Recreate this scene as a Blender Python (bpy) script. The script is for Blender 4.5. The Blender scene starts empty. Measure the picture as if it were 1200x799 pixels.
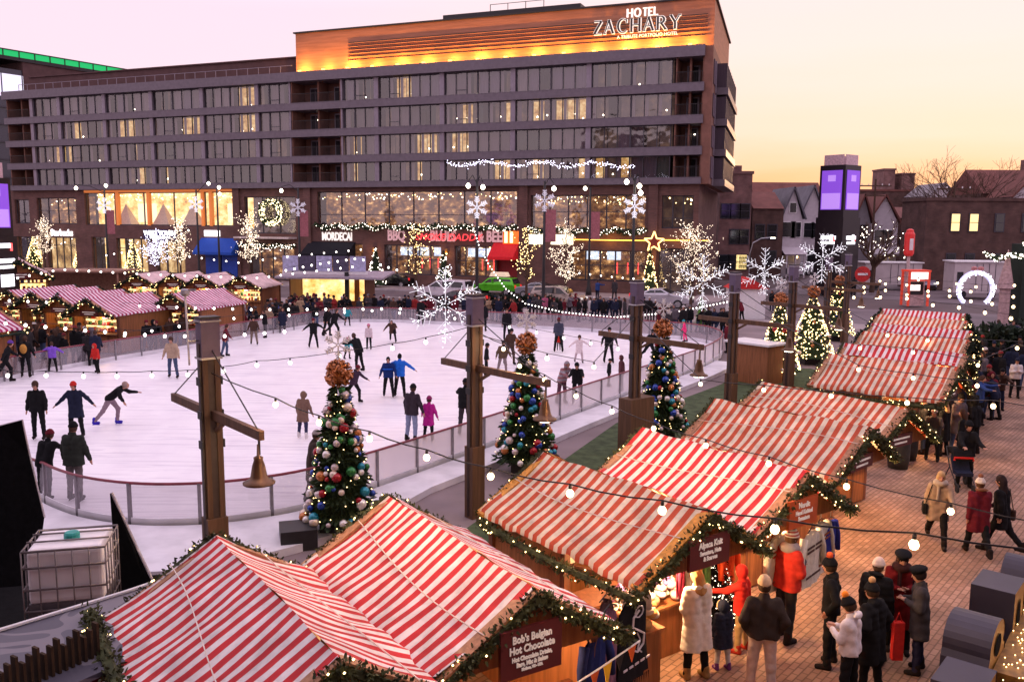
import bpy, math, random
import numpy as np
from mathutils import Vector, Matrix
random.seed(7)
PI = math.pi
scene = bpy.context.scene
COL = scene.collection
# ------------------------------------------------------------------ camera
H = 6.8; FPX = 1030.0; TH = math.radians(7.63); RHO = 0.007
F_ = Vector((0, math.cos(TH), -math.sin(TH))); R0 = Vector((1, 0, 0)); U0 = Vector((0, math.sin(TH), math.cos(TH)))
R_ = R0*math.cos(RHO) + U0*math.sin(RHO); U_ = -R0*math.sin(RHO) + U0*math.cos(RHO)
CAM = Vector((0, 0, H))
cd = bpy.data.cameras.new('camera'); cam = bpy.data.objects.new('camera', cd); COL.objects.link(cam)
cam.matrix_world = Matrix(((R_.x, U_.x, -F_.x, 0), (R_.y, U_.y, -F_.y, 0), (R_.z, U_.z, -F_.z, H), (0, 0, 0, 1)))
cd.sensor_width = 36; cd.sensor_fit = 'HORIZONTAL'; cd.lens = 36*FPX/1200; cd.clip_end = 3000; cd.clip_start = .1
scene.camera = cam
def ray(x, y): return F_*FPX + R_*(x-600) - U_*(y-399.5)
def atz(x, y, z=0.0):
    d = ray(x, y); return CAM + d*((z-H)/d.z)
def atY(x, y, Y):
    d = ray(x, y); return CAM + d*(Y/d.y)
def zat(x, y, p):
    """height of pixel row y above the ground point p (same distance)"""
    d = ray(x, y); return H + d.z*(p.y/d.y)
# ------------------------------------------------------------------ materials
def nmat(name):
    m = bpy.data.materials.new(name); m.use_nodes = True
    nt = m.node_tree; b = nt.nodes['Principled BSDF']
    return m, nt, b
MATS = {}
def mat(name, col, rough=.7, spec=.4, metal=0.0, var=.25, scale=6.0, bump=0.0, bscale=None, emit=None, es=0.0, stretch=None, alpha=1.0):
    if name in MATS: return MATS[name]
    m, nt, b = nmat(name)
    b.inputs['Roughness'].default_value = rough; b.inputs['Metallic'].default_value = metal
    b.inputs['Specular IOR Level'].default_value = spec
    b.inputs['Base Color'].default_value = (*col, 1)
    if var or bump:
        tc = nt.nodes.new('ShaderNodeTexCoord'); mp = nt.nodes.new('ShaderNodeMapping'); n = nt.nodes.new('ShaderNodeTexNoise')
        if stretch: mp.inputs['Scale'].default_value = stretch
        nt.links.new(tc.outputs['Object'], mp.inputs[0]); nt.links.new(mp.outputs[0], n.inputs['Vector'])
        n.inputs['Scale'].default_value = scale; n.inputs['Detail'].default_value = 4
        if var:
            r = nt.nodes.new('ShaderNodeMapRange'); r.inputs['From Min'].default_value = .3; r.inputs['From Max'].default_value = .7
            r.inputs['To Min'].default_value = 1-var; r.inputs['To Max'].default_value = 1+var
            nt.links.new(n.outputs['Fac'], r.inputs['Value'])
            v = nt.nodes.new('ShaderNodeVectorMath'); v.operation = 'SCALE'; v.inputs[0].default_value = col
            nt.links.new(r.outputs[0], v.inputs['Scale']); nt.links.new(v.outputs[0], b.inputs['Base Color'])
        if bump:
            n2 = n
            if bscale:
                n2 = nt.nodes.new('ShaderNodeTexNoise'); n2.inputs['Scale'].default_value = bscale; nt.links.new(mp.outputs[0], n2.inputs['Vector'])
            bp = nt.nodes.new('ShaderNodeBump'); bp.inputs['Strength'].default_value = bump; bp.inputs['Distance'].default_value = .02
            nt.links.new(n2.outputs['Fac'], bp.inputs['Height']); nt.links.new(bp.outputs[0], b.inputs['Normal'])
    if emit:
        b.inputs['Emission Color'].default_value = (*emit, 1); b.inputs['Emission Strength'].default_value = es
    m.cycles.emission_sampling = 'NONE'
    MATS[name] = m
    return m
def glow(name, col, s, sample=False):
    if name in MATS: return MATS[name]
    m, nt, b = nmat(name)
    b.inputs['Base Color'].default_value = (*[min(1, c)*.6 for c in col], 1)
    b.inputs['Emission Color'].default_value = (*col, 1); b.inputs['Emission Strength'].default_value = s
    m.cycles.emission_sampling = 'AUTO' if sample else 'NONE'
    MATS[name] = m; return m
def brick(name, c1, c2, mortar, sx=.22, sy=.075, msize=.01, rough=.85, plane='Z', rot=0.0, var=.35, bump=.3):
    """brick courses; plane Z = paving (x,y), plane W = a wall (horizontal run, z)"""
    m, nt, b = nmat(name); b.inputs['Roughness'].default_value = rough; b.inputs['Specular IOR Level'].default_value = .3
    tc = nt.nodes.new('ShaderNodeTexCoord'); sep = nt.nodes.new('ShaderNodeSeparateXYZ'); cb = nt.nodes.new('ShaderNodeCombineXYZ')
    br = nt.nodes.new('ShaderNodeTexBrick')
    mp = nt.nodes.new('ShaderNodeMapping'); mp.inputs['Rotation'].default_value = (0, 0, rot)
    nt.links.new(tc.outputs['Object'], mp.inputs[0]); nt.links.new(mp.outputs[0], sep.inputs[0])
    if plane == 'Z':
        nt.links.new(sep.outputs['X'], cb.inputs['X']); nt.links.new(sep.outputs['Y'], cb.inputs['Y'])
    else:
        a = nt.nodes.new('ShaderNodeMath'); a.operation = 'ADD'
        nt.links.new(sep.outputs['X'], a.inputs[0]); nt.links.new(sep.outputs['Y'], a.inputs[1])
        nt.links.new(a.outputs[0], cb.inputs['X']); nt.links.new(sep.outputs['Z'], cb.inputs['Y'])
    nt.links.new(cb.outputs[0], br.inputs['Vector'])
    br.inputs['Scale'].default_value = 1; br.inputs['Brick Width'].default_value = sx; br.inputs['Row Height'].default_value = sy
    br.inputs['Mortar Size'].default_value = msize; br.inputs['Color1'].default_value = (*c1, 1); br.inputs['Color2'].default_value = (*c2, 1); br.inputs['Mortar'].default_value = (*mortar, 1)
    n = nt.nodes.new('ShaderNodeTexNoise'); n.inputs['Scale'].default_value = .8; n.inputs['Detail'].default_value = 5
    nt.links.new(tc.outputs['Object'], n.inputs['Vector'])
    r = nt.nodes.new('ShaderNodeMapRange'); r.inputs['From Min'].default_value = .3; r.inputs['From Max'].default_value = .7; r.inputs['To Min'].default_value = 1-var; r.inputs['To Max'].default_value = 1+var
    nt.links.new(n.outputs['Fac'], r.inputs['Value'])
    v = nt.nodes.new('ShaderNodeVectorMath'); v.operation = 'SCALE'
    nt.links.new(br.outputs['Color'], v.inputs[0]); nt.links.new(r.outputs[0], v.inputs['Scale']); nt.links.new(v.outputs[0], b.inputs['Base Color'])
    bp = nt.nodes.new('ShaderNodeBump'); bp.inputs['Strength'].default_value = bump; bp.inputs['Distance'].default_value = .01; bp.invert = True
    nt.links.new(br.outputs['Fac'], bp.inputs['Height']); nt.links.new(bp.outputs[0], b.inputs['Normal'])
    MATS[name] = m; return m
def stripe_mat(name, red, white, period, duty=.5, axis='X', var=.15, wrinkle=.4, dirt=.12):
    """cloth with stripes across local axis; noise stains, wrinkles in the bump"""
    m, nt, b = nmat(name); b.inputs['Roughness'].default_value = .75; b.inputs['Specular IOR Level'].default_value = .25
    tc = nt.nodes.new('ShaderNodeTexCoord'); sep = nt.nodes.new('ShaderNodeSeparateXYZ'); nt.links.new(tc.outputs['Object'], sep.inputs[0])
    nz = nt.nodes.new('ShaderNodeTexNoise'); nz.inputs['Scale'].default_value = 1.3; nt.links.new(tc.outputs['Object'], nz.inputs['Vector'])
    w = nt.nodes.new('ShaderNodeMath'); w.operation = 'MULTIPLY_ADD'; w.inputs[1].default_value = period*.35; nt.links.new(nz.outputs['Fac'], w.inputs[0]); nt.links.new(sep.outputs[axis], w.inputs[2])
    d = nt.nodes.new('ShaderNodeMath'); d.operation = 'DIVIDE'; d.inputs[1].default_value = period; nt.links.new(w.outputs[0], d.inputs[0])
    fr = nt.nodes.new('ShaderNodeMath'); fr.operation = 'FRACT'; nt.links.new(d.outputs[0], fr.inputs[0])
    cr = nt.nodes.new('ShaderNodeValToRGB'); cr.color_ramp.interpolation = 'LINEAR'
    e = cr.color_ramp.elements; e[0].position = 0; e[0].color = (*red, 1); e[1].position = duty-.02; e[1].color = (*red, 1)
    for p, c in ((duty+.02, white), (.98, white), (1.0, red)):
        q = e.new(p); q.color = (*c, 1)
    nt.links.new(fr.outputs[0], cr.inputs[0])
    n = nt.nodes.new('ShaderNodeTexNoise'); n.inputs['Scale'].default_value = 2.2; n.inputs['Detail'].default_value = 8; n.inputs['Roughness'].default_value = .65; nt.links.new(tc.outputs['Object'], n.inputs['Vector'])
    r = nt.nodes.new('ShaderNodeMapRange'); r.inputs['From Min'].default_value = .35; r.inputs['From Max'].default_value = .65; r.inputs['To Min'].default_value = 1-dirt*2; r.inputs['To Max'].default_value = 1.06
    nt.links.new(n.outputs['Fac'], r.inputs['Value'])
    v = nt.nodes.new('ShaderNodeVectorMath'); v.operation = 'SCALE'; nt.links.new(cr.outputs[0], v.inputs[0]); nt.links.new(r.outputs[0], v.inputs['Scale']); nt.links.new(v.outputs[0], b.inputs['Base Color'])
    n3 = nt.nodes.new('ShaderNodeTexNoise'); n3.inputs['Scale'].default_value = 3.5; n3.inputs['Detail'].default_value = 3; nt.links.new(tc.outputs['Object'], n3.inputs['Vector'])
    bp = nt.nodes.new('ShaderNodeBump'); bp.inputs['Strength'].default_value = wrinkle; bp.inputs['Distance'].default_value = .05
    nt.links.new(n3.outputs['Fac'], bp.inputs['Height']); nt.links.new(bp.outputs[0], b.inputs['Normal'])
    MATS[name] = m; return m
# ------------------------------------------------------------------ mesh builder
class MB:
    def __init__(s): s.v = []; s.f = []; s.m = []; s.mats = []; s.cur = 0
    def use(s, m):
        if m not in s.mats: s.mats.append(m)
        s.cur = s.mats.index(m); return s
    def add(s, vs, fs):
        o = len(s.v); s.v += [tuple(v) for v in vs]
        for f in fs: s.f.append(tuple(i+o for i in f)); s.m.append(s.cur)
        return s
    def box(s, c, d, rz=0.0, M=None):
        hx, hy, hz = d[0]/2, d[1]/2, d[2]/2; ca, sa = math.cos(rz), math.sin(rz); vs = []
        for z in (-hz, hz):
            for x, y in ((-hx, -hy), (hx, -hy), (hx, hy), (-hx, hy)):
                vs.append((c[0]+x*ca-y*sa, c[1]+x*sa+y*ca, c[2]+z))
        if M: vs = [M @ Vector(v) for v in vs]
        return s.add(vs, [(3, 2, 1, 0), (4, 5, 6, 7), (0, 1, 5, 4), (1, 2, 6, 5), (2, 3, 7, 6), (3, 0, 4, 7)])
    def span(s, x0, x1, y0, y1, z0, z1): return s.box(((x0+x1)/2, (y0+y1)/2, (z0+z1)/2), (abs(x1-x0), abs(y1-y0), abs(z1-z0)))
    def beam(s, a, b, w, h, up=Vector((0, 0, 1))):
        a, b = Vector(a), Vector(b); d = (b-a).normalized(); x = d.cross(up)
        if x.length < 1e-4: x = Vector((1, 0, 0))
        x.normalize(); y = x.cross(d); vs = []
        for p in (a, b):
            for i, j in ((-1, -1), (1, -1), (1, 1), (-1, 1)): vs.append(p + x*(w/2*i) + y*(h/2*j))
        return s.add(vs, [(3, 2, 1, 0), (4, 5, 6, 7), (0, 1, 5, 4), (1, 2, 6, 5), (2, 3, 7, 6), (3, 0, 4, 7)])
    def tube(s, pts, r, n=8, cap=True):
        pts = [Vector(p) for p in pts]; rs = r if isinstance(r, (list, tuple)) else [r]*len(pts); vs = []; fs = []
        d0 = (pts[1]-pts[0]).normalized(); x = d0.orthogonal().normalized()
        for i, p in enumerate(pts):
            d = (pts[min(i+1, len(pts)-1)] - pts[max(i-1, 0)]).normalized()
            x = (x - d*x.dot(d)); x = x.normalized() if x.length > 1e-5 else d.orthogonal().normalized(); y = d.cross(x)
            for k in range(n):
                a = 2*PI*k/n; vs.append(p + (x*math.cos(a) + y*math.sin(a))*rs[i])
        for i in range(len(pts)-1):
            for k in range(n):
                k2 = (k+1) % n; fs.append((i*n+k, i*n+k2, (i+1)*n+k2, (i+1)*n+k))
        if cap: fs.append(tuple(range(n-1, -1, -1))); fs.append(tuple((len(pts)-1)*n+k for k in range(n)))
        return s.add(vs, fs)
    def lathe(s, c, prof, n=16):
        vs = []; fs = []
        for r, z in prof:
            for k in range(n):
                a = 2*PI*k/n; vs.append((c[0]+r*math.cos(a), c[1]+r*math.sin(a), c[2]+z))
        for i in range(len(prof)-1):
            for k in range(n):
                k2 = (k+1) % n; fs.append((i*n+k, i*n+k2, (i+1)*n+k2, (i+1)*n+k))
        fs.append(tuple(range(n-1, -1, -1))); fs.append(tuple((len(prof)-1)*n+k for k in range(n)))
        return s.add(vs, fs)
    def ball(s, c, r, n=8, m=6, sc=(1, 1, 1)):
        vs = [(c[0], c[1], c[2]-r*sc[2])]; fs = []
        for i in range(1, m):
            t = PI*i/m
            for k in range(n):
                a = 2*PI*k/n; vs.append((c[0]+r*sc[0]*math.sin(t)*math.cos(a), c[1]+r*sc[1]*math.sin(t)*math.sin(a), c[2]-r*sc[2]*math.cos(t)))
        vs.append((c[0], c[1], c[2]+r*sc[2])); L = len(vs)-1
        for k in range(n):
            k2 = (k+1) % n; fs.append((0, 1+k2, 1+k)); fs.append((L, L-n+k, L-n+k2))
            for i in range(m-2): fs.append((1+i*n+k, 1+i*n+k2, 1+(i+1)*n+k2, 1+(i+1)*n+k))
        return s.add(vs, fs)
    def prism(s, poly, a, b):
        """poly: list of 3d points (planar); extruded by vector b-a"""
        d = Vector(b)-Vector(a); p = [Vector(q) for q in poly]; n = len(p)
        return s.add(p + [q+d for q in p], [tuple(range(n-1, -1, -1)), tuple(range(n, 2*n))] + [(i, (i+1) % n, n+(i+1) % n, n+i) for i in range(n)])
    def quad(s, *p): return s.add(p, [tuple(range(len(p)))])
    def build(s, name, m=None, parent=None, smooth=False, loc=None, rz=0.0):
        me = bpy.data.meshes.new(name); me.from_pydata(s.v, [], s.f)
        ms = s.mats if s.mats else [m]
        for q in ms: me.materials.append(q)
        if s.mats: me.polygons.foreach_set('material_index', s.m)
        if smooth: me.polygons.foreach_set('use_smooth', [True]*len(me.polygons))
        me.update()
        o = bpy.data.objects.new(name, me); COL.objects.link(o)
        if parent: o.parent = parent
        if loc is not None: o.location = loc
        o.rotation_euler[2] = rz
        return o
def tag(o, label=None, cat=None, group=None, kind=None):
    if label: o['label'] = label
    if cat: o['category'] = cat
    if group: o['group'] = group
    if kind: o['kind'] = kind
    return o
def thing(name, label, cat, loc=(0, 0, 0), rz=0.0, group=None):
    o = bpy.data.objects.new(name, None); COL.objects.link(o); o.location = loc; o.rotation_euler = (0, 0, rz); o.empty_display_size = .1
    return tag(o, label, cat, group)
KIDS = {}
def kids(o):
    return [c for c in bpy.data.objects if c.parent is o] if o.name not in KIDS else KIDS[o.name]
def copy_tree(o, loc=None, rz=None, label=None, group=None, scale=None, swap=None):
    ch = KIDS.get(o.name)
    if ch is None: ch = [c for c in bpy.data.objects if c.parent is o]; KIDS[o.name] = ch
    c = o.copy(); COL.objects.link(c)
    if loc is not None: c.location = loc
    if rz is not None: c.rotation_euler = (0, 0, rz)
    if scale is not None: c.scale = (scale,)*3 if not isinstance(scale, tuple) else scale
    if label: c['label'] = label
    if group: c['group'] = group
    for k in ch:
        k2 = copy_tree(k); k2.parent = c
        if swap and k.name.split('.')[0] in swap:
            for sl, mm in enumerate(swap[k.name.split('.')[0]]):
                if sl < len(k2.material_slots) and mm: k2.material_slots[sl].link = 'OBJECT'; k2.material_slots[sl].material = mm
    return c
def text(name, body, m, parent, loc, size, rot=(PI/2, 0, 0), ext=.02, xs=1.0, off=0.0, align='CENTER', shear=0.0, space=1.0):
    c = bpy.data.curves.new(name, 'FONT'); c.body = body; c.size = size; c.extrude = ext; c.align_x = align; c.align_y = 'CENTER'; c.offset = off; c.shear = shear
    c.space_character = space; c.resolution_u = 3
    c.materials.append(m); t = bpy.data.objects.new(name, c); me = bpy.data.meshes.new_from_object(t); bpy.data.objects.remove(t); bpy.data.curves.remove(c)
    o = bpy.data.objects.new(name, me); COL.objects.link(o); o.parent = parent; o.location = loc; o.rotation_euler = rot; o.scale = (xs, 1, 1)
    return o
def structure(name, mb, m=None, **k):
    return tag(mb.build(name, m, **k), kind='structure')
def lamp(name, loc, e, col=(1, .72, .42), r=.08, typ='POINT'):
    l = bpy.data.lights.new(name, typ); l.energy = e; l.color = col
    if typ == 'POINT': l.shadow_soft_size = r
    o = bpy.data.objects.new(name, l); COL.objects.link(o); o.location = loc; return o
# ------------------------------------------------------------------ render settings, sky
scene.view_settings.view_transform = 'Standard'; scene.view_settings.look = 'None'; scene.view_settings.exposure = 0.18
scene.render.engine = 'CYCLES'
scene.cycles.use_denoising = True; scene.cycles.max_bounces = 5; scene.cycles.diffuse_bounces = 2; scene.cycles.glossy_bounces = 2
scene.cycles.transparent_max_bounces = 10; scene.cycles.transmission_bounces = 3; scene.cycles.sample_clamp_indirect = 4; scene.cycles.caustics_reflective = False; scene.cycles.caustics_refractive = False
w = bpy.data.worlds.new('World'); scene.world = w; w.use_nodes = True; nt = w.node_tree
for n in list(nt.nodes): nt.nodes.remove(n)
SUN_AZ = math.radians(27)      # clockwise from +Y, towards +X
def wn(t, **k):
    n = nt.nodes.new(t)
    for a, b in k.items(): setattr(n, a, b)
    return n
out = wn('ShaderNodeOutputWorld'); add = wn('ShaderNodeAddShader')
sky = wn('ShaderNodeTexSky', sky_type='NISHITA', sun_disc=False, sun_elevation=math.radians(1.5), sun_rotation=SUN_AZ)
b1 = wn('ShaderNodeBackground'); b1.inputs[1].default_value = .006; nt.links.new(sky.outputs[0], b1.inputs[0])
tc = wn('ShaderNodeTexCoord'); nrm = wn('ShaderNodeVectorMath', operation='NORMALIZE'); nt.links.new(tc.outputs['Generated'], nrm.inputs[0])
sep = wn('ShaderNodeSeparateXYZ'); nt.links.new(nrm.outputs[0], sep.inputs[0])
dt = wn('ShaderNodeVectorMath', operation='DOT_PRODUCT'); dt.inputs[1].default_value = (math.sin(SUN_AZ), math.cos(SUN_AZ), .02); nt.links.new(nrm.outputs[0], dt.inputs[0])
# cloud streaks
mp = wn('ShaderNodeMapping'); mp.inputs['Scale'].default_value = (1.2, 1.2, 9); nt.links.new(nrm.outputs[0], mp.inputs[0])
cn = wn('ShaderNodeTexNoise'); cn.inputs['Scale'].default_value = 2.6; cn.inputs['Detail'].default_value = 6; nt.links.new(mp.outputs[0], cn.inputs['Vector'])
# elevation ramp away from the sunset
def ramp(stops):
    r = wn('ShaderNodeValToRGB'); e = r.color_ramp.elements
    e[0].position = stops[0][0]; e[0].color = (*stops[0][1], 1); e[1].position = stops[-1][0]; e[1].color = (*stops[-1][1], 1)
    for p, c in stops[1:-1]: q = e.new(p); q.color = (*c, 1)
    return r
ez = wn('ShaderNodeMath', operation='MULTIPLY_ADD'); ez.inputs[1].default_value = .075; nt.links.new(cn.outputs['Fac'], ez.inputs[0])
nt.links.new(sep.outputs['Z'], ez.inputs[2])
cool = ramp([(0.0, (.88, .65, .70)), (.09, (.90, .65, .71)), (.25, (.84, .63, .73)), (.5, (1.0, .80, 1.0)), (1, (1.0, .82, 1.0))])
warm = ramp([(.0, (1.0, .40, .14)), (.045, (1.0, .43, .17)), (.065, (1.0, .46, .21)), (.09, (.98, .56, .33)), (.13, (.97, .65, .50)), (.22, (.94, .69, .63)), (.34, (.84, .67, .71)), (.5, (1.0, .80, .98)), (1, (1.0, .82, 1.0))])
nt.links.new(ez.outputs[0], cool.inputs[0]); nt.links.new(ez.outputs[0], warm.inputs[0])
am = wn('ShaderNodeMapRange', interpolation_type='SMOOTHSTEP'); am.inputs['From Min'].default_value = .72; am.inputs['From Max'].default_value = .985; nt.links.new(dt.outputs['Value'], am.inputs['Value'])
mx = wn('ShaderNodeMixRGB'); nt.links.new(am.outputs[0], mx.inputs[0]); nt.links.new(cool.outputs[0], mx.inputs[1]); nt.links.new(warm.outputs[0], mx.inputs[2])
b2 = wn('ShaderNodeBackground'); b2.inputs[1].default_value = 1.12; nt.links.new(mx.outputs[0], b2.inputs[0])
nt.links.new(b1.outputs[0], add.inputs[0]); nt.links.new(b2.outputs[0], add.inputs[1]); nt.links.new(add.outputs[0], out.inputs[0])
sd = bpy.data.lights.new('sun', 'SUN'); sd.energy = .6; sd.angle = math.radians(6); sd.color = (1, .55, .28)
so = bpy.data.objects.new('sun', sd); COL.objects.link(so)
so.rotation_euler = Vector((-math.sin(SUN_AZ)*math.cos(.035), -math.cos(SUN_AZ)*math.cos(.035), -math.sin(.035))).to_track_quat('-Z', 'Y').to_euler()
# ------------------------------------------------------------------ palette
M_purple = mat('spandrel_metal', (.135, .112, .138), .45, .5, .2, .12, 3)
M_column = mat('column_metal', (.24, .205, .25), .45, .5, .2, .1, 3)
M_frame = mat('window_frame', (.05, .045, .06), .4, .5, .3, .1)
M_brickred = brick('brick_hotel', (.15, .072, .060), (.11, .055, .047), (.12, .075, .07), .4, .1, .012, plane='W', var=.22)
M_terra = mat('terracotta_cladding', (.36, .15, .085), .7, .3, 0, .2, 1.2, .3, 14, stretch=(.3, .3, 4))
M_dark = mat('dark_metal', (.02, .018, .02), .5, .5, .2, .2)
M_black = mat('black_cloth', (.005, .005, .006), .9, .08, 0, .3, 9, .4)
M_white = mat('white_paint', (.75, .73, .74), .5, .4, 0, .06, 5)
M_steel = mat('steel', (.45, .45, .48), .35, .5, .8, .1)
M_iceapron = mat('apron_white', (.70, .68, .72), .6, .4, 0, .16, 1.4, .15)
def glass_mat(name, fac, col=(1, 1, 1)):
    m = bpy.data.materials.new(name); m.use_nodes = True; nt = m.node_tree
    for n in list(nt.nodes): nt.nodes.remove(n)
    o = nt.nodes.new('ShaderNodeOutputMaterial'); mx = nt.nodes.new('ShaderNodeMixShader'); t = nt.nodes.new('ShaderNodeBsdfTransparent'); g = nt.nodes.new('ShaderNodeBsdfGlossy')
    t.inputs[0].default_value = (*col, 1); g.inputs['Roughness'].default_value = .06; mx.inputs[0].default_value = fac
    n = nt.nodes.new('ShaderNodeTexNoise'); n.inputs['Scale'].default_value = .6; bp = nt.nodes.new('ShaderNodeBump'); bp.inputs['Strength'].default_value = .15; bp.inputs['Distance'].default_value = .3
    tc = nt.nodes.new('ShaderNodeTexCoord'); nt.links.new(tc.outputs['Object'], n.inputs['Vector']); nt.links.new(n.outputs['Fac'], bp.inputs['Height']); nt.links.new(bp.outputs[0], g.inputs['Normal'])
    nt.links.new(t.outputs[0], mx.inputs[1]); nt.links.new(g.outputs[0], mx.inputs[2]); nt.links.new(mx.outputs[0], o.inputs[0]); return m
M_glass = glass_mat('window_glass', .17)
M_plexi = glass_mat('plexi', .12, (.86, .84, .86))
_nt = M_plexi.node_tree; _d = _nt.nodes.new('ShaderNodeBsdfDiffuse'); _d.inputs[0].default_value = (.5, .45, .5, 1); _m = _nt.nodes.new('ShaderNodeMixShader'); _m.inputs[0].default_value = .28
_o = [n for n in _nt.nodes if n.type == 'OUTPUT_MATERIAL'][0]; _s = _o.inputs[0].links[0].from_socket; _nt.links.new(_s, _m.inputs[1]); _nt.links.new(_d.outputs[0], _m.inputs[2]); _nt.links.new(_m.outputs[0], _o.inputs[0])
M_board = M_plexi.copy(); [n for n in M_board.node_tree.nodes if n.type == 'BSDF_DIFFUSE'][0].inputs[0].default_value = (.82, .74, .76, 1); [n for n in M_board.node_tree.nodes if n.type == 'MIX_SHADER'][-1].inputs[0].default_value = .62
def room(name, cols, s, scale=1.6, detail=5, stretch=(1, 1, 1)):
    """a lit interior: shelves, people, lamps seen as light and dark clumps"""
    m, nt, b = nmat(name)
    tc = nt.nodes.new('ShaderNodeTexCoord'); mp = nt.nodes.new('ShaderNodeMapping'); mp.inputs['Scale'].default_value = stretch
    n = nt.nodes.new('ShaderNodeTexNoise'); n.inputs['Scale'].default_value = scale; n.inputs['Detail'].default_value = detail; n.inputs['Roughness'].default_value = .7
    nt.links.new(tc.outputs['Object'], mp.inputs[0]); nt.links.new(mp.outputs[0], n.inputs['Vector'])
    cr = nt.nodes.new('ShaderNodeValToRGB'); e = cr.color_ramp.elements; k = len(cols)
    e[0].position = .32; e[0].color = (*cols[0], 1); e[1].position = .68; e[1].color = (*cols[-1], 1)
    for i in range(1, k-1): q = e.new(.32+.36*i/(k-1)); q.color = (*cols[i], 1)
    nt.links.new(n.outputs['Fac'], cr.inputs[0]); nt.links.new(cr.outputs[0], b.inputs['Emission Color']); b.inputs['Emission Strength'].default_value = s
    b.inputs['Base Color'].default_value = (.1, .06, .04, 1); m.cycles.emission_sampling = 'NONE'; MATS[name] = m; return m
M_roomdark = room('room_dim', [(.004, .004, .005), (.02, .013, .012), (.09, .05, .03)], 1.0, 1.2)
M_roomwarm = room('room_warm', [(.25, .10, .03), (.7, .38, .12), (1, .72, .35)], .8, 1.5)
M_bar = room('restaurant_interior', [(.01, .006, .005), (.05, .02, .012), (.22, .09, .03), (1.0, .55, .22)], 1.1, 1.1, 7, (1, 1, 1.6))
M_shop = room('bright_shop_interior', [(.35, .13, .03), (1.0, .5, .12), (1.0, .72, .3), (1.3, 1.05, .7)], 1.3, .8, 6, (1, 1, 1.3))
M_shop2 = room('shop_interior', [(.05, .03, .015), (.5, .28, .1), (1.0, .72, .35)], 1.0, .9, 6, (1.4, 1.4, .8))
M_tv = room('tv_screens', [(.3, .4, .7), (.7, .8, 1), (1, 1, 1)], 1.2, 2.5, 4)
CURT = [mat('curtain_%d' % i, c, .9, .1, 0, .15, 2, .3, None, stretch=(8, 8, .3)) for i, c in enumerate([(.075, .058, .075), (.12, .09, .115), (.04, .036, .045), (.018, .02, .022), (.035, .05, .045), (.17, .13, .155), (.11, .08, .13)])]
M_lamp = glow('lamp_glass', (1.0, .86, .66), 9)
M_fairyw = glow('fairy_white', (1.0, .86, .72), 7)
M_fairyy = glow('fairy_warm', (1.0, .68, .28), 6)
M_fairyb = glow('fairy_cool', (.80, .76, 1.0), 6)
M_leaf = mat('fir_needles', (.028, .05, .022), .8, .3, 0, .5, 7)
M_leafd = mat('yew_needles', (.018, .032, .018), .8, .3, 0, .5, 7)
M_bark = mat('bark', (.09, .055, .04), .9, .2, 0, .3, 9, .4)
# ------------------------------------------------------------------ setting
P0 = atz(750, 345, 0); T = ray(-1990, 246); T.z = 0; T.normalize()     # T runs along the hotel front, to its far left end
HRZ = math.atan2(-T.y, -T.x)                                           # hotel local +X = towards its right corner, -Y = street side
NRM = Vector((T.y, -T.x, 0)) if Vector((T.y, -T.x, 0)).y < 0 else Vector((-T.y, T.x, 0))
def HW(x, y, z=0): return P0 - T*x - NRM*y + Vector((0, 0, z))
def ground_poly(name, pts, z, m, kind='structure'):
    mb = MB(); mb.add([(p[0], p[1], z) for p in pts], [tuple(range(len(pts)))]); o = mb.build(name, m); return tag(o, kind=kind)
M_asph = mat('asphalt', (.15, .115, .125), .75, .4, 0, .25, .35, .25, 25)
M_plaza = mat('plaza_concrete', (.22, .17, .175), .8, .3, 0, .22, .5, .2, 20)
M_side = brick('sidewalk_slabs', (.36, .29, .29), (.32, .26, .26), (.2, .16, .16), 1.5, 1.5, .03, rot=HRZ, var=.15)
M_pave = brick('brick_paving', (.33, .20, .145), (.24, .135, .095), (.15, .09, .062), .24, .11, .012, rot=math.radians(-50), var=.42, bump=.5)
ground_poly('ground', [(-900, -60), (900, -60), (900, 1500), (-900, 1500)], -.16, mat('earth', (.12, .09, .09), .9, .2, 0, .3, .05))
ground_poly('plaza_ground', [(-110, -8), (34, -8), (40, 44), HW(34, -21)[:2], HW(-110, -21)[:2]], 0, M_plaza)
rd = MB()
rd.add([HW(-140, -19.2, -.12), HW(60, -19.2, -.12), HW(60, -5.2, -.12), HW(-140, -5.2, -.12)], [(0, 1, 2, 3)])
structure('road', rd, M_asph)
def hslab(mb, x0, x1, y0, y1, z0, z1):
    p = [HW(x0, y0, z0), HW(x1, y0, z0), HW(x1, y1, z0), HW(x0, y1, z0), HW(x0, y0, z1), HW(x1, y0, z1), HW(x1, y1, z1), HW(x0, y1, z1)]
    mb.add(p, [(3, 2, 1, 0), (4, 5, 6, 7), (0, 1, 5, 4), (1, 2, 6, 5), (2, 3, 7, 6), (3, 0, 4, 7)])
s2 = MB(); hslab(s2, -140, 8.5, -5.2, 2, -.14, .02); structure('sidewalk', s2, M_side)
s3 = MB(); hslab(s3, -140, 30, -22.5, -19.2, -.14, .03); structure('sidewalk_rink_side', s3, M_side)
k = MB(); hslab(k, -140, 8.5, -5.38, -5.2, -.14, .035); hslab(k, -140, 30, -19.2, -19.02, -.14, .045); structure('kerb', k, mat('kerb_stone', (.4, .35, .36), .8, .3, 0, .15, 2))
mk = MB()
for i in range(28):
    x = -130+i*9.0; mk.add([HW(x, -12.3, -.115), HW(x+3, -12.3, -.115), HW(x+3, -12.15, -.115), HW(x, -12.15, -.115)], [(0, 1, 2, 3)])
structure('road_markings', mk, mat('road_paint', (.7, .66, .6), .7, .3, 0, .2, 3))
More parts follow.
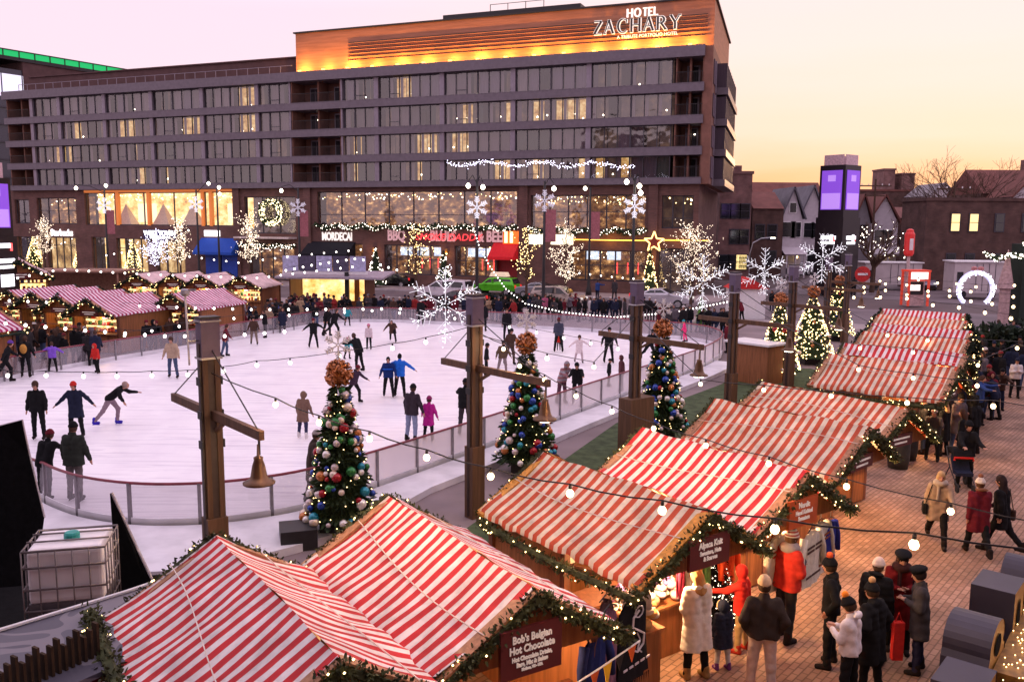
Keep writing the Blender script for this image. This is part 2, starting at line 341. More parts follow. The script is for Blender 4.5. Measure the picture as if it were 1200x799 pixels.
# cross street and lots to the right
ground_poly('side_street', [(44, 76), (240, 70), (260, 108), (40, 118), (26, 92)], -.135, M_asph)
ground_poly('parking_lot', [(34, 30), (150, 30), (160, 72), (46, 73), (36, 54)], .012, mat('lot_concrete', (.27, .2, .2), .75, .3, 0, .22, .25, .15, 12))
mk = MB()
for i in range(7):
    y = 60+i*1.6; mk.add([(38+i*.7, y, .02), (95, y+2.5, .02), (95, y+2.62, .02), (38+i*.7, y+.12, .02)], [(0, 1, 2, 3)])
structure('lot_markings', mk, MATS['road_paint'])
ground_poly('brick_walkway', [(-4, -6), (16, -6), (26, 34), (31, 47), (19.5, 46), (12.6, 31), (8.6, 24.2), (3.2, 17), (-2, 11.6), (-6, 9)], .008, M_pave)
ground_poly('turf_strip', [(-1.6, 17.6), (.0, 16.4), (6, 22.5), (12.2, 30.0), (15.5, 36), (14.3, 41.5), (11.9, 41.5), (8.6, 36.6), (3.6, 29.6)], .012, mat('green_turf', (.06, .085, .04), .9, .2, 0, .35, 3, .4, 60))
# ---- rink
front = [(44, 539), (64, 549), (100, 560), (160, 567), (220, 567), (279, 563), (355, 552), (428, 532), (519, 504), (597, 480), (649, 462), (735, 435), (802, 415)]
RZ = 1.1
fr = [atz(x, y, RZ) for x, y in front]
right = [Vector((9.4, 41.6, 0)), Vector((10.7, 44.4, 0)), Vector((11.4, 47.2, 0)), Vector((11.1, 49.6, 0)), Vector((9.9, 51.2, 0))]
back = [atz(x, y, RZ) for x, y in [(758, 376), (692, 370), (620, 367), (560, 365), (500, 362), (425, 360)]]
left = [Vector((-11.9, 58.1, 0)), Vector((-13.4, 54.6, 0)), Vector((-15.2, 50.4, 0)), Vector((-16.84, 46.3, 0)), Vector((-18.6, 43.0, 0)), Vector((-19.94, 39.88, 0)), Vector((-20.84, 37.4, 0)), Vector((-21.6, 33.5, 0)), Vector((-21.4, 29.5, 0)), Vector((-20, 26.3, 0)), Vector((-17.5, 24.0, 0)), Vector((-14.3, 22.4, 0))]
LOOP = [Vector((p.x, p.y, 0)) for p in fr+right+back+left]
def smooth_loop(pts, n=3):
    for _ in range(n-1):
        q = []
        for i in range(len(pts)):
            a, b = pts[i], pts[(i+1) % len(pts)]; q += [a*.75+b*.25, a*.25+b*.75]
        pts = q
    return pts
RINK = smooth_loop(LOOP, 3)
m_ice, nt, b = nmat('ice'); b.inputs['Roughness'].default_value = .28; b.inputs['Specular IOR Level'].default_value = .35
tc = nt.nodes.new('ShaderNodeTexCoord'); mp = nt.nodes.new('ShaderNodeMapping'); mp.inputs['Scale'].default_value = (1, .35, 1); mp.inputs['Rotation'].default_value = (0, 0, .6)
n1 = nt.nodes.new('ShaderNodeTexNoise'); n1.inputs['Scale'].default_value = .5; n1.inputs['Detail'].default_value = 8; n1.inputs['Roughness'].default_value = .7
cr = nt.nodes.new('ShaderNodeValToRGB'); cr.color_ramp.elements[0].position = .3; cr.color_ramp.elements[0].color = (.84, .80, .86, 1); cr.color_ramp.elements[1].position = .7; cr.color_ramp.elements[1].color = (.96, .94, .96, 1)
nt.links.new(tc.outputs['Object'], mp.inputs[0]); nt.links.new(mp.outputs[0], n1.inputs[0]); nt.links.new(n1.outputs['Fac'], cr.inputs[0])
prev = cr.outputs[0]
for ang, sc_, amt in ((.5, 5, .34), (1.35, 7, .28), (-.4, 6, .28), (2.2, 9, .22)):     # skate cuts
    m2 = nt.nodes.new('ShaderNodeMapping'); m2.inputs['Rotation'].default_value = (0, 0, ang); m2.inputs['Scale'].default_value = (.06, 1, 1); n4 = nt.nodes.new('ShaderNodeTexNoise'); n4.inputs['Scale'].default_value = sc_; n4.inputs['Detail'].default_value = 3; n4.inputs['Distortion'].default_value = .6
    r4 = nt.nodes.new('ShaderNodeMapRange'); r4.inputs['From Min'].default_value = .60; r4.inputs['From Max'].default_value = .64; r4.inputs['To Max'].default_value = amt
    x4 = nt.nodes.new('ShaderNodeMixRGB'); x4.inputs[2].default_value = (.46, .42, .52, 1)
    nt.links.new(tc.outputs['Object'], m2.inputs[0]); nt.links.new(m2.outputs[0], n4.inputs['Vector']); nt.links.new(n4.outputs['Fac'], r4.inputs['Value']); nt.links.new(r4.outputs[0], x4.inputs[0]); nt.links.new(prev, x4.inputs[1]); prev = x4.outputs[0]
nt.links.new(prev, b.inputs['Base Color'])
n2 = nt.nodes.new('ShaderNodeTexNoise'); n2.inputs['Scale'].default_value = 3; n2.inputs['Detail'].default_value = 6; rr = nt.nodes.new('ShaderNodeMapRange'); rr.inputs['To Min'].default_value = .2; rr.inputs['To Max'].default_value = .6
nt.links.new(mp.outputs[0], n2.inputs[0]); nt.links.new(n2.outputs['Fac'], rr.inputs['Value']); nt.links.new(rr.outputs[0], b.inputs['Roughness'])
ice = MB(); n = len(RINK)
ICE = .13
ice.add([(p.x, p.y, ICE) for p in RINK], [tuple(range(n))]); ice.add([(p.x, p.y, -.1) for p in RINK]+[(p.x, p.y, ICE) for p in RINK], [(i, (i+1) % n, n+(i+1) % n, n+i) for i in range(n)])
tag(ice.build('rink_ice', m_ice), kind='structure')
# snow scraped to the front of the rink and the white apron
def off(pts, i, d):
    a, b = pts[i-1], pts[(i+1) % len(pts)]; t = (b-a); t.z = 0; t.normalize(); nn = Vector((t.y, -t.x, 0))
    return pts[i] + nn*d
ap = MB(); LF = len(RINK); vs = []
idx = [i for i in range(LF) if RINK[i].y < 43 and RINK[i].x > -15]
idx = sorted(idx, key=lambda i: RINK[i].x)
o1 = []; 
for i in idx:
    p = RINK[i]; dd = 1.15 if p.x > -3 else 1.15 + min(1, (-3-p.x)/4)*1.5
    q = off(RINK, i, dd); r_ = off(RINK, i, .12); o1.append((r_, q))
vs = []
for a, c in o1: vs += [(a.x, a.y, .2), (c.x, c.y, .17), (c.x, c.y, -.05)]
fs = []
for i in range(len(o1)-1): fs += [(3*i, 3*i+1, 3*i+4, 3*i+3), (3*i+1, 3*i+2, 3*i+5, 3*i+4)]
ap.add(vs, fs); structure('rink_apron', ap, M_iceapron)
# dasher boards: one fence, with panels, posts, rail
db = thing('rink_barrier', 'low barrier of clear panels with a dark red top rail round the ice rink', 'barrier')
rail = MB(); pan = MB(); kick = MB()
pts = [p for p in RINK]; pts2 = [p+Vector((0, 0, RZ)) for p in pts]+[pts[0]+Vector((0, 0, RZ))]
FRONTI = [i for i in range(LF) if True]
rail.tube(pts2, .035, 6, False)
for i in range(LF):
    a, c = pts[i], pts[(i+1) % LF]; a2 = off(pts, i, .03); c2 = off(pts, (i+1) % LF, .03)
    pan.use(M_board if (a.x > -4.5 and a.y < 46) else M_plexi); pan.add([(a.x, a.y, .32), (c.x, c.y, .32), (c.x, c.y, RZ-.03), (a.x, a.y, RZ-.03)], [(0, 1, 2, 3)])
    kick.add([(a.x, a.y, .1), (c.x, c.y, .1), (c.x, c.y, .32), (a.x, a.y, .32), (a2.x, a2.y, .1), (c2.x, c2.y, .1), (c2.x, c2.y, .32), (a2.x, a2.y, .32)], [(0, 1, 2, 3), (7, 6, 5, 4), (3, 2, 6, 7)])
rail.build('rail', mat('rail_red', (.22, .03, .05), .45, .5), db, True)
pan.build('panel', M_plexi, db); kick.build('kickboard', M_iceapron, db)
acc = 0; nextp = 0; cnt = 0
pm = MB(); pm.box((0, 0, .55), (.07, .07, 1.1)); post0 = None
for i in range(LF):
    a, c = pts[i], pts[(i+1) % LF]; L = (c-a).length
    while nextp <= acc+L and cnt < 96:
        p = a.lerp(c, (nextp-acc)/L); t = c-a; rz = math.atan2(t.y, t.x)
        if post0 is None: post0 = pm.build('post', mat('post_grey', (.25, .23, .25), .5, .5, .4), db); q = post0
        else: q = post0.copy(); COL.objects.link(q); q.parent = db
        q.location = (p.x, p.y, 0); q.rotation_euler[2] = rz; nextp += 1.55 if p.y < 44 else 2.0; cnt += 1
    acc += L
# unseen block added behind the camera to shade near sides and darken reflections
vb = thing('shade_block', 'unseen tall brown brick block added behind the viewpoint for shade', 'building', (6, -30, 0)); mb = MB(); mb.span(-75, 70, 0, 24, 0, 26); mb.build('wall', M_brickred, vb); mb = MB(); mb.span(-75.5, 70.5, -.4, 24.4, 26, 26.8); mb.build('roof', M_dark, vb)
for i in range(5):
    for j in range(14): mb = MB(); mb.span(-70+j*10, -64+j*10, 23.9, 24.1, 3+i*4.6, 5.8+i*4.6); mb.build('window', M_frame, vb)
# ------------------------------------------------------------------ hotel
ht = thing('hotel_building', 'long five band hotel block with purple grey balconies bands over red brick shops and restaurants', 'hotel', P0, HRZ)
ht['label'] = 'long hotel block with purple grey storeys above red brick shops and restaurants'
def holed(mb, x0, x1, z0, z1, holes, y=0.0, depth=.5):
    xs = sorted({x0, x1} | {h[0] for h in holes} | {h[1] for h in holes}); zs = sorted({z0, z1} | {h[2] for h in holes} | {h[3] for h in holes})
    for i in range(len(xs)-1):
        for j in range(len(zs)-1):
            cx, cz = (xs[i]+xs[i+1])/2, (zs[j]+zs[j+1])/2
            if not (x0 < cx < x1 and z0 < cz < z1): continue
            if any(h[0] < cx < h[1] and h[2] < cz < h[3] for h in holes): continue
            mb.quad((xs[i], y, zs[j]), (xs[i+1], y, zs[j]), (xs[i+1], y, zs[j+1]), (xs[i], y, zs[j+1]))
    for h in holes:
        a, b_, c, d = h; Y = y+depth
        mb.quad((a, y, c), (a, y, d), (a, Y, d), (a, Y, c)); mb.quad((b_, y, d), (b_, y, c), (b_, Y, c), (b_, Y, d))
        mb.quad((a, y, d), (b_, y, d), (b_, Y, d), (a, Y, d)); mb.quad((b_, y, c), (a, y, c), (a, Y, c), (b_, Y, c))
core = MB(); core.span(-84, 4.2, 3.2, 26, 10.6, 23.0); core.span(-84, 5.0, 6.5, 26, 0, 10.6); core.build('core', M_dark, ht)
BANDS = [(10.55, 11.15), (13.22, 13.98), (16.07, 16.83), (18.97, 19.74), (22.05, 23.05)]
for i, (a, b_) in enumerate(BANDS):
    mb = MB(); pr = .55 if i < 4 else .75
    mb.span(-84.2, 5.6, -pr, 3.3, a, b_)
    if i < 4: mb.span(-84.2, 5.6, -pr-.02, -pr+.02, b_-.05, b_+.02)
    mb.build('spandrel', M_purple, ht)
ROWS = [(11.15, 13.22), (13.98, 16.07), (16.83, 18.97), (19.74, 22.05)]
CX = [-79.6, -74.9, -67.4, -60, -52.4, -44.6, -40.1, -33.4, -29.1, -21.3, -13.4, -5.5, 2.8]
for i, x in enumerate(CX):
    for (a, b_) in ROWS:
        pass
for x in CX[:-1]:
    wd = .5 if x not in (-40.1, -33.4) else .2
    for (a, b_) in ROWS: cm = MB(); cm.span(x-wd/2, x+wd/2, -.3, .15, a, b_); cm.build('column', M_column, ht)
rnd = random.Random(3)
LIT = {(9, 2), (10, 1), (10, 0), (10, 2), (9, 1), (11, 1), (11, 2), (11, 0)}
def bay(x0, x1, z0, z1, key):
    n = max(2, round((x1-x0)/1.3)); pw = (x1-x0)/n
    mb = MB(); mb.use(M_frame)
    for k in range(n+1):
        wd = .07 if k != n//2 else .16
        mb.span(x0+k*pw-wd/2, x0+k*pw+wd/2, -.05, .07, z0, z1)
    mb.span(x0, x1, -.05, .07, z0, z0+.08); mb.span(x0, x1, -.05, .07, z1-.08, z1)
    if rnd.random() < .4: mb.span(x0+pw, x0+2*pw, -.05, .07, z0+.5, z0+.56)
    mb.use(M_glass); mb.quad((x0, .02, z0), (x1, .02, z0), (x1, .02, z1), (x0, .02, z1))
    k = 0; prev = None; fl = key[1]
    while k < n:
        r = prev if prev is not None and rnd.random() < .5 and k != n//2 else rnd.random(); prev = r; a, b_ = x0+k*pw+.04, x0+(k+1)*pw-.04
        r = r+(.12 if fl < 2 and r > .3 else 0)
        litp = .24
        if key in LIT: litp = .45
        if r < litp:
            mb.use(M_roomwarm if rnd.random() < .6 else M_roomdark); mb.quad((a, 1.6, z0), (b_, 1.6, z0), (b_, 1.6, z1), (a, 1.6, z1))
            mb.use(CURT[5]); mb.quad((a, .2, z0), (a+.3, .26, z0), (a+.3, .26, z1), (a, .2, z1))
            if rnd.random() < .6: mb.use(M_lamp); mb.ball((a+rnd.uniform(.3, .9), 1.1, z0+rnd.uniform(.2, .8)), .08)
        elif r < .72:
            c = ([CURT[2], CURT[4], CURT[0]], [CURT[0], CURT[4], CURT[1]], [CURT[1], CURT[0], CURT[5]], [CURT[1], CURT[5], CURT[6]])[fl][int(r*977) % 3]; mb.use(c); q = 4
            for j in range(q):
                u0, u1 = a+(b_-a)*j/q, a+(b_-a)*(j+1)/q; ya, yb = (.22, .3) if j % 2 else (.3, .22)
                mb.quad((u0, ya, z0), (u1, yb, z0), (u1, yb, z1), (u0, ya, z1))
        else:
            mb.use(M_roomdark if rnd.random() < .5 else CURT[3]); mb.quad((a, 1.2, z0), (b_, 1.2, z0), (b_, 1.2, z1), (a, 1.2, z1))
            if rnd.random() < .5: mb.use(CURT[rnd.choice((0, 1, 4))]); mb.quad((a, .2, z0), (a+.45, .28, z0), (a+.45, .28, z1), (a, .2, z1))
        k += 1
    mb.build('window', None, ht)
for i in range(len(CX)-1):
    if i == 6: continue
    for j, (z0, z1) in enumerate(ROWS): bay(CX[i]+.27, CX[i+1]-.27, z0, z1, (i, j))
M_balc = mat('balcony_render', (.20, .095, .07), .8, .3, 0, .15, 2)
def balcony(x0, x1, z0, z1):
    mb = MB(); mb.use(M_balc); mb.span(x0, x1, 2.2, 2.4, z0, z1); mb.span(x0, x0+.12, -.2, 2.2, z0, z1); mb.span(x1-.12, x1, -.2, 2.2, z0, z1); mb.span((x0+x1)/2-.1, (x0+x1)/2+.1, 0.3, 2.2, z0, z1)
    for cx in ((x0*.75+x1*.25), (x0*.25+x1*.75)) if x1-x0 > 4 else ((x0+x1)/2,):
        mb.use(M_column); mb.span(cx-.7, cx+.7, 2.1, 2.22, z0, z0+1.95); mb.use(CURT[2]); mb.span(cx-.55, cx-.05, 2.04, 2.12, z0+.1, z0+1.8); mb.span(cx+.05, cx+.55, 2.04, 2.12, z0+.1, z0+1.8)
        if rnd.random() < .4: mb.use(M_lamp); mb.ball((cx+.4, 1.9, z0+1.3), .07)
    o = mb.build('balcony', None, ht)
    r = MB(); r.span(x0+.05, x1-.05, -.42, -.38, z0+.98, z0+1.03); r.span(x0+.05, x1-.05, -.42, -.38, z0+.08, z0+.11)
    k = x0+.1
    while k < x1: r.span(k-.012, k+.012, -.41, -.39, z0+.1, z0+1.0); k += .17
    r.build('railing', M_dark, o)
for (z0, z1) in ROWS: balcony(-39.95, -33.55, z0, z1); balcony(2.9, 5.5, z0, z1); balcony(-84, -79.9, z0, z1)
# right end: brick fin and the side face with its own bays
e = MB(); e.use(M_balc); e.span(5.5, 6.3, -.3, 24, 10.55, 23.0); e.build('end_wall', None, ht)
for j, (z0, z1) in enumerate(ROWS):
    mb = MB(); mb.use(CURT[1]); mb.span(6.3, 6.36, .6, 2.6, z0, z1-.1); mb.use(M_column); mb.span(6.3, 6.42, 2.6, 3.0, z0-.6, z1)
    mb.use(M_purple); mb.span(6.3, 7.5, 3.4, 20, z0-.65, z0); mb.use(CURT[0]); mb.span(6.3, 7.3, 3.6, 20, z0, z1-.05); mb.use(M_frame)
    for k in range(9): mb.span(7.28, 7.34, 3.6+k*1.9, 3.7+k*1.9, z0, z1-.05)
    mb.build('side_bay', None, ht)
# penthouse and sign wall
pt = MB(); pt.use(M_terra)
pt.span(-39.7, 6.2, .55, 22, 23.0, 27.35)
pt.build('penthouse_wall', None, ht)
lv = MB(); lv.use(M_terra)
for k in range(6): lv.beam((-32.9, .42, 24.05+k*.36), (5.6, .42, 24.05+k*.36), .12, .05)
lv.use(M_dark)
for k in range(6): lv.span(-32.9, 5.6, .535, .548, 24.10+k*.36, 24.2+k*.36)
lv.build('louvre', None, ht)
c = MB(); c.span(-39.9, 6.4, .35, 22.2, 27.35, 27.5); c.build('parapet_cap', M_dark, ht)
c = MB(); c.span(-83.5, -39.7, 3.0, 22, 23.0, 25.3); c.span(-83.5, -39.7, 2.8, 22.2, 25.3, 25.45); c.build('penthouse', mat('penthouse_brown', (.095, .05, .05), .8, .3, 0, .15, 1), ht)
c = MB(); c.span(-23.5, -8, 4.5, 12, 27.5, 28.9)
for k in range(4): c.span(-18+k*2-.03, -18+k*2+.03, 4.6, 4.66, 28.9, 29.6)
c.span(-18, -12, 4.6, 4.65, 29.55, 29.6); c.build('roof_plant_room', M_dark, ht)
rl = MB(); rl.span(-82, -40, .1, .14, 23.9, 23.95)
k = -82
while k < -40: rl.span(k-.03, k+.03, .1, .14, 23.05, 23.95); k += 1.5
rl.build('roof_railing', M_column, ht)
fx = MB()
for k in range(15):
    x = -38.5+k*3.05; fb = MB(); fb.box((0, 0, 0), (.35, .2, .16)); fb.build('floodlight', glow('flood_amber', (1, .45, .1), 4), ht, loc=(x, -.55, 23.14))
    lamp('wall_washer', HW(x, -.42, 23.35), random.uniform(380, 900), (1, .46, .08), .08)

# shops: brick wall with openings
HOLES = [(-84, -81.4, 6.3, 9.4), (-80, -73.2, 6.3, 9.6), (-71.7, -48.2, 6.2, 10.2), (-47, -39.9, 5.4, 9.6), (-37, -13, 6.2, 10.1), (-11.5, .3, 6.2, 9.6), (1.9, 4.9, 6.4, 9.5),
         (-84, -79.6, .5, 4.6), (-78.6, -73.6, .4, 4.6), (-70.9, -68.5, .4, 4.7), (-66.8, -61.8, .4, 4.6), (-60.5, -56, .4, 4.3), (-46.6, -40.2, .1, 4.3), (-37.6, -31.2, .3, 4.4), (-28.5, -21.6, 1.2, 4.4), (-20, -15.4, 1.2, 4.4), (-15.2, -12.9, .1, 4.4), (-11.4, -9, .1, 4.5), (-7.2, .4, 1.2, 4.2), (1.7, 5.2, .1, 4.5)]
HOLES[17] = (-7.2, .4, 1.2, 4.2)
wl = MB(); holed(wl, -86, 5.4, 0, 10.55, HOLES, 0, .7)
wl.quad((5.4, 0, 0), (5.4, 24, 0), (5.4, 24, 10.55), (5.4, 0, 10.55))
wl.build('wall', M_brickred, ht)
for x in (-48.0, -38.2, -12.2, 1.1): pl = MB(); pl.span(x-.45, x+.45, -.28, 0, 0, 10.55); pl.build('pilaster', M_brickred, ht)
def opening(h, m, panes=4, bulbs=0, dy=2.6, trans=0):
    x0, x1, z0, z1 = h; mb = MB(); mb.use(M_frame)
    for k in range(panes+1):
        x = x0+(x1-x0)*k/panes; mb.span(x-.06, x+.06, .3, .42, z0, z1)
    mb.span(x0, x1, .3, .42, z0, z0+.12); mb.span(x0, x1, .3, .42, z1-.1, z1)
    if trans: mb.span(x0, x1, .31, .41, z0+(z1-z0)*trans, z0+(z1-z0)*trans+.07)
    mb.use(m); mb.quad((x0-.5, dy, z0-.2), (x1+.5, dy, z0-.2), (x1+.5, dy, z1+.2), (x0-.5, dy, z1+.2))
    mb.use(M_glass); mb.quad((x0, .36, z0), (x1, .36, z0), (x1, .36, z1), (x0, .36, z1))
    if bulbs:
        for k in range(bulbs):
            mb.use(rnd.choice((M_fairyw, M_fairyy))); mb.ball((rnd.uniform(x0, x1), rnd.uniform(.8, 2.3), z1-rnd.uniform(.15, .9)), rnd.uniform(.04, .09), 5, 4)
    return mb
specs = [(0, M_roomdark, 2, 3, 0), (1, M_bar, 4, 8, .5), (2, M_shop, 5, 60, 0), (3, M_roomdark, 3, 5, .4), (4, M_bar, 8, 90, .35), (5, M_bar, 6, 50, .5), (6, M_roomdark, 3, 8, .3),
         (7, M_shop2, 3, 4, .7), (8, M_shop2, 4, 4, .75), (9, M_shop, 2, 0, .75), (10, M_shop2, 4, 6, .7), (11, M_shop2, 3, 4, .7), (12, M_bar, 4, 10, .6), (13, M_bar, 4, 6, .6), (14, M_bar, 5, 10, .5), (15, M_bar, 4, 10, .5), (16, M_dark, 2, 0, 0), (17, None, 0, 0, 0), (18, M_bar, 5, 8, .5), (19, M_roomdark, 3, 3, .5)]
specs[17] = (17, M_shop2, 2, 0, 0)
for i, m, p, nb, tr in specs:
    if i in (16, 17): continue
    mb = opening(HOLES[i], m, p, nb, 2.6, tr)
    if i in (14, 15, 18):
        h = HOLES[i]; mb.use(M_tv)
        for k in range(3):
            if i == 18 and k == 2: continue
            x = h[0]+(h[1]-h[0])*(.12+.3*k); mb.span(x, x+1.4, 2.2, 2.3, 3.2, 4.1)
        mb.use(glow('neon_red', (1, .05, .05), 3))
        for k in range(3): x = h[0]+(h[1]-h[0])*(.6+.14*k); mb.span(x, x+.09, .9, .95, 1.9, 3.0)
    if i == 2:
        mb.use(mat('canvas_tent', (.7, .5, .35), .8, .2, 0, .15))
        for x in (-66.5, -60.5, -56):
            w_ = 1.3; mb.add([(x-w_, 1.0, 6.3), (x+w_, 1.0, 6.3), (x, 1.6, 8.9), (x-w_, 2.4, 6.3), (x+w_, 2.4, 6.3), (x-w_*.42, 1.35, 7.7), (x+w_*.42, 1.35, 7.7)], [(0, 1, 6, 5), (5, 6, 2), (1, 4, 2, 6), (3, 0, 5, 2)])
        mb.use(glow('canvas_lit', (1, .82, .5), 1.3))
        for x in (-63.8, -49.8): mb.span(x-1.5, x+1.5, 2.3, 2.4, 6.6, 8.9)
    mb.build('window', None, ht)
d = MB(); d.use(glow('yellow_door_glow', (1.0, .55, .02), .8)); d.quad((-11.4, .5, .1), (-9, .5, .1), (-9, .5, 4.5), (-11.4, .5, 4.5)); d.use(mat('orange_door', (.5, .16, .02), .5)); d.span(-10.9, -9.9, .4, .48, .1, 2.6); d.use(M_frame); d.span(-9.8, -9.7, .35, .45, .1, 4.5); d.build('door', None, ht)
d = MB(); d.span(-15.2, -12.9, .5, .6, .1, 4.4); d.build('door', mat('red_door', (.25, .01, .015), .5), ht)
# large lit window frame, orange lining
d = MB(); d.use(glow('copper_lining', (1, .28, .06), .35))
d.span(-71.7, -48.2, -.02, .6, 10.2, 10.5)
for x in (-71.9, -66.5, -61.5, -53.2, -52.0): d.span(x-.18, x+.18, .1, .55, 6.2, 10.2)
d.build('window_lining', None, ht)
for o_ in list(bpy.data.objects):
    if (o_.parent is ht) and o_.type == 'MESH':
        for v_ in o_.data.vertices:
            if v_.co.x+o_.location.x > 4 and v_.co.y > 0: v_.co.x -= .085*v_.co.y
# awnings
def awning(name, x0, x1, z0, z1, depth, m, label):
    t = MB(); t.add([(x0, -.02, z1), (x1, -.02, z1), (x1, -depth, z0), (x0, -depth, z0), (x0, -.02, z0), (x1, -.02, z0), (x0, -depth, z0-.3), (x1, -depth, z0-.3), (x0, -.02, z0-.3), (x1, -.02, z0-.3)], [(0, 3, 2, 1), (0, 4, 3), (1, 2, 5), (3, 6, 7, 2), (4, 8, 6, 3), (2, 7, 9, 5)])
    o = t.build(name, m, None, loc=P0, rz=HRZ); return tag(o, label, 'awning')
awning('awning', -38.1, -32.1, 3.3, 4.6, 1.9, mat('awning_black', (.012, .012, .018), .8, .2, 0, .1), 'black awning under the narrow white lettering left of the restaurant')
awning('awning', -53.4, -47.8, 3.2, 4.8, 1.6, mat('awning_blue', (.012, .07, .42), .7, .3, 0, .1), 'blue awning over a shop entrance')
awning('awning', -15.5, -12.7, 3.4, 4.8, 1.7, mat('awning_red', (.5, .01, .02), .7, .3, 0, .1, emit=(1, .02, .02), es=.12), 'bright red awning under the orange lit end of the restaurant sign')
bd = MB(); bd.span(-52.6, -50.4, -.35, -.2, .05, 3.0); bd.span(-50.2, -48.0, -.35, -.2, .05, 2.9); tag(bd.build('shop_door', mat('blue_panel', (.01, .05, .35), .6), None, loc=P0, rz=HRZ), 'blue painted shop front panels below the blue awning', 'shopfront')
cn_ = MB(); cn_.span(-47.4, -39.8, -1.6, 0, 4.85, 5.05); tag(cn_.build('canopy', mat('canopy_light', (.6, .52, .5), .5), None, loc=P0, rz=HRZ), 'thin pale flat canopy over the doors below the big wreath', 'canopy')
# signs
def sign(name, label): return thing(name, label, 'sign', P0, HRZ)
M_lw = glow('letter_white', (1, .90, .85), .75); M_lb = glow('letter_bright', (1, .95, .98), 2.2); M_lred = glow('letter_red', (1, .05, .06), 1.6)
LET = {'H': [(0, 0, 0, 1, 1), (.62, 0, .62, 1, 1), (0, .5, .62, .5, 0)], 'O': 'O', 'T': [(.31, 0, .31, 1, 1), (0, .97, .62, .97, 0)], 'E': [(0, 0, 0, 1, 1), (0, .97, .5, .97, 0), (0, .5, .4, .5, 0), (0, .03, .52, .03, 0)],
       'L': [(0, 0, 0, 1, 1), (0, .03, .5, .03, 0)], 'Z': [(0, .97, .6, .97, 0), (.58, .95, .03, .05, 1), (0, .03, .6, .03, 0)], 'A': [(0, 0, .33, 1, 0), (.33, 1, .68, 0, 1), (.13, .35, .52, .35, 0)],
       'C': 'C', 'R': [(0, 0, 0, 1, 1), (.25, .48, .6, 0, 1), 'P'], 'Y': [(.33, 0, .33, .48, 1), (.33, .48, 0, 1, 1), (.33, .48, .66, 1, 0)]}
def serif_word(par, word, x, z, h, gap, m, y=-.05, th=.16, tn=.055, name='lettering'):
    mb = MB()
    def bar(x0, z0, x1, z1, t): mb.beam((x+x0*h, y, z+z0*h), (x+x1*h, y, z+z1*h), t*h, .12, Vector((0, 1, 0)))
    for ch in word:
        L = LET[ch]; segs = []
        if ch == 'O': 
            for k in range(20): a, b_ = 2*PI*k/20, 2*PI*(k+1)/20; segs.append((.4+.38*math.cos(a), .5+.5*math.sin(a), .4+.38*math.cos(b_), .5+.5*math.sin(b_), abs(math.cos((a+b_)/2))))
            wd = .8
        elif ch == 'C':
            for k in range(15): a, b_ = .7+(2*PI-1.4)*k/15, .7+(2*PI-1.4)*(k+1)/15; segs.append((.4+.38*math.cos(a), .5+.5*math.sin(a), .4+.38*math.cos(b_), .5+.5*math.sin(b_), max(0, -math.cos((a+b_)/2))))
            segs.append((.68, .7, .68, .98, 0)); wd = .72
        else:
            for q in L:
                if q == 'P':
                    for k in range(8): a, b_ = PI/2-PI*k/8, PI/2-PI*(k+1)/8; segs.append((.22+.25*math.cos(a), .735+.235*math.sin(a), .22+.25*math.cos(b_), .735+.235*math.sin(b_), abs(math.cos((a+b_)/2))))
                    segs += [(0, .97, .22, .97, 0), (0, .5, .22, .5, 0)]
                else:
                    segs.append(q)
                    x0, z0, x1, z1, t = q
                    for (sx, sz) in ((x0, z0), (x1, z1)):
                        if abs(z0-z1) > .3 and sz in (0, 1): segs.append((sx-.12, .02 if sz == 0 else .98, sx+.12, .02 if sz == 0 else .98, -1))
            wd = max(max(q[0], q[2]) for q in segs)-.1
        for s_ in segs: bar(s_[0], s_[1], s_[2], s_[3], tn*.8 if s_[4] < 0 else tn+(th-tn)*s_[4])
        x += (wd+gap)*h
    return mb.build(name, m, par), x
sg = sign('hotel_sign', 'large rooftop sign of serif letters reading HOTEL ZACHARY on the glowing orange wall')
M_sdark = mat('sign_dark', (.02, .02, .03), .4)
for (wd_, x, z, h, g) in (('HOTEL', -1.95, 26.15, .72, .30), ('ZACHARY', -5.2, 24.75, 1.25, .34)):
    serif_word(sg, wd_, x, z, h, g, M_lw, y=.18, th=.26, tn=.15, name='letter_halo')
    if wd_ == 'ZACHARY': serif_word(sg, wd_, x, z, h, g, M_sdark, y=.08, th=.15, tn=.055)
text('small_lettering', 'A TRIBUTE PORTFOLIO HOTEL', M_lw, sg, (.0, .1, 24.35), .42, (PI/2, 0, 0), .02)
sg = sign('restaurant_sign', 'narrow white letters reading MORDECAI on the brick wall'); text('lettering', 'MORDECAI', M_lw, sg, (-34.4, -.12, 5.15), 1.25, (PI/2, 0, 0), .05, .62, .035)
sg = sign('barbecue_sign', 'long sign reading BBQ BLUES and BEER with red neon script across it')
for s_, x in (('BBQ', -26.9), ('BLUES', -21.3), ('& BEER', -15.6)): text('lettering', s_, mat('letter_pink', (.6, .35, .38), .5, emit=(1, .6, .6), es=.25), sg, (x, -.12, 5.35), 1.55, (PI/2, 0, 0), .06, .72, .05)
text('neon_script', 'SMOKE DADDY', M_lred, sg, (-20.6, -.4, 5.25), 1.0, (PI/2, 0, 0), .03, 1.1, -.005, shear=.2)
mb = MB(); mb.span(-14.4, -12.5, -.25, -.05, 4.7, 6.0); mb.build('glowing_box', glow('sign_orange', (1, .16, .02), 1.0), sg); mb = MB(); mb.span(-14.2, -13.9, -.32, -.25, 4.8, 5.95); mb.span(-13.6, -13.3, -.32, -.25, 4.8, 5.95); mb.build('bar', glow('sign_yel', (1, .7, .3), 3), sg)
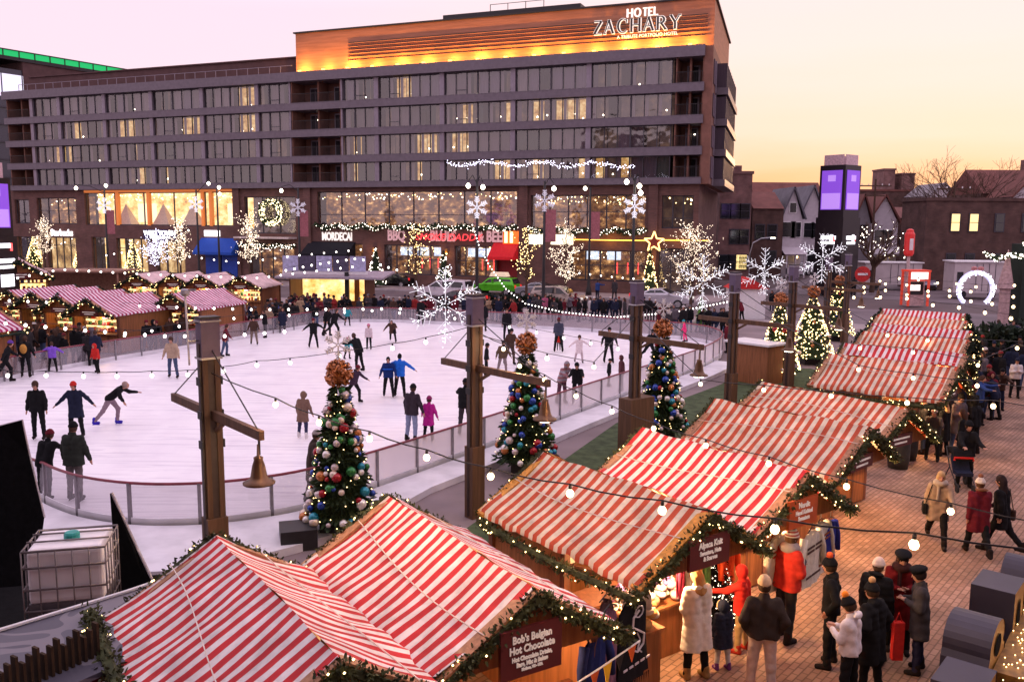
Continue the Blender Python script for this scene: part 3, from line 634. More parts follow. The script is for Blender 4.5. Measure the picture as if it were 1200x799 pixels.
for (a, b_, lab) in ((-11.6, -10.1, 'small square lit white sign above the yellow doorway'), (-9.2, -6.9, 'wide lit cream sign right of the square white one')):
    mb = MB(); mb.span(a, b_, -.22, -.02, 4.7, 5.7); tag(mb.build('lit_sign', glow('sign_cream', (1, .88, .62), 1.8), None, loc=P0, rz=HRZ), lab, 'sign')
sg = sign('coffee_sign', 'long lit white word sign over the left shop windows'); text('lettering', 'Starbucks', M_lb, sg, (-75.8, -.1, 5.15), 1.15, (PI/2, 0, 0), .03, .85, .03)
sg = sign('shop_sign', 'lit white sign on blue board behind the sparkling trees'); mb = MB(); mb.span(-62.2, -57, -.15, -.02, 4.5, 5.7); mb.build('board', mat('board_blue', (.02, .02, .10), .5), sg); text('lettering', 'WEST TOWN', M_lb, sg, (-59.6, -.2, 5.25), .85, (PI/2, 0, 0), .03, .95, .02); text('lettering', 'BAKERY & DINER', M_lb, sg, (-59.6, -.2, 4.75), .4, (PI/2, 0, 0), .03)
mb = MB(); mb.span(-52.8, -50.6, -.2, -.02, 5.0, 5.7); tag(mb.build('lit_sign', M_lb, None, loc=P0, rz=HRZ), 'small lit white sign above the blue awning', 'sign')
mb = MB(); mb.span(-7.2, 1.0, -.4, -.32, 5.18, 5.26); mb.span(2.2, 6.4, -.1, -.02, 5.25, 5.33); tag(mb.build('neon_strip', glow('led_amber', (1, .48, .06), 4), None, loc=P0, rz=HRZ), 'thin glowing amber light strip along the brick wall', 'light strip')
for x in (-3, 4): lamp('led_lamp', HW(x, -.8, 5.2), 40, (1, .5, .1), .2)
# wall sconces
for i, x in enumerate((-29.6, -20.8, 1.0)):
    t = thing('wall_sconce', ['brass wall lamp left of the restaurant windows', 'brass wall lamp between the two restaurant windows', 'brass wall lamp beside the hotel corner entrance'][i], 'wall lamp', HW(x, -.32, 3.6), HRZ)
    mb = MB(); mb.lathe((0, 0, 0), [(.05, 0), (.14, .1), (.16, .4), (.06, .5)], 10); mb.build('shade', mat('brass', (.4, .2, .06), .4, .5, .7), t, True)
    mb = MB(); mb.ball((0, 0, -.04), .09); mb.build('bulb', M_fairyy, t); lamp('sconce_lamp', HW(x, -.75, 3.5), 26, (1, .48, .12), .1)
# garland on the restaurant balcony, wreath, star
def sprigs(mb, pts, r, n, size, rr):
    L = [(pts[i+1]-pts[i]).length for i in range(len(pts)-1)]; tot = sum(L)
    for k in range(n):
        s = rr.random()*tot; i = 0
        while i < len(L)-1 and s > L[i]: s -= L[i]; i += 1
        p = pts[i].lerp(pts[i+1], s/L[i]); d = Vector((rr.gauss(0, 1), rr.gauss(0, 1), rr.gauss(0, 1))).normalized(); q = p+d*r*rr.uniform(.2, 1)
        a = (d+Vector((rr.gauss(0, .5), rr.gauss(0, .5), rr.gauss(0, .5)))).normalized()*size*rr.uniform(.6, 1.3); b_ = a.cross(Vector((rr.gauss(0, 1), rr.gauss(0, 1), rr.gauss(0, 1)))).normalized()*size*.28
        mb.add([q-b_, q+b_, q+a*.6+b_*.8, q+a, q+a*.6-b_*.8], [(0, 1, 2, 3, 4)])
def dots(mb, pts, r, n, size, rr):
    L = [(pts[i+1]-pts[i]).length for i in range(len(pts)-1)]; tot = sum(L)
    for k in range(n):
        s = rr.random()*tot; i = 0
        while i < len(L)-1 and s > L[i]: s -= L[i]; i += 1
        p = pts[i].lerp(pts[i+1], s/L[i]); d = Vector((rr.gauss(0, 1), rr.gauss(0, 1), rr.gauss(0, 1))).normalized(); octa(mb, p+d*r, size)
def octa(mb, p, s):
    mb.add([(p[0]+s, p[1], p[2]), (p[0], p[1]+s, p[2]), (p[0]-s, p[1], p[2]), (p[0], p[1]-s, p[2]), (p[0], p[1], p[2]+s), (p[0], p[1], p[2]-s)], [(0, 1, 4), (1, 2, 4), (2, 3, 4), (3, 0, 4), (1, 0, 5), (2, 1, 5), (3, 2, 5), (0, 3, 5)])
def garland(name, label, pts, r, n, size, ln, ls, parent=None, lm=None, cat='garland', seed=1, leaf=None, lr=1.0):
    rr = random.Random(seed); pts = [Vector(p) for p in pts]
    t = MB(); t.use(leaf or M_leaf); t.tube(pts, r*.55, 5); sprigs(t, pts, r, n, size, rr)
    g = t.build(name, None, parent)
    if label: tag(g, label, cat)
    if ln:
        l = MB(); dots(l, pts, r*lr, ln, ls, rr); lo = l.build('fairy_lights', lm or M_fairyw, g if not parent else g); tag(lo, kind='stuff')
    return g
def swag(x0, x1, z, n, sag):
    return [HW(x0+(x1-x0)*i/(n*6), -.35, z - sag*math.sin(PI*(i % 6)/6)) for i in range(n*6+1)]
garland('garland', 'long lit garland swagged along the restaurant balcony above the BBQ sign', swag(-37.2, -12.8, 6.5, 8, .35), .26, 900, .3, 340, .045, seed=2, lm=M_fairyw)
garland('garland', 'lit garland swagged under the windows right of the red restaurant', swag(-11.6, .5, 6.3, 4, .4), .24, 500, .3, 170, .045, seed=3, lm=M_fairyw)
garland('garland', 'lit garland over the doorway below the big wreath', swag(-47.5, -39.8, 4.1, 3, .2), .22, 260, .3, 110, .05, seed=4, lm=M_fairyw)
cc = HW(-43.0, -.4, 7.8); ring = [cc - T*(1.25*math.cos(a)) + Vector((0, 0, 1.25*math.sin(a))) for a in [2*PI*k/24 for k in range(25)]]
garland('wreath', 'huge glowing christmas wreath hung on the dark hotel window', ring, .32, 500, .35, 420, .055, seed=5, lm=glow('fairy_gold', (1, .8, .45), 6), cat='wreath')
st = thing('star_sign', 'small glowing star hanging at the brick corner', 'star', HW(1.4, -.7, 5.1), HRZ)
mb = MB(); pp = [((1.0 if k % 2 == 0 else .42)*math.sin(PI*k/5), 0, (1.0 if k % 2 == 0 else .42)*math.cos(PI*k/5)) for k in range(10)]
for k in range(10): mb.tube([pp[k], pp[(k+1) % 10]], .07, 5)
mb.build('outline', glow('star_gold', (1, .62, .2), 3), st); mb = MB(); mb.prism([(p[0]*.8, .05, p[2]*.8) for p in pp], (0, 0, 0), (0, .15, 0)); mb.build('back', mat('star_red', (.2, .03, .02), .6), st)
# building with the green roof edge, far left
A = atz(-60, 47, 38); B = atz(150, 82.5, 38)
dv = (B-A); dv.z = 0; Ln = dv.length; rz = math.atan2(dv.y, dv.x)
gb = thing('office_building', 'dark building with a glowing green roof edge behind the hotel on the left', 'building', (A.x, A.y, 0), rz)
mb = MB(); mb.span(0, Ln, 0, 20, 0, 34.6); mb.build('wall', mat('dark_glass_wall', (.03, .03, .05), .2, .6), gb)
mb = MB(); mb.span(-.1, Ln, -.4, 20, 36.85, 37.9); mb.build('lit_parapet', glow('green_led', (.0, .5, .13), .75), gb); mb = MB(); mb.span(Ln*.36, Ln*1.25, -.25, 20, 0, 36.2); mb.build('brown_wall', MATS['penthouse_brown'], gb)
mb = MB()
for k in range(int(Ln/3)): mb.span(k*3, k*3+.2, -.5, -.38, 36.5, 38.0)
mb.span(-.1, Ln, -.55, 20, 37.9, 38.1); mb.span(-.1, Ln, -.5, 20, 36.2, 36.85); mb.build('parapet_frame', M_dark, gb)
mb = MB()
for k in range(8): mb.span(1.0+k*3.9, 4.6+k*3.9, -.2, -.1, 29.5, 33.6)
mb.build('window', glow('office_window', (.85, .82, 1), .8), gb)
for k in range(8):
    mb = MB(); mb.span(0, Ln, -.3, 0, 5+k*3.2, 5.3+k*3.2); mb.build('ledge', M_frame, gb)
# ------------------------------------------------------------------ market stalls
mat('rope_pale', (.7, .6, .52), .8)
M_cloth = stripe_mat('striped_canvas', (.58, .03, .035), (.84, .76, .72), .205, dirt=.17, wrinkle=.7)
M_cloth2 = stripe_mat('striped_canvas_lamplit', (.62, .10, .04), (.86, .73, .54), .205, dirt=.2, wrinkle=.7)  # same canvas, with the warm bulb glow painted into both stripe colours
M_cloth3 = stripe_mat('striped_canvas_far', (.36, .02, .10), (.82, .66, .74), .24, wrinkle=.15)
M_cloth4 = stripe_mat('pale_canvas', (.66, .42, .42), (.80, .66, .66), .20, wrinkle=.15)
def wood(name, c, s=1.0):
    return mat(name, c, .6, .35, 0, .3, 2.5*s, .25, 14*s, stretch=(6, 6, .5))
M_wood = wood('stall_wood', (.27, .10, .036)); M_wood2 = wood('stall_wood_dark', (.14, .05, .025)); M_fascia = wood('fascia_wood', (.40, .19, .095)); M_fasciao = wood('fascia_orange', (.62, .27, .04))
M_signb = mat('sign_maroon', (.10, .012, .014), .5, .4, 0, .1); M_signo = mat('sign_orange_board', (.5, .09, .02), .5, .4, 0, .1); M_lettw = mat('letter_paint', (.85, .8, .75), .5, emit=(1, .9, .8), es=.1)
M_goods = room('goods_lit', [(.08, .03, .02), (.55, .2, .07), (1.0, .55, .2), (1.2, .9, .55)], .9, 5, 5)  # backing behind the wares glows by emission, as if lamplit
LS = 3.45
M_goodsb = room('goods_glow', [(.5, .2, .05), (1.0, .55, .18), (1.3, .85, .4), (1.6, 1.3, .8)], 1.5, 4, 5)  # stronger emission on far stall goods, standing in for lamplight
def slope(sgn, L, hw, zr, ze, seed, nx=26, ny=9, waves=.012):
    rr = random.Random(seed); ph = [rr.uniform(0, 6) for _ in range(6)]; vs = []; fs = []
    for j in range(ny+1):
        v = j/ny
        for i in range(nx+1):
            u = i/nx; x = -L/2+L*u; y = sgn*hw*v
            z = zr+(ze-zr)*v - .055*math.sin(PI*v) + waves*(math.sin(x*5.2+ph[0]+v*2)*math.sin(v*5+ph[1]) + .6*math.sin(x*11+ph[2])*v + .5*math.sin(x*2.1+ph[3]))
            if j == ny: z -= .02*abs(math.sin(x*7+ph[4]))
            vs.append((x, y, z))
    for j in range(ny):
        for i in range(nx):
            a = j*(nx+1)+i; f = (a, a+1, a+nx+2, a+nx+1); fs.append(f if sgn < 0 else f[::-1])
    # hem hanging from the eave
    o = len(vs)
    for i in range(nx+1): x, y, z = vs[ny*(nx+1)+i]; vs.append((x, y+sgn*.015, z-.075-.02*abs(math.sin(x*9+ph[5]))))
    for i in range(nx): a = ny*(nx+1)+i; fs.append((a, a+1, o+i+1, o+i) if sgn < 0 else (o+i, o+i+1, a+1, a))
    return vs, fs
def make_stall(label, a, b, cloth, seed, sign=None, group='striped wooden market stalls', near=True, signm=None, zr=2.8, ze=2.02, hw=1.33, hwl=None, setb=1.7, fascia=None, lit=True, text_lines=None, sidegar=True, rear=True):
    K_ = 1.111 if near or cloth is not M_cloth3 else 1.0; a, b = Vector((a[0], a[1], 0))*K_, Vector((b[0], b[1], 0))*K_; c = (a+b)/2; d = (b-a); rz = math.atan2(d.y, d.x); L = d.length
    t = thing('market_stall', label, 'market stall', c, rz, group)
    mb = MB()
    for s_ in (-1, 1): mb.add(*slope(s_, L, hwl if (hwl and s_ < 0) else hw, zr, ze-(.16 if (hwl and s_ < 0) else 0), seed+s_, waves=.026 if near else .006, nx=26 if near else 14, ny=9 if near else 4))
    mb.build('roof_canopy', cloth, t, True)
    if near:
        for s_, v in ((-1, .42), (1, .55)):
            hh = hwl if (hwl and s_ < 0) else hw; P_r = []
            for k in range(15): u = k/14; vv = v+.10*math.sin(u*3+seed); P_r.append((-L/2+L*u, s_*hh*vv, zr+(ze-zr)*vv-.055*math.sin(PI*vv)+.045))
            mb = MB(); mb.tube(P_r, .008, 4, False); mb.build('rope', MATS['rope_pale'], t)
    fm = fascia or M_fascia; mb = MB()
    for x in (L/2-.03, -L/2+.03):
        for s_ in (-1, 1): mb.beam((x, 0, zr-.07), (x, s_*(hw+.02), ze-.09), .09, .2, Vector((1, 0, 0)))
        mb.build('bargeboard', fm, t); mb = MB()
    bx0, bx1 = -L/2+.2, L/2-setb; by = hw-.12
    mb = MB(); mb.span(bx0, bx1, -by, -by+.06, .05, ze-.04); mb.span(bx0, bx1, by-.06, by, .05, ze-.04)
    mb.prism([(bx0, -by+.06, .05), (bx0, by-.06, .05), (bx0, by-.06, ze), (bx0, 0, zr-.15), (bx0, -by+.06, ze)], (0, 0, 0), (.06, 0, 0)); mb.build('wall', M_wood, t)
    mb = MB()
    for y in (-by, by):
        mb.box((bx1, y, 1.0), (.11, .11, 1.9)); mb.box((bx0, y, 1.0), (.11, .11, 1.9)); mb.beam((bx1, y, 1.7), (L/2-.3, y, ze-.08), .07, .07)
    mb.span(bx0, L/2-.1, -.05, .05, zr-.2, zr-.1); mb.build('frame', M_wood2, t)
    # gable front with opening
    mb = MB(); mb.prism([(L/2-.2, -hw+.12, ze-.12), (L/2-.2, hw-.12, ze-.12), (L/2-.2, 0, zr-.14)], (0, 0, 0), (.04, 0, 0)); mb.span(bx1-.02, bx1+.05, -by, by, ze-.2, ze-.06); mb.build('gable', M_wood, t)
    mb = MB(); mb.use(M_wood); mb.span(bx1-.03, bx1+.05, -by+.06, by-.06, .05, .95); mb.use(M_wood2); mb.span(bx1-.4, bx1+.2, -by, by, .95, 1.0)
    mb.use(M_wood2)
    for y in (-by*.55, 0, by*.55): mb.span(bx1+.05, bx1+.07, y-.03, y+.03, .06, .94)
    mb.build('counter', None, t)
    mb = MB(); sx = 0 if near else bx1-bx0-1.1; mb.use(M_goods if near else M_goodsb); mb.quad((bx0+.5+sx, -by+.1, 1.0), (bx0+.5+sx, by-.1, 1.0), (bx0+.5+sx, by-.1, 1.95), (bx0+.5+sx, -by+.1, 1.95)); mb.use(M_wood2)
    for z in (1.0, 1.32, 1.64, 1.9): mb.span(bx0+.3+sx, bx0+.62+sx, -by+.1, by-.1, z, z+.03)
    rr = random.Random(seed)
    gm = [mat('ware_%d' % i, cc, .5, .4, 0, .1) for i, cc in enumerate([(.5, .04, .03), (.7, .6, .5), (.55, .3, .05), (.06, .2, .1), (.1, .12, .4), (.6, .25, .5)])]
    for z in (1.03, 1.35, 1.67):
        y = -by+.2
        while y < by-.2:
            mb.use(rr.choice(gm)); h = rr.uniform(.1, .24); mb.box((bx0+.55+sx, y, z+h/2), (.14, rr.uniform(.08, .16), h)); y += rr.uniform(.14, .26)
    mb.build('shelves', None, t)
    if text_lines:
        sb = MB(); sb.box((0, 0, 0), (.05, text_lines[0], text_lines[1])); so_ = sb.build('sign_board', signm or M_signb, t, loc=(L/2+.12, text_lines[2], ze+.17+text_lines[3]))
        z = text_lines[1]*.36
        for ln, sz in text_lines[4]:
            tx = text('lettering', ln, M_lettw, so_, (.035, 0, z-sz*.4), sz*1.25, (PI/2, 0, PI/2), .004, .82, .004); z -= sz*1.25
    else:
        sb = MB(); sb.box((0, 0, 0), (.04, .95, .28)); so_ = sb.build('sign_board', signm or M_signb, t, loc=(L/2-.12, 0, ze+.02)); lb = MB(); lb.span(.022, .03, -.35, .35, .03, .07); lb.span(.022, .03, -.25, .25, -.07, -.03); lb.build('lettering', M_lettw, so_)
    n = 1 if near else .35; g = 'garland'
    garland(g, None, [(L/2+.02, -hw-.05, ze-.14), (L/2+.05, -hw*.5, (zr+ze)/2-.12), (L/2+.06, 0, zr-.1), (L/2+.05, hw*.5, (zr+ze)/2-.12), (L/2+.02, hw+.05, ze-.14)], .115, int(2300*n), .06 if near else .10, int(26*n)+8, .016 if near else .035, parent=t, lm=M_fairyy, seed=seed, leaf=M_leafg if near else M_leafd)
    if rear: garland(g, None, [(-L/2-.04, -hw, ze-.1), (-L/2-.05, 0, zr-.03), (-L/2-.04, hw, ze-.1)], .09, int(1000*n), .055 if near else .10, int(20*n), .016 if near else .035, parent=t, lm=M_fairyy, seed=seed+3, leaf=M_leafg if near else M_leafd)
    if sidegar: garland(g, None, [(-L/2, -hw-.05, ze-.22), (0, -hw-.07, ze-.26), (L/2, -hw-.05, ze-.22)], .10, int(1200*n), .055, int(30*n), .016 if near else .035, parent=t, lm=M_fairyy, seed=seed+5, leaf=M_leafg if near else M_leafd)
    return t, c, rz, L
M_leafg = mat('garland_needles', (.058, .066, .026), .8, .3, 0, .55, 6)
def wl_(t, x, y, z=0):   # stall-local to world
    c, rz = t[1], t[2]; return Vector((c.x+x*math.cos(rz)-y*math.sin(rz), c.y+x*math.sin(rz)+y*math.cos(rz), z))
ST = {}
ST['A'] = make_stall('nearest stall with red and white striped roof, cut by the bottom edge of the photo', (-3.42, 9.78), (-1.44, 6.95), M_cloth, 11, sidegar=True, hwl=1.8)
ST['B'] = make_stall('hot chocolate stall with its maroon sign facing the walkway', (-1.63, 11.33), (.24, 8.36), M_cloth, 12, sidegar=False,
                     setb=.5, text_lines=(.80, .56, -.12, -.02, [("Bob's Belgian", .095), ('Hot Chocolate', .095), ('Hot Chocolate Drinks,', .055), ('Bars, Mix & Bakes', .055), ('Madison, WI - USA', .034)]))
ST['C'] = make_stall('stall with orange glow painted on its striped roof, hats and scarves under its sign', (.51, 13.59), (2.52, 10.82), M_cloth2, 13, fascia=M_fasciao, text_lines=(.82, .44, -.1, .06, [('Alpaca Knit', .10), ('Sweaters, Hats', .07), ('& Scarves', .07)]))
ST['D'] = make_stall('stall with a deep red striped roof and patterned sweaters at its front', (2.33, 15.28), (4.36, 12.58), M_cloth, 14, sidegar=False, signm=M_signo, text_lines=(.75, .46, -.25, .02, [('Nordic', .10), ('Hand Knitted', .08), ('Sweaters', .08)]))
ST['E'] = make_stall('stall with a pale counter and glazed front beside the dark bins', (4.23, 17.95), (6.47, 15.55), M_cloth2, 15)
ST['F'] = make_stall('last stall of the nearer row with glow tinted striped roof', (5.81, 20.1), (7.9, 17.22), M_cloth2, 16, sidegar=False)
far6 = [((8.99, 24.7), (11.53, 22.42), 'front'), ((10.28, 26.92), (12.92, 24.72), 'second'), ((12.1, 30.15), (14.6, 27.83), 'third'), ((13.44, 32.65), (16.0, 30.38), 'fourth'), ((15.01, 35.99), (17.51, 33.6), 'fifth'), ((16.27, 38.49), (18.89, 36.47), 'farthest')]
for i, (a, b, nm) in enumerate(far6):
    ST['GHIJKL'[i]] = make_stall('%s stall of the far striped row beside the crowded walkway' % nm, a, b, M_cloth2 if i % 2 == 0 else M_cloth, 30+i*3, near=i < 2, sidegar=(i == 0))
# left market: prototype stall and copies
proto = make_stall('stall', (0, 0), (4.2, 0), M_cloth3, 60, near=False, setb=.5, group='stalls of the market beyond the rink')[0]
def lstall(px, py, azf, label, L=4.2, z=2.8, mats=None, grp='stalls of the market beyond the rink', first=[True], extra=0.0, sc=1.15):
    scz = 1.03 if sc < 1.3 else sc; p = atz(px, py, z*scz); d = Vector((math.sin(math.radians(azf)), math.cos(math.radians(azf)), 0)); c = p - d*(L/2*sc - extra); c.z = 0
    rz = math.atan2(d.y, d.x)
    if first[0]:
        first[0] = False; proto.location = c; proto.rotation_euler[2] = rz; proto['label'] = label; proto.scale = (sc, sc, scz); return proto, c
    return copy_tree(proto, c, rz, label, grp, (sc, sc, scz), {'roof_canopy': [mats]} if mats else None), c
LM = []
for i, (px, py) in enumerate([(101, 349.4), (66.5, 346), (36.6, 342), (9, 340)]):
    o, c = lstall(px, py, 197, ['nearest of the four gabled pink striped stalls behind the rink fence on the left', 'second from the right of the four gabled pink striped stalls', 'third from the right of the four gabled pink striped stalls', 'leftmost of the four gabled pink striped stalls'][i])
    LM.append(c)
    if i < 3: lstall(px, py, 17, 'back row stall behind the %s gabled front stall' % ['first', 'second', 'third'][i], extra=-5.3)
lstall(200, 344, 197, 'single pink striped stall right of the gabled row, behind the wooden post')
for i, (px, py) in enumerate([(280, 323.7), (234, 322.5), (201, 321.4), (159, 321)]):
    o, c = lstall(px, py, 184, 'pale roofed stall in the back row, %s from the right' % ['first', 'second', 'third', 'fourth'][i], mats=M_cloth4, grp='pale stalls with lit fronts in the back row'); LM.append(c)
lstall(20, 303.5, 150, 'pale roofed stall at the far left edge with lit windows', mats=M_cloth4, sc=1.5)
for c in LM[:8]:
    d = Vector((-.29, -.956, 0)) if LM.index(c) < 4 else Vector((-.07, -.99, 0))
    lamp('stall_lamp', c + d*1.4+Vector((0, 0, 1.85)), 45, (1, .58, .22), .15)
tn = MB(); p = atz(88, 318, 2.6); tn.box((p.x, p.y, 2.7), (9, 4, .12)); tn.box((p.x, p.y+1.5, 1.2), (8.6, .1, 2.4))
for x in (-4.3, 4.3): tn.box((p.x+x, p.y-1.8, 1.3), (.1, .1, 2.6))
tag(tn.build('flat_canopy', mat('brown_canopy', (.3, .16, .11), .7)), 'low brown flat canopy behind the pink stalls on the left', 'canopy')
# stall lamps of the near row: the light that falls out over counters and walkway
for k_, e in (('A', 25), ('B', 40), ('C', 95), ('D', 85), ('E', 60), ('F', 45), ('G', 50), ('H', 25), ('J', 35), ('L', 30)):
    t = ST[k_]; lamp('stall_lamp', wl_(t, t[3]/2-.9, 0, 1.85), e*3, (1, .60, .28), .12)
    if k_ in 'BCDEG': lamp('stall_lamp', wl_(t, -.2, 0, 1.7), 40, (1, .62, .3), .15)
# ------------------------------------------------------------------ timber poles
M_pole = wood('post_timber', (.11, .055, .03), .8); M_pole2 = mat('post_steel', (.06, .04, .038), .5, .5, .3, .15)
POLES = [((242, 370), 2.0, 1.9), ((556.5, 345), 2.5, 1.3), ((747, 328.4), 2.4, 1.5), ((862, 318.7), 2.3, 1.5), ((930.8, 310), 2.2, 1.5), ((972, 300.5), 2.0, 1.5), ((995, 297), 2.0, 1.5)]
PLAB = ['nearest thick wooden post with a crossarm and tall steel cap', 'second wooden post, standing over the roofs between two ornament trees', 'third wooden post with a stout boxed base beside the barrier', 'fourth wooden post above the red striped stall roofs', 'fifth wooden post in front of the snowflake lights', 'sixth wooden post before the dark purple tower', 'farthest wooden post right of the dark tower']
ARM = Vector((math.sin(math.radians(140)), math.cos(math.radians(140)), 0)); PW = []
for i, (px, ra, la) in enumerate(POLES):
    p5, p3 = atz(px[0], px[1], 5.2), atz(px[0]+(5 if i == 0 else 0), px[1]+(125 if i == 0 else 85), 3.5)
    p = Vector((p5.x, p5.y, 0)); 
    if i == 0: p = Vector((-5.16, 14.78, 0))
    PW.append(p); rz = math.atan2(ARM.y, ARM.x)
    t = thing('lamp_post', PLAB[i], 'post', p, rz, 'wooden posts with crossarms along the rink')
    mb = MB(); mb.use(M_pole)
    mb.box((0, -.105, 2.55), (.21, .09, 5.1)); mb.box((0, .105, 2.55), (.21, .09, 5.1)); mb.use(M_pole2); mb.box((0, 0, 2.5), (.16, .13, 5.0)); mb.box((0, -.165, 2.4), (.10, .03, 4.7)); mb.box((0, .165, 2.4), (.10, .03, 4.7))
    mb.build('post', None, t)
    mb = MB(); mb.box((0, 0, .85), (.30, .36, 1.7)) if i != 2 else mb.box((0, .1, .9), (.5, 1.0, 1.75)); mb.build('base', M_pole, t)
    mb = MB(); mb.use(mat('cap_steel', (.12, .09, .15), .4, .5, .4, .1)); mb.box((0, 0, 4.85), (.25, .32, .66)); mb.use(M_dark); mb.box((0, 0, 5.19), (.29, .36, .03)); mb.build('cap', None, t)
    mb = MB()
    for z in (5.13, 4.5): mb.box((0, 0, z), (.30, .37, .025)) if z > 5.1 else mb.box((0, 0, z), (.30, .37, .035))
    mb.build('band', M_steel, t)
    mb = MB(); mb.beam((-la, .02, 3.52), (ra, .02, 3.52), .09, .15); mb.beam((.15, .02, 3.25), (.5, .02, 3.44), .06, .06); mb.build('crossarm', M_pole, t)
    mb = MB(); mb.tube([(-la+.1, .02, 3.6), (0, .02, 4.55)], .012, 5); mb.tube([(ra-.15, .02, 3.6), (.0, .02, 4.7)], .012, 5); mb.tube([(ra-.1, .02, 3.45), (ra-.1, .02, 3.2)], .02, 6); mb.build('cable', M_dark, t)
    mb = MB()
    for z in (3.0, 3.52, 4.1): mb.box((0, -.19, z), (.17, .02, .14)); mb.box((.0, .19, z), (.17, .02, .14))
    mb.build('plate', M_dark, t)
    lp = thing('pendant_lamp', ['bell shaped bronze pendant lamp hung from the nearest post arm', 'bell shaped bronze pendant lamp in front of the second ornament tree', 'bell shaped bronze pendant lamp right of the third ornament tree', 'bell shaped bronze lamp on the fourth post arm', 'bell shaped bronze lamp on the fifth post arm', 'bell shaped bronze lamp on the sixth post arm', 'bell shaped bronze lamp on the farthest post arm'][i], 'lamp', p+ARM*(ra-.1)+Vector((0, 0, 2.74)), 0, 'pendant lamps on the post arms')
    mb = MB(); mb.lathe((0, 0, 0), [(.30, 0), (.305, .025), (.2, .07), (.155, .14), (.12, .32), (.085, .42), (.09, .47), (.03, .5), (.02, .7)], 20); mb.build('shade', mat('bronze', (.13, .07, .04), .35, .5, .6, .2, 4), lp, True)
    lp.scale = (.82, .82, .9); mb = MB(); mb.lathe((0, 0, 0), [(.17, -.035), (.2, -.01), (.17, 0)], 16); mb.build('lens', M_lamp, lp)
    if i < 5: lamp('pendant_light', p+ARM*(ra-.1)+Vector((0, 0, 2.6)), 30, (1, .7, .4), .1)
# ------------------------------------------------------------------ trees with ornaments
ORN = [mat('ornament_%s' % n, c, .2, .7, .35, 0) for n, c in (('blue', (.02, .06, .35)), ('teal', (.02, .25, .35)), ('red', (.35, .01, .02)), ('cream', (.75, .62, .52)), ('silver', (.6, .5, .5)), ('copper', (.5, .17, .05)), ('green', (.03, .2, .05)), ('white', (.8, .75, .72)))]
M_bow = mat('bow_copper', (.48, .17, .06), .3, .6, .6, .25, 9)
def flake(par, c, R, m, th=.03, rz=0.0, name='snowflake', face=(1, 0)):
    mb = MB(); X = Vector((math.cos(rz), math.sin(rz), 0)); Z = Vector((0, 0, 1)); c = Vector(c)
    for k in range(6):
        a = PI/3*k+PI/6; d = X*math.cos(a)+Z*math.sin(a); mb.tube([c+d*R*.06, c+d*R], th, 5)
        for f in (.42, .62, .82):
            for s_ in (-1, 1):
                a2 = a+s_*PI/4; e_ = X*math.cos(a2)+Z*math.sin(a2); mb.tube([c+d*R*f, c+d*R*f+e_*R*(.34 if f < .5 else .26)], th*.85, 5)
    return mb.build(name, m, par)
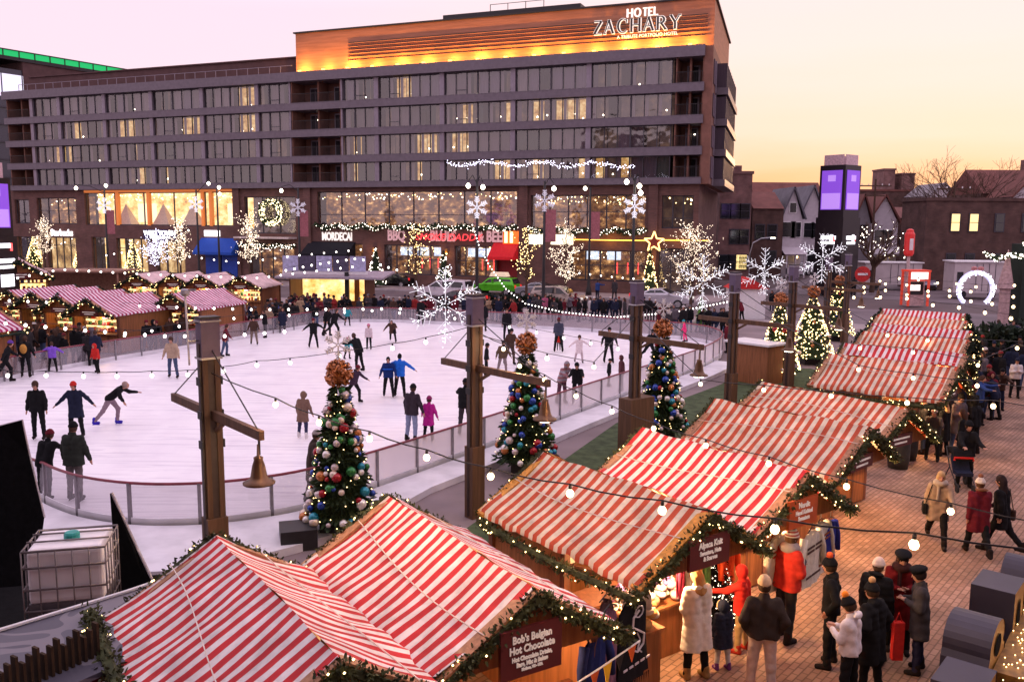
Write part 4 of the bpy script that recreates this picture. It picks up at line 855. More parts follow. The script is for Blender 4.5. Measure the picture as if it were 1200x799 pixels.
def xmas(label, px, yball, Y=None, h=3.25, r=.80, nl=150, nor=94, seed=1, planter=True, lit=True, flake_m=None):
    rr = random.Random(seed); zb = h+.33; D = Y or 3.2*1039/(yball-264); p = atY(px, yball, D); z0 = 0
    t = thing('christmas_tree', label, 'christmas tree', (p.x, p.y, 0), 0, 'ornament covered christmas trees by the rink')
    mb = MB(); mb.tube([(0, 0, .1), (0, 0, h*.9)], [.07, .03], 8); mb.build('trunk', M_bark, t)
    mb = MB(); mb.use(M_leaf)
    for k in range(int(4200 if D < 30 else 1800)):
        v = rr.random()**.75; z = .35+(h-.3)*(1-v); rad = (.10+r*v**.9)*(.86+.16*math.sin(v*40+rr.random()*.6)); a = rr.uniform(0, 2*PI); q = rad*rr.uniform(.55, 1.03)
        pt_ = Vector((q*math.cos(a), q*math.sin(a), z)); d = Vector((math.cos(a), math.sin(a), rr.uniform(-.55, .3))).normalized()*rr.uniform(.09, .2); s_ = d.cross(Vector((rr.gauss(0, 1), rr.gauss(0, 1), rr.gauss(0, 1)))).normalized()*.03
        mb.add([pt_-s_, pt_+s_, pt_+d*.6+s_*.9, pt_+d, pt_+d*.6-s_*.9], [(0, 1, 2, 3, 4)])
    mb.lathe((0, 0, .35), [(r*.8, 0), (r*.45, h*.4), (.05, h-.5)], 12)
    mb.build('foliage', None, t)
    for k in range(nor if D < 35 else 30):
        v = rr.random()**.7; z = .45+(h-.45)*(1-v); a = rr.uniform(PI*.95, PI*2.05) if D < 35 else rr.uniform(0, 2*PI); rad = .12+r*v**.9
        ob = MB(); s_ = rr.choice((.055, .07, .085, .09, .11)); ob.ball((0, 0, 0), s_, 12, 8); ob.build('ornament', rr.choice(ORN), t, True, loc=(rad*math.cos(a), rad*math.sin(a), z))
    mb = MB()
    for k in range(nl):
        v = rr.random()**.7; z = .4+(h-.4)*(1-v); a = rr.uniform(0, 2*PI); rad = .12+r*v**.9+.03; octa(mb, (rad*math.cos(a), rad*math.sin(a), z), .014 if D < 35 else .035)
    tag(mb.build('fairy_lights', M_fairyy, t), kind='stuff')
    mb = MB(); mb.ball((0, 0, zb-.05), .2, 10, 8)
    for k in range(150):
        d = Vector((rr.gauss(0, 1), rr.gauss(0, 1), rr.gauss(0, 1))).normalized(); c = Vector((0, 0, zb))+d*.19; u = d.orthogonal().normalized(); u = Matrix.Rotation(rr.uniform(0, 6), 3, d) @ u; w_ = d.cross(u)*.025
        L_ = .13; P = [c, c+d*L_*.7+u*.04, c+d*L_+u*.0, c+d*L_*.6-u*.05, c]
        for q in range(4): mb.add([P[q]-w_, P[q]+w_, P[q+1]+w_, P[q+1]-w_], [(0, 1, 2, 3)])
    mb.build('bow_topper', M_bow, t)
    flake(t, (0, 0, zb+.62), .30, flake_m or M_white, .018, 0.3)
    mb = MB(); mb.tube([(0, 0, zb), (0, 0, zb+.4)], .015, 5); mb.build('topper_stem', M_white, t)
    if planter: mb = MB(); mb.box((0, 0, .2), (.8, .8, .4)); mb.build('planter', M_dark, t)
    return t
xmas('nearest ornament covered christmas tree, behind the front stall roofs', 397, 443, seed=1, r=.69)
xmas('ornament christmas tree behind the second post, its copper bow before the skaters', 617, 405, seed=2, r=.72)
xmas('ornament christmas tree right of the boxed third post', 777, 386, seed=3, r=.74)
mb = MB(); mb.box((-4.5, 17.9, .22), (.75, .75, .44), .3); tag(mb.build('planter_box', M_dark), 'dark square box on the ice apron left of the nearest christmas tree', 'planter')
xmas('lit christmas tree left of the fifth post, thick with warm lights', 915, 350, Y=38.5, nl=420, seed=4, r=.85)
xmas('lit christmas tree between the fifth and sixth posts', 954, 337, Y=43, nl=420, seed=5, r=1.0)
xmas('lit christmas tree half hidden by the farthest posts', 984, 327, Y=52, nl=300, seed=6, r=.9)
# hanging snowflakes
M_snow = glow('snowflake_tubes', (.92, .90, 1.0), .62); M_snowb = glow('snowflake_white', (.95, .92, 1.0), 2.5)
def hangflake(px, py, D, R, label, seed):
    p = atY(px, py, D); t = thing('hanging_snowflake', label, 'snowflake light', p, 0, 'big lit snowflakes hung on wires'); flake(t, (0, 0, 0), R, M_snow, R*.011, .1, 'tubes')
    rr = random.Random(seed); mb = MB()
    for k in range(170):
        a = PI/3*rr.randrange(6)+PI/6; f = rr.uniform(.1, 1); octa(mb, (R*f*math.cos(a)+rr.gauss(0, .09)*R, rr.uniform(-.05, .05), R*f*math.sin(a)+rr.gauss(0, .06)*R), R*.016)
    tag(mb.build('fairy_lights', M_snowb, t), kind='stuff'); mb = MB(); mb.tube([(0, 0, R), (0, 0, R+.25)], .01, 4); mb.build('hanger', M_dark, t)
hangflake(522, 358, 24, 1.02, 'big lit snowflake hanging left of the second post', 1)
hangflake(824, 331, 31, .98, 'big lit snowflake hanging before the sparkling tree at the hotel corner', 2)
hangflake(896, 318, 42, 1.12, 'big lit snowflake hanging left of the dark tower', 3)
hangflake(964, 303, 41, 1.15, 'big lit snowflake hanging before the dark tower', 4)
# ------------------------------------------------------------------ sparkling trees
M_fairyt = glow('fairy_tree', (1.0, .78, .58), 3.4)
def lit_tree(label, px, D, z0, h, r, lights, lm, seed, shape='egg', dot=.05, name='sparkling_tree', leaves=0):
    rr = random.Random(seed); p = atY(px, 300, D); t = thing(name, label, 'tree', (p.x, p.y, z0), 0, 'street trees wrapped in fairy lights')
    mb = MB(); mb.tube([(0, 0, 0), (.03, 0, h*.35), (0, .05, h*.75)], [.14, .1, .03], 7); mb.build('trunk', M_bark, t)
    mb = MB(); lb = MB(); tips = []
    for k in range(46 if h > 4 else 26):
        a = rr.uniform(0, 2*PI); v = rr.uniform(.12, .95); z = h*.12+h*.8*v; rad = r*(math.sin(PI*min(1, v*.8+.22))**.8 if shape == 'egg' else (1.05-v))*rr.uniform(.6, 1.05)
        s = Vector((0, 0, z*.75+h*.06)); e = Vector((rad*math.cos(a), rad*math.sin(a), min(h, z+rad*.55))); m_ = s.lerp(e, .5)+Vector((rr.gauss(0, .08), rr.gauss(0, .08), .1))
        mb.tube([s, m_, e], [.035, .02, .008], 4, False); tips.append((s, m_, e))
        for q in range(2):
            e2 = m_+Vector((rr.gauss(0, r*.3), rr.gauss(0, r*.3), rr.uniform(.1, r*.6))); mb.tube([m_, e2], [.014, .006], 3, False); tips.append((m_, m_.lerp(e2, .5), e2))
    mb.build('branches', M_bark, t)
    for k in range(lights):
        s, m_, e = rr.choice(tips); u = rr.random(); q = (s.lerp(m_, u*2) if u < .5 else m_.lerp(e, u*2-1))+Vector((rr.gauss(0, .05), rr.gauss(0, .05), rr.gauss(0, .05))); octa(lb, q, dot*rr.uniform(.6, 1.2))
    tag(lb.build('fairy_lights', lm, t), kind='stuff')
    return t
def cone_tree(label, p, h, r, lights, lm, seed, dot=.04, pot=True, leaf=None):
    rr = random.Random(seed); t = thing('lit_fir_tree', label, 'tree', p, 0, 'small lit fir trees')
    mb = MB(); mb.use(leaf or M_leaf); mb.lathe((0, 0, .3), [(r*.75, 0), (r*.4, h*.45), (.03, h-.35)], 9)
    for k in range(650):
        v = rr.random()**.8; z = .3+(h-.3)*(1-v); a = rr.uniform(0, 2*PI); q = r*v*rr.uniform(.7, 1.05)+.04; P = Vector((q*math.cos(a), q*math.sin(a), z)); d = Vector((math.cos(a), math.sin(a), -.4))*rr.uniform(.12, .26)*max(.5, r); s_ = d.cross(Vector((0, 0, 1))).normalized()*.08*max(.4, r)
        mb.add([P-s_, P+s_, P+d], [(0, 1, 2)])
    mb.build('foliage', None, t); mb = MB(); mb.tube([(0, 0, 0), (0, 0, .5)], .06, 6); mb.build('trunk', M_bark, t)
    if lights:
        mb = MB()
        for k in range(lights):
            v = rr.random()**.7; z = .3+(h-.3)*(1-v); a = rr.uniform(0, 2*PI); q = r*v*1.03+.05; octa(mb, (q*math.cos(a), q*math.sin(a), z), dot)
        tag(mb.build('fairy_lights', lm, t), kind='stuff')
    return t
lit_tree('tall sparkling tree at the far left behind the pink stalls', 52, 112, 0, 8.2, 1.9, 650, M_fairyt, 1, dot=.042)
lit_tree('sparkling lilac tinted tree below the blue board sign', 184, 104, 0, 5.8, 2.1, 750, M_fairyb, 2, dot=.042)
lit_tree('taller narrow sparkling tree right of the lilac one', 211, 103, 0, 7.9, 1.8, 700, M_fairyt, 3, dot=.042)
lit_tree('tall cone shaped sparkling tree left of the big wreath', 292, 98, 0, 9.0, 2.2, 800, M_fairyt, 4, 'cone', dot=.042)
lit_tree('sparkling tree before the yellow doorway and silver car', 663, 75.5, 0, 7.6, 1.9, 900, M_fairyt, 5, dot=.030)
lit_tree('largest sparkling tree at the right corner of the hotel', 811, 66, 0, 7.4, 2.5, 1150, M_fairyt, 6, dot=.028)
lit_tree('bare street tree with sparse lights before the restaurant', 487, 79, 0, 7.5, 1.8, 160, M_fairyy, 7, dot=.045)
lit_tree('bare street tree with sparse lights left of the yellow doorway', 617, 79, 0, 7.4, 1.5, 170, M_fairyy, 8, dot=.045)
for px, D, h, r, lab in ((40, 116, 4.6, 1.3, 'yellow lit fir left of the tall sparkling tree'), (95, 115, 4.2, 1.2, 'yellow lit fir below the coffee sign'), (156, 111, 4.4, 1.2, 'yellow lit fir left of the lilac tree'), (762, 84.0, 4.6, .8, 'slim lit fir beside the corner wall lamp'), (440, 92.5, 4.2, 1.1, 'dark fir with few lights beside the black awning'), (520, 90.5, 4.0, .9, 'dark fir below the right brass lamp')):
    p = atY(px, 300, D); cone_tree(lab, (p.x, p.y, 0), h, r, 420 if 'yellow' in lab else 110 if 'slim' in lab else 60, M_fairyy if 'dark' not in lab else M_fairyw, int(px), dot=.06)
for px, py, h, r, lab in ((180/4, 404, 2.6, .55, 'dark unlit fir for sale before the gabled stalls, left'), (58, 406, 2.9, .62, 'dark unlit fir for sale before the gabled stalls, middle'), (76, 405, 2.6, .6, 'dark unlit fir for sale before the gabled stalls, right')):
    p = atz(px, py, 0); cone_tree(lab, (p.x, p.y+1.2, 0), h, r, 0, None, int(px), leaf=M_leafd)
# ------------------------------------------------------------------ street lamps, banners
def street_lamp(px, D, heads, label, flake_=None, banner=False, ht_=10.2, seed=0, flake_lit=False):
    p = atY(px, 330, D); t = thing('street_lamp', label, 'street lamp', (p.x, p.y, 0), 0, 'tall black street lamps')
    mb = MB(); mb.lathe((0, 0, 0), [(.3, 0), (.28, .5), (.16, .9), (.12, 3), (.09, ht_)], 10); mb.build('post', M_dark, t, True)
    for i, (hx, hz) in enumerate(heads):
        mb = MB(); mb.tube([(0, 0, ht_-.4), (hx*.5, 0, ht_+.3), (hx, 0, hz+.35)], .04, 6); mb.build('bracket', M_dark, t)
        h = MB(); h.lathe((hx, 0, hz), [(.05, -.22), (.15, -.14), (.19, 0), (.07, .17)], 10); h.build('lantern', M_lamp, t, True)
    if banner: mb = MB(); mb.span(.1, .95, -.03, .03, ht_*.52, ht_*.52+2.6); mb.build('banner', mat('banner_red', (.35, .12, .14), .7), t)
    if flake_: flake(t, (0.0, -.25, flake_), .85, M_snow if flake_lit else mat('flake_grey', (.6, .55, .6), .5, emit=(.8, .8, 1), es=.25), .05, 0, 'snowflake_ornament')
    return t
street_lamp(128, 98, [(-3.1, 10.3), (.2, 10.6)], 'street lamp with a lit snowflake before the orange window', 8.4, True, flake_lit=True)
street_lamp(234, 98, [(1.4, 10.9)], 'street lamp left of its twin by the orange window', 8.6, False, flake_lit=True)
street_lamp(258, 96, [(.25, 10.4), (.3, 9.7)], 'street lamp with two bright heads above the blue awning')
street_lamp(352, 90, [(-1.7, 9.9)], 'street lamp with a grey snowflake and red banner left of the restaurant', 8.2, True)
street_lamp(559, 70, [(-.7, 9.7), (.45, 9.6)], 'street lamp with a lit snowflake rising behind the second post', 8.0, flake_lit=True)
street_lamp(637, 72, [(.75, 9.6)], 'street lamp with a grey snowflake and banner before the cream sign', 8.6, True)
street_lamp(690, 84, [(-.5, 10.1)], 'street lamp standing on the pavement right of the yellow door', None, True)
street_lamp(741, 66, [(-.6, 9.9), (.35, 9.6), (.45, 9.1)], 'street lamp with three heads and a lit snowflake behind the third post', 8.1, flake_lit=True)
# hotel-front icicle lights strung across the lower balcony band
rr = random.Random(9); mb = MB()
for k in range(300):
    u = k/300; x = 524+220*u; octa(mb, atY(x+rr.uniform(-1, 1), 191+2.5*math.sin(u*22)+3*u+rr.gauss(0, 1.5), 74), .036)
l = thing('icicle_lights', 'long band of white icicle lights strung across the street before the hotel', 'string lights'); tag(mb.build('fairy_lights', M_fairyb, l), kind='stuff')
mb = MB(); mb.tube([atY(515, 190, 74), atY(634, 193, 74), atY(748, 196, 74)], .02, 4); mb.build('cable', M_dark, l)
# ------------------------------------------------------------------ cars
M_tyre = mat('tyre', (.015, .015, .016), .8); M_rim = mat('rim', (.5, .5, .52), .3, .5, .7); M_cglass = mat('car_glass', (.015, .018, .022), .08, .7, 0, 0)
M_tail = glow('tail_light', (.8, .02, .02), .7); M_head = glow('head_light', (.9, .88, .8), .6)
PROF = {'suv': ([(-2.3, .45), (-2.32, .95), (-2.2, 1.1), (-1.95, 1.68), (-.2, 1.74), (.5, 1.66), (1.15, 1.12), (2.1, .98), (2.3, .75), (2.32, .42)], [(-1.95, 1.16), (-1.8, 1.58), (-.2, 1.63), (.42, 1.56), (.95, 1.14)]),
        'van': ([(-2.5, .4), (-2.52, 1.0), (-2.4, 1.2), (-2.25, 1.78), (-.4, 1.84), (.6, 1.74), (1.5, 1.18), (2.3, .98), (2.5, .7), (2.5, .4)], [(-2.15, 1.2), (-2.05, 1.66), (-.4, 1.72), (.55, 1.63), (1.25, 1.2)]),
        'sedan': ([(-2.3, .4), (-2.32, .85), (-2.2, 1.0), (-1.5, 1.05), (-.8, 1.42), (.1, 1.46), (.9, 1.08), (2.0, .92), (2.3, .7), (2.3, .38)], [(-1.25, 1.06), (-.72, 1.34), (.08, 1.38), (.72, 1.08)])}
def car(kind, label, px, py, rz, col, z0=-.12, roof_sign=False, name='parked_car', sc=1.0):
    p = atz(px, py, z0); t = thing(name, label, 'car', (p.x, p.y, z0), rz); t.scale = (sc,)*3
    prof, win = PROF[kind]; m = mat('car_paint_'+label.split()[0]+kind, col, .25, .6, .3, .05)
    mb = MB(); W = .9; n = len(prof); vs = []; tw = [1 if z < 1.15 else (.86 if z > 1.5 or (kind == 'sedan' and z > 1.3) else .95) for _, z in prof]
    for s_ in (-1, 1):
        vs += [(x, s_*W*tw[i]*.97, z) for i, (x, z) in enumerate(prof)]
    mb.add(vs, [tuple(range(n)), tuple(range(2*n-1, n-1, -1))]+[(i, n+i, n+(i+1) % n, (i+1) % n) for i in range(n)])
    b = mb.build('body', m, t)
    bv = b.modifiers.new('bevel', 'BEVEL'); bv.width = .06; bv.segments = 2
    mb = MB(); mb.use(M_cglass)
    for s_ in (-1, 1):
        mb.add([(x, s_*(W*(.955 if z < 1.3 else .87)+.012), z) for x, z in win], [tuple(range(len(win))) if s_ < 0 else tuple(range(len(win)))[::-1]])
    mb.use(m)
    for s_ in (-1, 1):
        for x in ((-.95, -.05, .05) if kind != 'sedan' else (-.35,)): mb.span(x-.04, x+.04, s_*W*.9, s_*W*.975, win[0][1], win[1][1])
    mb.use(M_cglass)
    i = [k for k in range(n-1) if prof[k][1] > 1.3 and prof[k+1][1] < 1.25][0]; (xa, za), (xb, zb) = prof[i], prof[i+1]
    mb.add([(xa*.95+xb*.05+.02, -.72, za-.02), (xa*.1+xb*.9+.03, -.8, zb+.08), (xa*.1+xb*.9+.03, .8, zb+.08), (xa*.95+xb*.05+.02, .72, za-.02)], [(0, 1, 2, 3)])
    (xa, za), (xb, zb) = (prof[3], prof[2]) if kind != 'sedan' else (prof[4], prof[3])
    mb.add([(xa-.03, -.72, za-.05), (xb-.03, -.78, zb+.06), (xb-.03, .78, zb+.06), (xa-.03, .72, za-.05)], [(3, 2, 1, 0)])
    mb.build('windows', None, t)
    for sx in (-1.45, 1.42):
        for s_ in (-1, 1):
            mb = MB(); mb.tube([(sx, s_*.7, .34), (sx, s_*.92, .34)], .34, 18); w_ = mb.build('wheel', M_tyre, t); mb = MB(); mb.tube([(sx, s_*.9, .34), (sx, s_*.935, .34)], .22, 14); mb.build('rim', M_rim, w_)
    for s_ in (-1, 1):
        mb = MB(); mb.box((2.27, s_*.68, .78), (.12, .3, .16)); mb.build('headlight', M_head, t); mb = MB(); mb.box((-2.3, s_*.72, .92), (.1, .22, .26)); mb.build('tail_light', M_tail, t)
        mb = MB(); mb.box((.75, s_*1.0, 1.1), (.16, .2, .13)); mb.build('mirror', m, t)
    mb = MB(); mb.box((2.31, 0, .5), (.06, 1.5, .22)); mb.box((-2.33, 0, .5), (.06, 1.5, .2)); mb.build('bumper', M_dark, t)
    if kind != 'sedan':
        mb = MB()
        for s_ in (-1, 1): mb.beam((-1.7, s_*.68, 1.78), (.2, s_*.68, 1.8), .05, .05)
        mb.build('roof_rail', M_dark, t)
    if roof_sign: mb = MB(); mb.prism([(-1.3, -.5, 1.8), (.5, -.5, 1.8), (.3, -.5, 2.2), (-1.1, -.5, 2.2)], (0, 0, 0), (0, 1.0, 0)); mb.build('roof_sign', mat('taxi_ad', (.75, .55, .4), .5, emit=(1, .8, .6), es=.4), t); mb = MB(); mb.tube([(-.05, -.905, .95), (-.05, -.925, .95)], .2, 16); mb.build('door_emblem', M_white, t)
    return t
PIH = HRZ
car('sedan', 'black sedan parked before the restaurant wall', 461, 336, HRZ+PI, (.01, .01, .012))
car('van', 'white minivan parked behind the big hanging snowflake', 522, 351, HRZ+PI, (.75, .72, .78))
car('suv', 'bright green taxi SUV with an advertising box on its roof', 581, 345.5, HRZ+PI, (.10, .55, .02), roof_sign=True, name='taxi')
car('suv', 'beige SUV parked left of the sparkling tree', 654, 359, HRZ, (.42, .34, .30))
car('sedan', 'grey sedan half hidden behind the beige SUV', 634, 349, HRZ, (.3, .3, .34))
car('sedan', 'silver hatchback parked right of the third post', 775, 360, HRZ, (.55, .53, .58), sc=1.1)
car('sedan', 'dark car at the kerb behind the white minivan', 536, 361, HRZ+PI, (.05, .04, .05))
for i, (px, py, c) in enumerate([(1084, 339, (.3, .3, .38)), (1105, 333, (.08, .08, .1)), (1160, 338, (.1, .08, .09)), (925, 322, (.35, .38, .45)), (878, 320, (.2, .2, .22)), (955, 322, (.5, .5, .55)), (1040, 320, (.4, .4, .42))]):
    car('suv' if i % 2 else 'sedan', ['blue grey car parked by the brown brick building', 'dark SUV right of the blue grey car', 'dark car behind the glowing arch', 'light car on the street left of the tower', 'grey car beside the flats', 'white car just left of the tower', 'pale car behind the white trailers'][i], px, py, PI*(.05 if i != 0 else -.6), c, z0=-.13)
for i in range(6):
    p = atz(560+i*17, 356.5+i*.4, 0); rr = random.Random(i); mb = MB(); sprigs(mb, [p+Vector((-.5, 0, .35)), p+Vector((.5, 0, .35))], .42, 300, .3, rr); tag(mb.build('shrub', M_leafd), 'low dark evergreen shrub in the street planter, %s from the left' % ['first', 'second', 'third', 'fourth', 'fifth', 'sixth'][i], 'shrub')
# ------------------------------------------------------------------ kiosk beyond the rink
kp = atz(392, 366, 0); kk = thing('food_kiosk', 'flat roofed food kiosk with a row of pale banners, warmly lit inside', 'kiosk', (kp.x, kp.y, 0), HRZ*.25)
mb = MB(); mb.span(-2.5, 3.1, 0, .12, 0, 2.7); mb.span(-2.55, -2.45, -2.6, 0, 0, 2.7); mb.span(3.05, 3.15, -2.6, 0, 0, 2.7); mb.build('wall', M_wood2, kk)
mb = MB(); mb.quad((-2.4, -.1, .9), (1.6, -.1, .9), (1.6, -.1, 2.6), (-2.4, -.1, 2.6)); mb.quad((2.0, -.1, .5), (3.0, -.1, .5), (3.0, -.1, 2.6), (2.0, -.1, 2.6)); mb.build('lit_interior', M_shop, kk)
mb = MB(); mb.span(-2.5, 1.8, -2.5, -1.9, 0, 1.0); mb.span(-2.5, 1.9, -2.6, -1.8, 1.0, 1.06); mb.build('counter', M_wood, kk)
mb = MB(); mb.add([(-3.4, -3.3, 2.72), (4.6, -3.3, 2.72), (4.6, .5, 3.0), (-3.4, .5, 3.0), (-3.4, -3.3, 2.86), (4.6, -3.3, 2.86), (4.6, .5, 3.14), (-3.4, .5, 3.14)], [(3, 2, 1, 0), (4, 5, 6, 7), (0, 1, 5, 4), (1, 2, 6, 5), (2, 3, 7, 6), (3, 0, 4, 7)]); mb.build('roof', mat('kiosk_roof', (.32, .27, .32), .6), kk)
for i in range(5):
    mb = MB(); mb.span(-3.0+i*1.25, -1.85+i*1.25, -2.6, -2.52, 3.25, 4.35); mb.build('banner', mat('banner_pale', (.42, .42, .62), .7) if i % 2 == 0 else mat('banner_dark', (.08, .07, .12), .7), kk)
mb = MB(); mb.span(-3.05, 3.3, -2.56, -2.5, 3.05, 3.25); mb.build('banner_rail', M_white, kk)
mb = MB(); mb.box((1.75, -2.55, 1.6), (.28, .28, 3.2)); mb.build('column', M_dark, kk)
lamp('kiosk_lamp', (kp.x, kp.y-1.2, 2.4), 70, (1, .62, .25), .2)
# ------------------------------------------------------------------ towers with purple screens
def tower(px, D, ztop, w_, label, rz, logos):
    p = atY(px, 330, D); t = thing('sign_tower', label, 'tower', (p.x, p.y, 0), rz)
    mb = MB(); mb.box((0, 0, ztop*.5), (w_, w_, ztop)); mb.box((0, 0, ztop*.3), (w_+.25, w_+.25, ztop*.6)); mb.build('body', mat('tower_dark', (.02, .014, .02), .35, .5, .3, .1), t)
    scr = glow('screen_purple', (.26, .08, .72), .65); scr2 = glow('screen_lilac', (.52, .28, .9), .7)
    for a in range(4):
        M_ = Matrix.Rotation(a*PI/2, 4, 'Z'); mb = MB(); h = w_/2+.04; z0, z1 = ztop*.66, ztop*.96
        mb.use(scr); mb.box((-0, -h, (z0+z1)/2), (w_*.8, .06, z1-z0), M=M_); mb.use(scr2); mb.box((0, -h-.04, z0+(z1-z0)*.22), (w_*.72, .03, (z1-z0)*.4), M=M_); mb.box((0, -h-.04, z1-(z1-z0)*.2), (w_*.3, .03, (z1-z0)*.16), M=M_)
        mb.build('screen', None, t)
        mb = MB(); mb.box((0, -w_*.42, ztop+.5), (w_*.75, .08, 1.0), M=M_); mb.build('top_panel', mat('pale_pink_panel', (.6, .42, .46), .5), t)
        if logos:
            mb = MB(); mb.use(M_snowb)
            for k, (x, z, ww, hh) in enumerate(logos): mb.box((x, -w_/2-.16, z), (ww, .04, hh), M=M_)
            mb.use(glow('logo_red', (1, .1, .1), 2)); mb.box((logos[0][0]+w_*.22, -w_/2-.17, logos[0][1]-.1), (w_*.06, .04, .5), M=M_); mb.build('logo', None, t)
    return t
tower(978, 88, 12.6, 2.75, 'tall dark tower with glowing purple screens at its top', math.radians(38), [(0, 5.6, 1.6, .35), (0, 5.1, 1.4, .25), (.35, 5.5, .3, .8)])
tower(-22, 58, 9.5, 2.9, 'dark tower with a purple screen and white emblems at the left edge', math.radians(-12), [(.35, 5.1, 1.3, .3), (.5, 4.1, 1.6, .28), (.4, 3.7, 1.4, .2), (.5, 2.8, 1.1, .8)])
# ------------------------------------------------------------------ right hand background
M_bbrown = brick('brick_brown', (.105, .055, .045), (.08, .042, .036), (.09, .06, .055), .4, .1, .01, plane='W'); M_bred = brick('brick_flat', (.22, .11, .10), (.17, .09, .085), (.16, .11, .11), .4, .1, .01, plane='W')
M_sid = mat('white_siding', (.55, .50, .54), .7, .3, 0, .08, 2); M_sidg = mat('grey_siding', (.22, .2, .22), .7, .3, 0, .1, 2); M_roofs = mat('slate_roof', (.12, .115, .14), .7, .3, 0, .2, 1); M_roofr = mat('red_brown_roof', (.16, .06, .05), .8, .3, 0, .2, 1)
M_winr = glow('lit_home_window', (1, .72, .3), 1.3)
def house(label, px0, px1, D, zt, m, roof='gable', rm=None, wins=(), porch=False, depth=9, name='house', cat='house', facing=0.0, eave=None, chimney=None):
    """px0..px1 across the front at range D; zt the ridge or parapet height"""
    a, b = atY(px0, 300, D), atY(px1, 300, D); w_ = b.x-a.x; t = thing(name, label, cat, ((a.x+b.x)/2, D, -.1), facing); ez = eave or (zt*.66 if roof == 'gable' else zt)
    mb = MB(); mb.span(-w_/2, w_/2, 0, depth, 0, ez)
    if roof == 'gable': mb.prism([(-w_/2, 0, ez), (w_/2, 0, ez), (0, 0, zt)], (0, 0, 0), (0, depth, 0))
    mb.build('wall', m, t)
    if roof == 'gable':
        mb = MB()
        for s_ in (-1, 1): mb.beam((0, -.4, zt+.1), (s_*(w_/2+.4), -.4, ez-.15), .2, .2, Vector((0, 1, 0))); mb.add([(0, -.3, zt+.12), (s_*(w_/2+.35), -.3, ez-.1), (s_*(w_/2+.35), depth+.3, ez-.1), (0, depth+.3, zt+.12)], [(0, 1, 2, 3)])
        r = mb.build('roof', rm or M_roofs, t)
    elif roof == 'side':
        mb = MB(); mb.prism([(-w_/2, -.3, ez), (-w_/2, depth+.3, ez), (-w_/2, depth/2, zt)], (0, 0, 0), (w_, 0, 0)); r = mb.build('roof', rm or M_roofs, t)
    else:
        mb = MB(); mb.span(-w_/2-.15, w_/2+.15, -.15, depth+.1, ez, ez+.35); r = mb.build('roof', rm or m, t)
    if chimney: mb = MB(); mb.box((w_*chimney, depth*.5, zt+.4), (.9, .9, 1.8)); mb.build('chimney', M_bred, r)
    for (fx, z, ww, hh, lit) in wins:
        mb = MB(); mb.use(M_frame if m is not M_sid else M_white); mb.box((fx*w_/2, -.05, z), (ww+.24, .1, hh+.24)); mb.use(M_winr if lit else M_cglass); mb.box((fx*w_/2, -.12, z), (ww, .06, hh)); mb.use(M_frame); mb.box((fx*w_/2, -.16, z), (ww, .04, .07)); mb.build('window', None, t)
    if porch:
        mb = MB(); mb.span(-w_/2, w_/2, -2.2, 0, 2.9, 3.1); mb.add([(-w_/2-.2, -2.4, 3.1), (w_/2+.2, -2.4, 3.1), (w_/2+.2, 0, 4.0), (-w_/2-.2, 0, 4.0)], [(0, 1, 2, 3)])
        for x in (-w_/2+.15, 0, w_/2-.15): mb.box((x, -2.1, 1.45), (.2, .2, 2.9))
        mb.span(-w_/2, w_/2, -2.2, -2.1, .5, 1.3); mb.build('porch', m, t)
        mb = MB(); mb.ball((.5, -1, 2.7), .18); mb.build('porch_lamp', M_fairyy, t)
    return t
W3 = [(x, z, 1.1, 1.7, False) for x in (-.6, 0, .6) for z in (2.2, 5.4, 8.6)]
house('three storey red brick flats with a lit ground window beside the hotel', 841, 878, 112, 13.2, M_bred, 'flat', wins=W3[:1]+[(.5, 2.2, 1.3, 1.8, True)]+W3[2:], chimney=.3)
house('dark brick house between the flats and the white houses', 880, 916, 116, 11.3, M_bbrown, 'side', M_roofr, wins=[(-.5, 6, 1.1, 1.8, False), (.3, 6, 1.1, 1.8, False), (.3, 2.6, 1.2, 1.8, False)], chimney=-.6, eave=9)
house('white gabled wooden house with a porch', 915, 938, 118, 11.8, M_sid, 'gable', wins=[(-.35, 6.3, 1.6, 1.9, False), (.4, 6.3, 1.2, 1.9, False), (0, 9.2, .8, 1.2, False)], porch=True)
house('second white gabled house, grey slate roof, left of the tower', 937, 962, 126, 12.4, M_sid, 'gable', M_roofs, wins=[(-.3, 6.2, 1.3, 2, False), (.4, 6.2, 1.2, 2, False), (.1, 2.6, 1.2, 1.8, False)])
house('long row house with a red brown roof behind the white houses', 884, 965, 150, 14.2, M_bbrown, 'side', M_roofr, wins=[(.1, 8, 1.2, 1.8, False)], chimney=.75, eave=10)
house('narrow dark house just right of the tower', 999, 1018, 120, 11.0, M_sidg, 'gable', M_roofr, wins=[(0, 6, 1.1, 1.8, False)])
house('white gabled house behind the lit bare tree', 1016, 1050, 122, 11.0, M_sid, 'gable', M_roofr, wins=[(-.3, 5.4, 1.1, 1.8, False), (.3, 5.4, 1.1, 1.8, False)], porch=True)
house('dark row house right of the lit bare tree', 1046, 1076, 125, 9.6, M_bbrown, 'side', M_roofr, wins=[(-.2, 5.4, 1.1, 1.8, False)], eave=8)
house('wide dark red roofed building behind the utility poles', 1000, 1066, 160, 13.0, M_bbrown, 'flat', M_roofr, wins=[])
for i, (a_, b_) in enumerate(((1030, 1043), (1051, 1066))): house('small square rooftop block on the skyline, %s of two' % ('left', 'right')[i], a_, b_, 190, 18.6-i*.9, M_bred, 'flat', depth=6)
W2 = [(x, 7.3, .85, 1.8, i < 2) for i, x in enumerate((-.52, -.22, .2, .64))]+[(x, 3.0, .85, 1.8, False) for x in (-.55, -.24, .16, .6)]
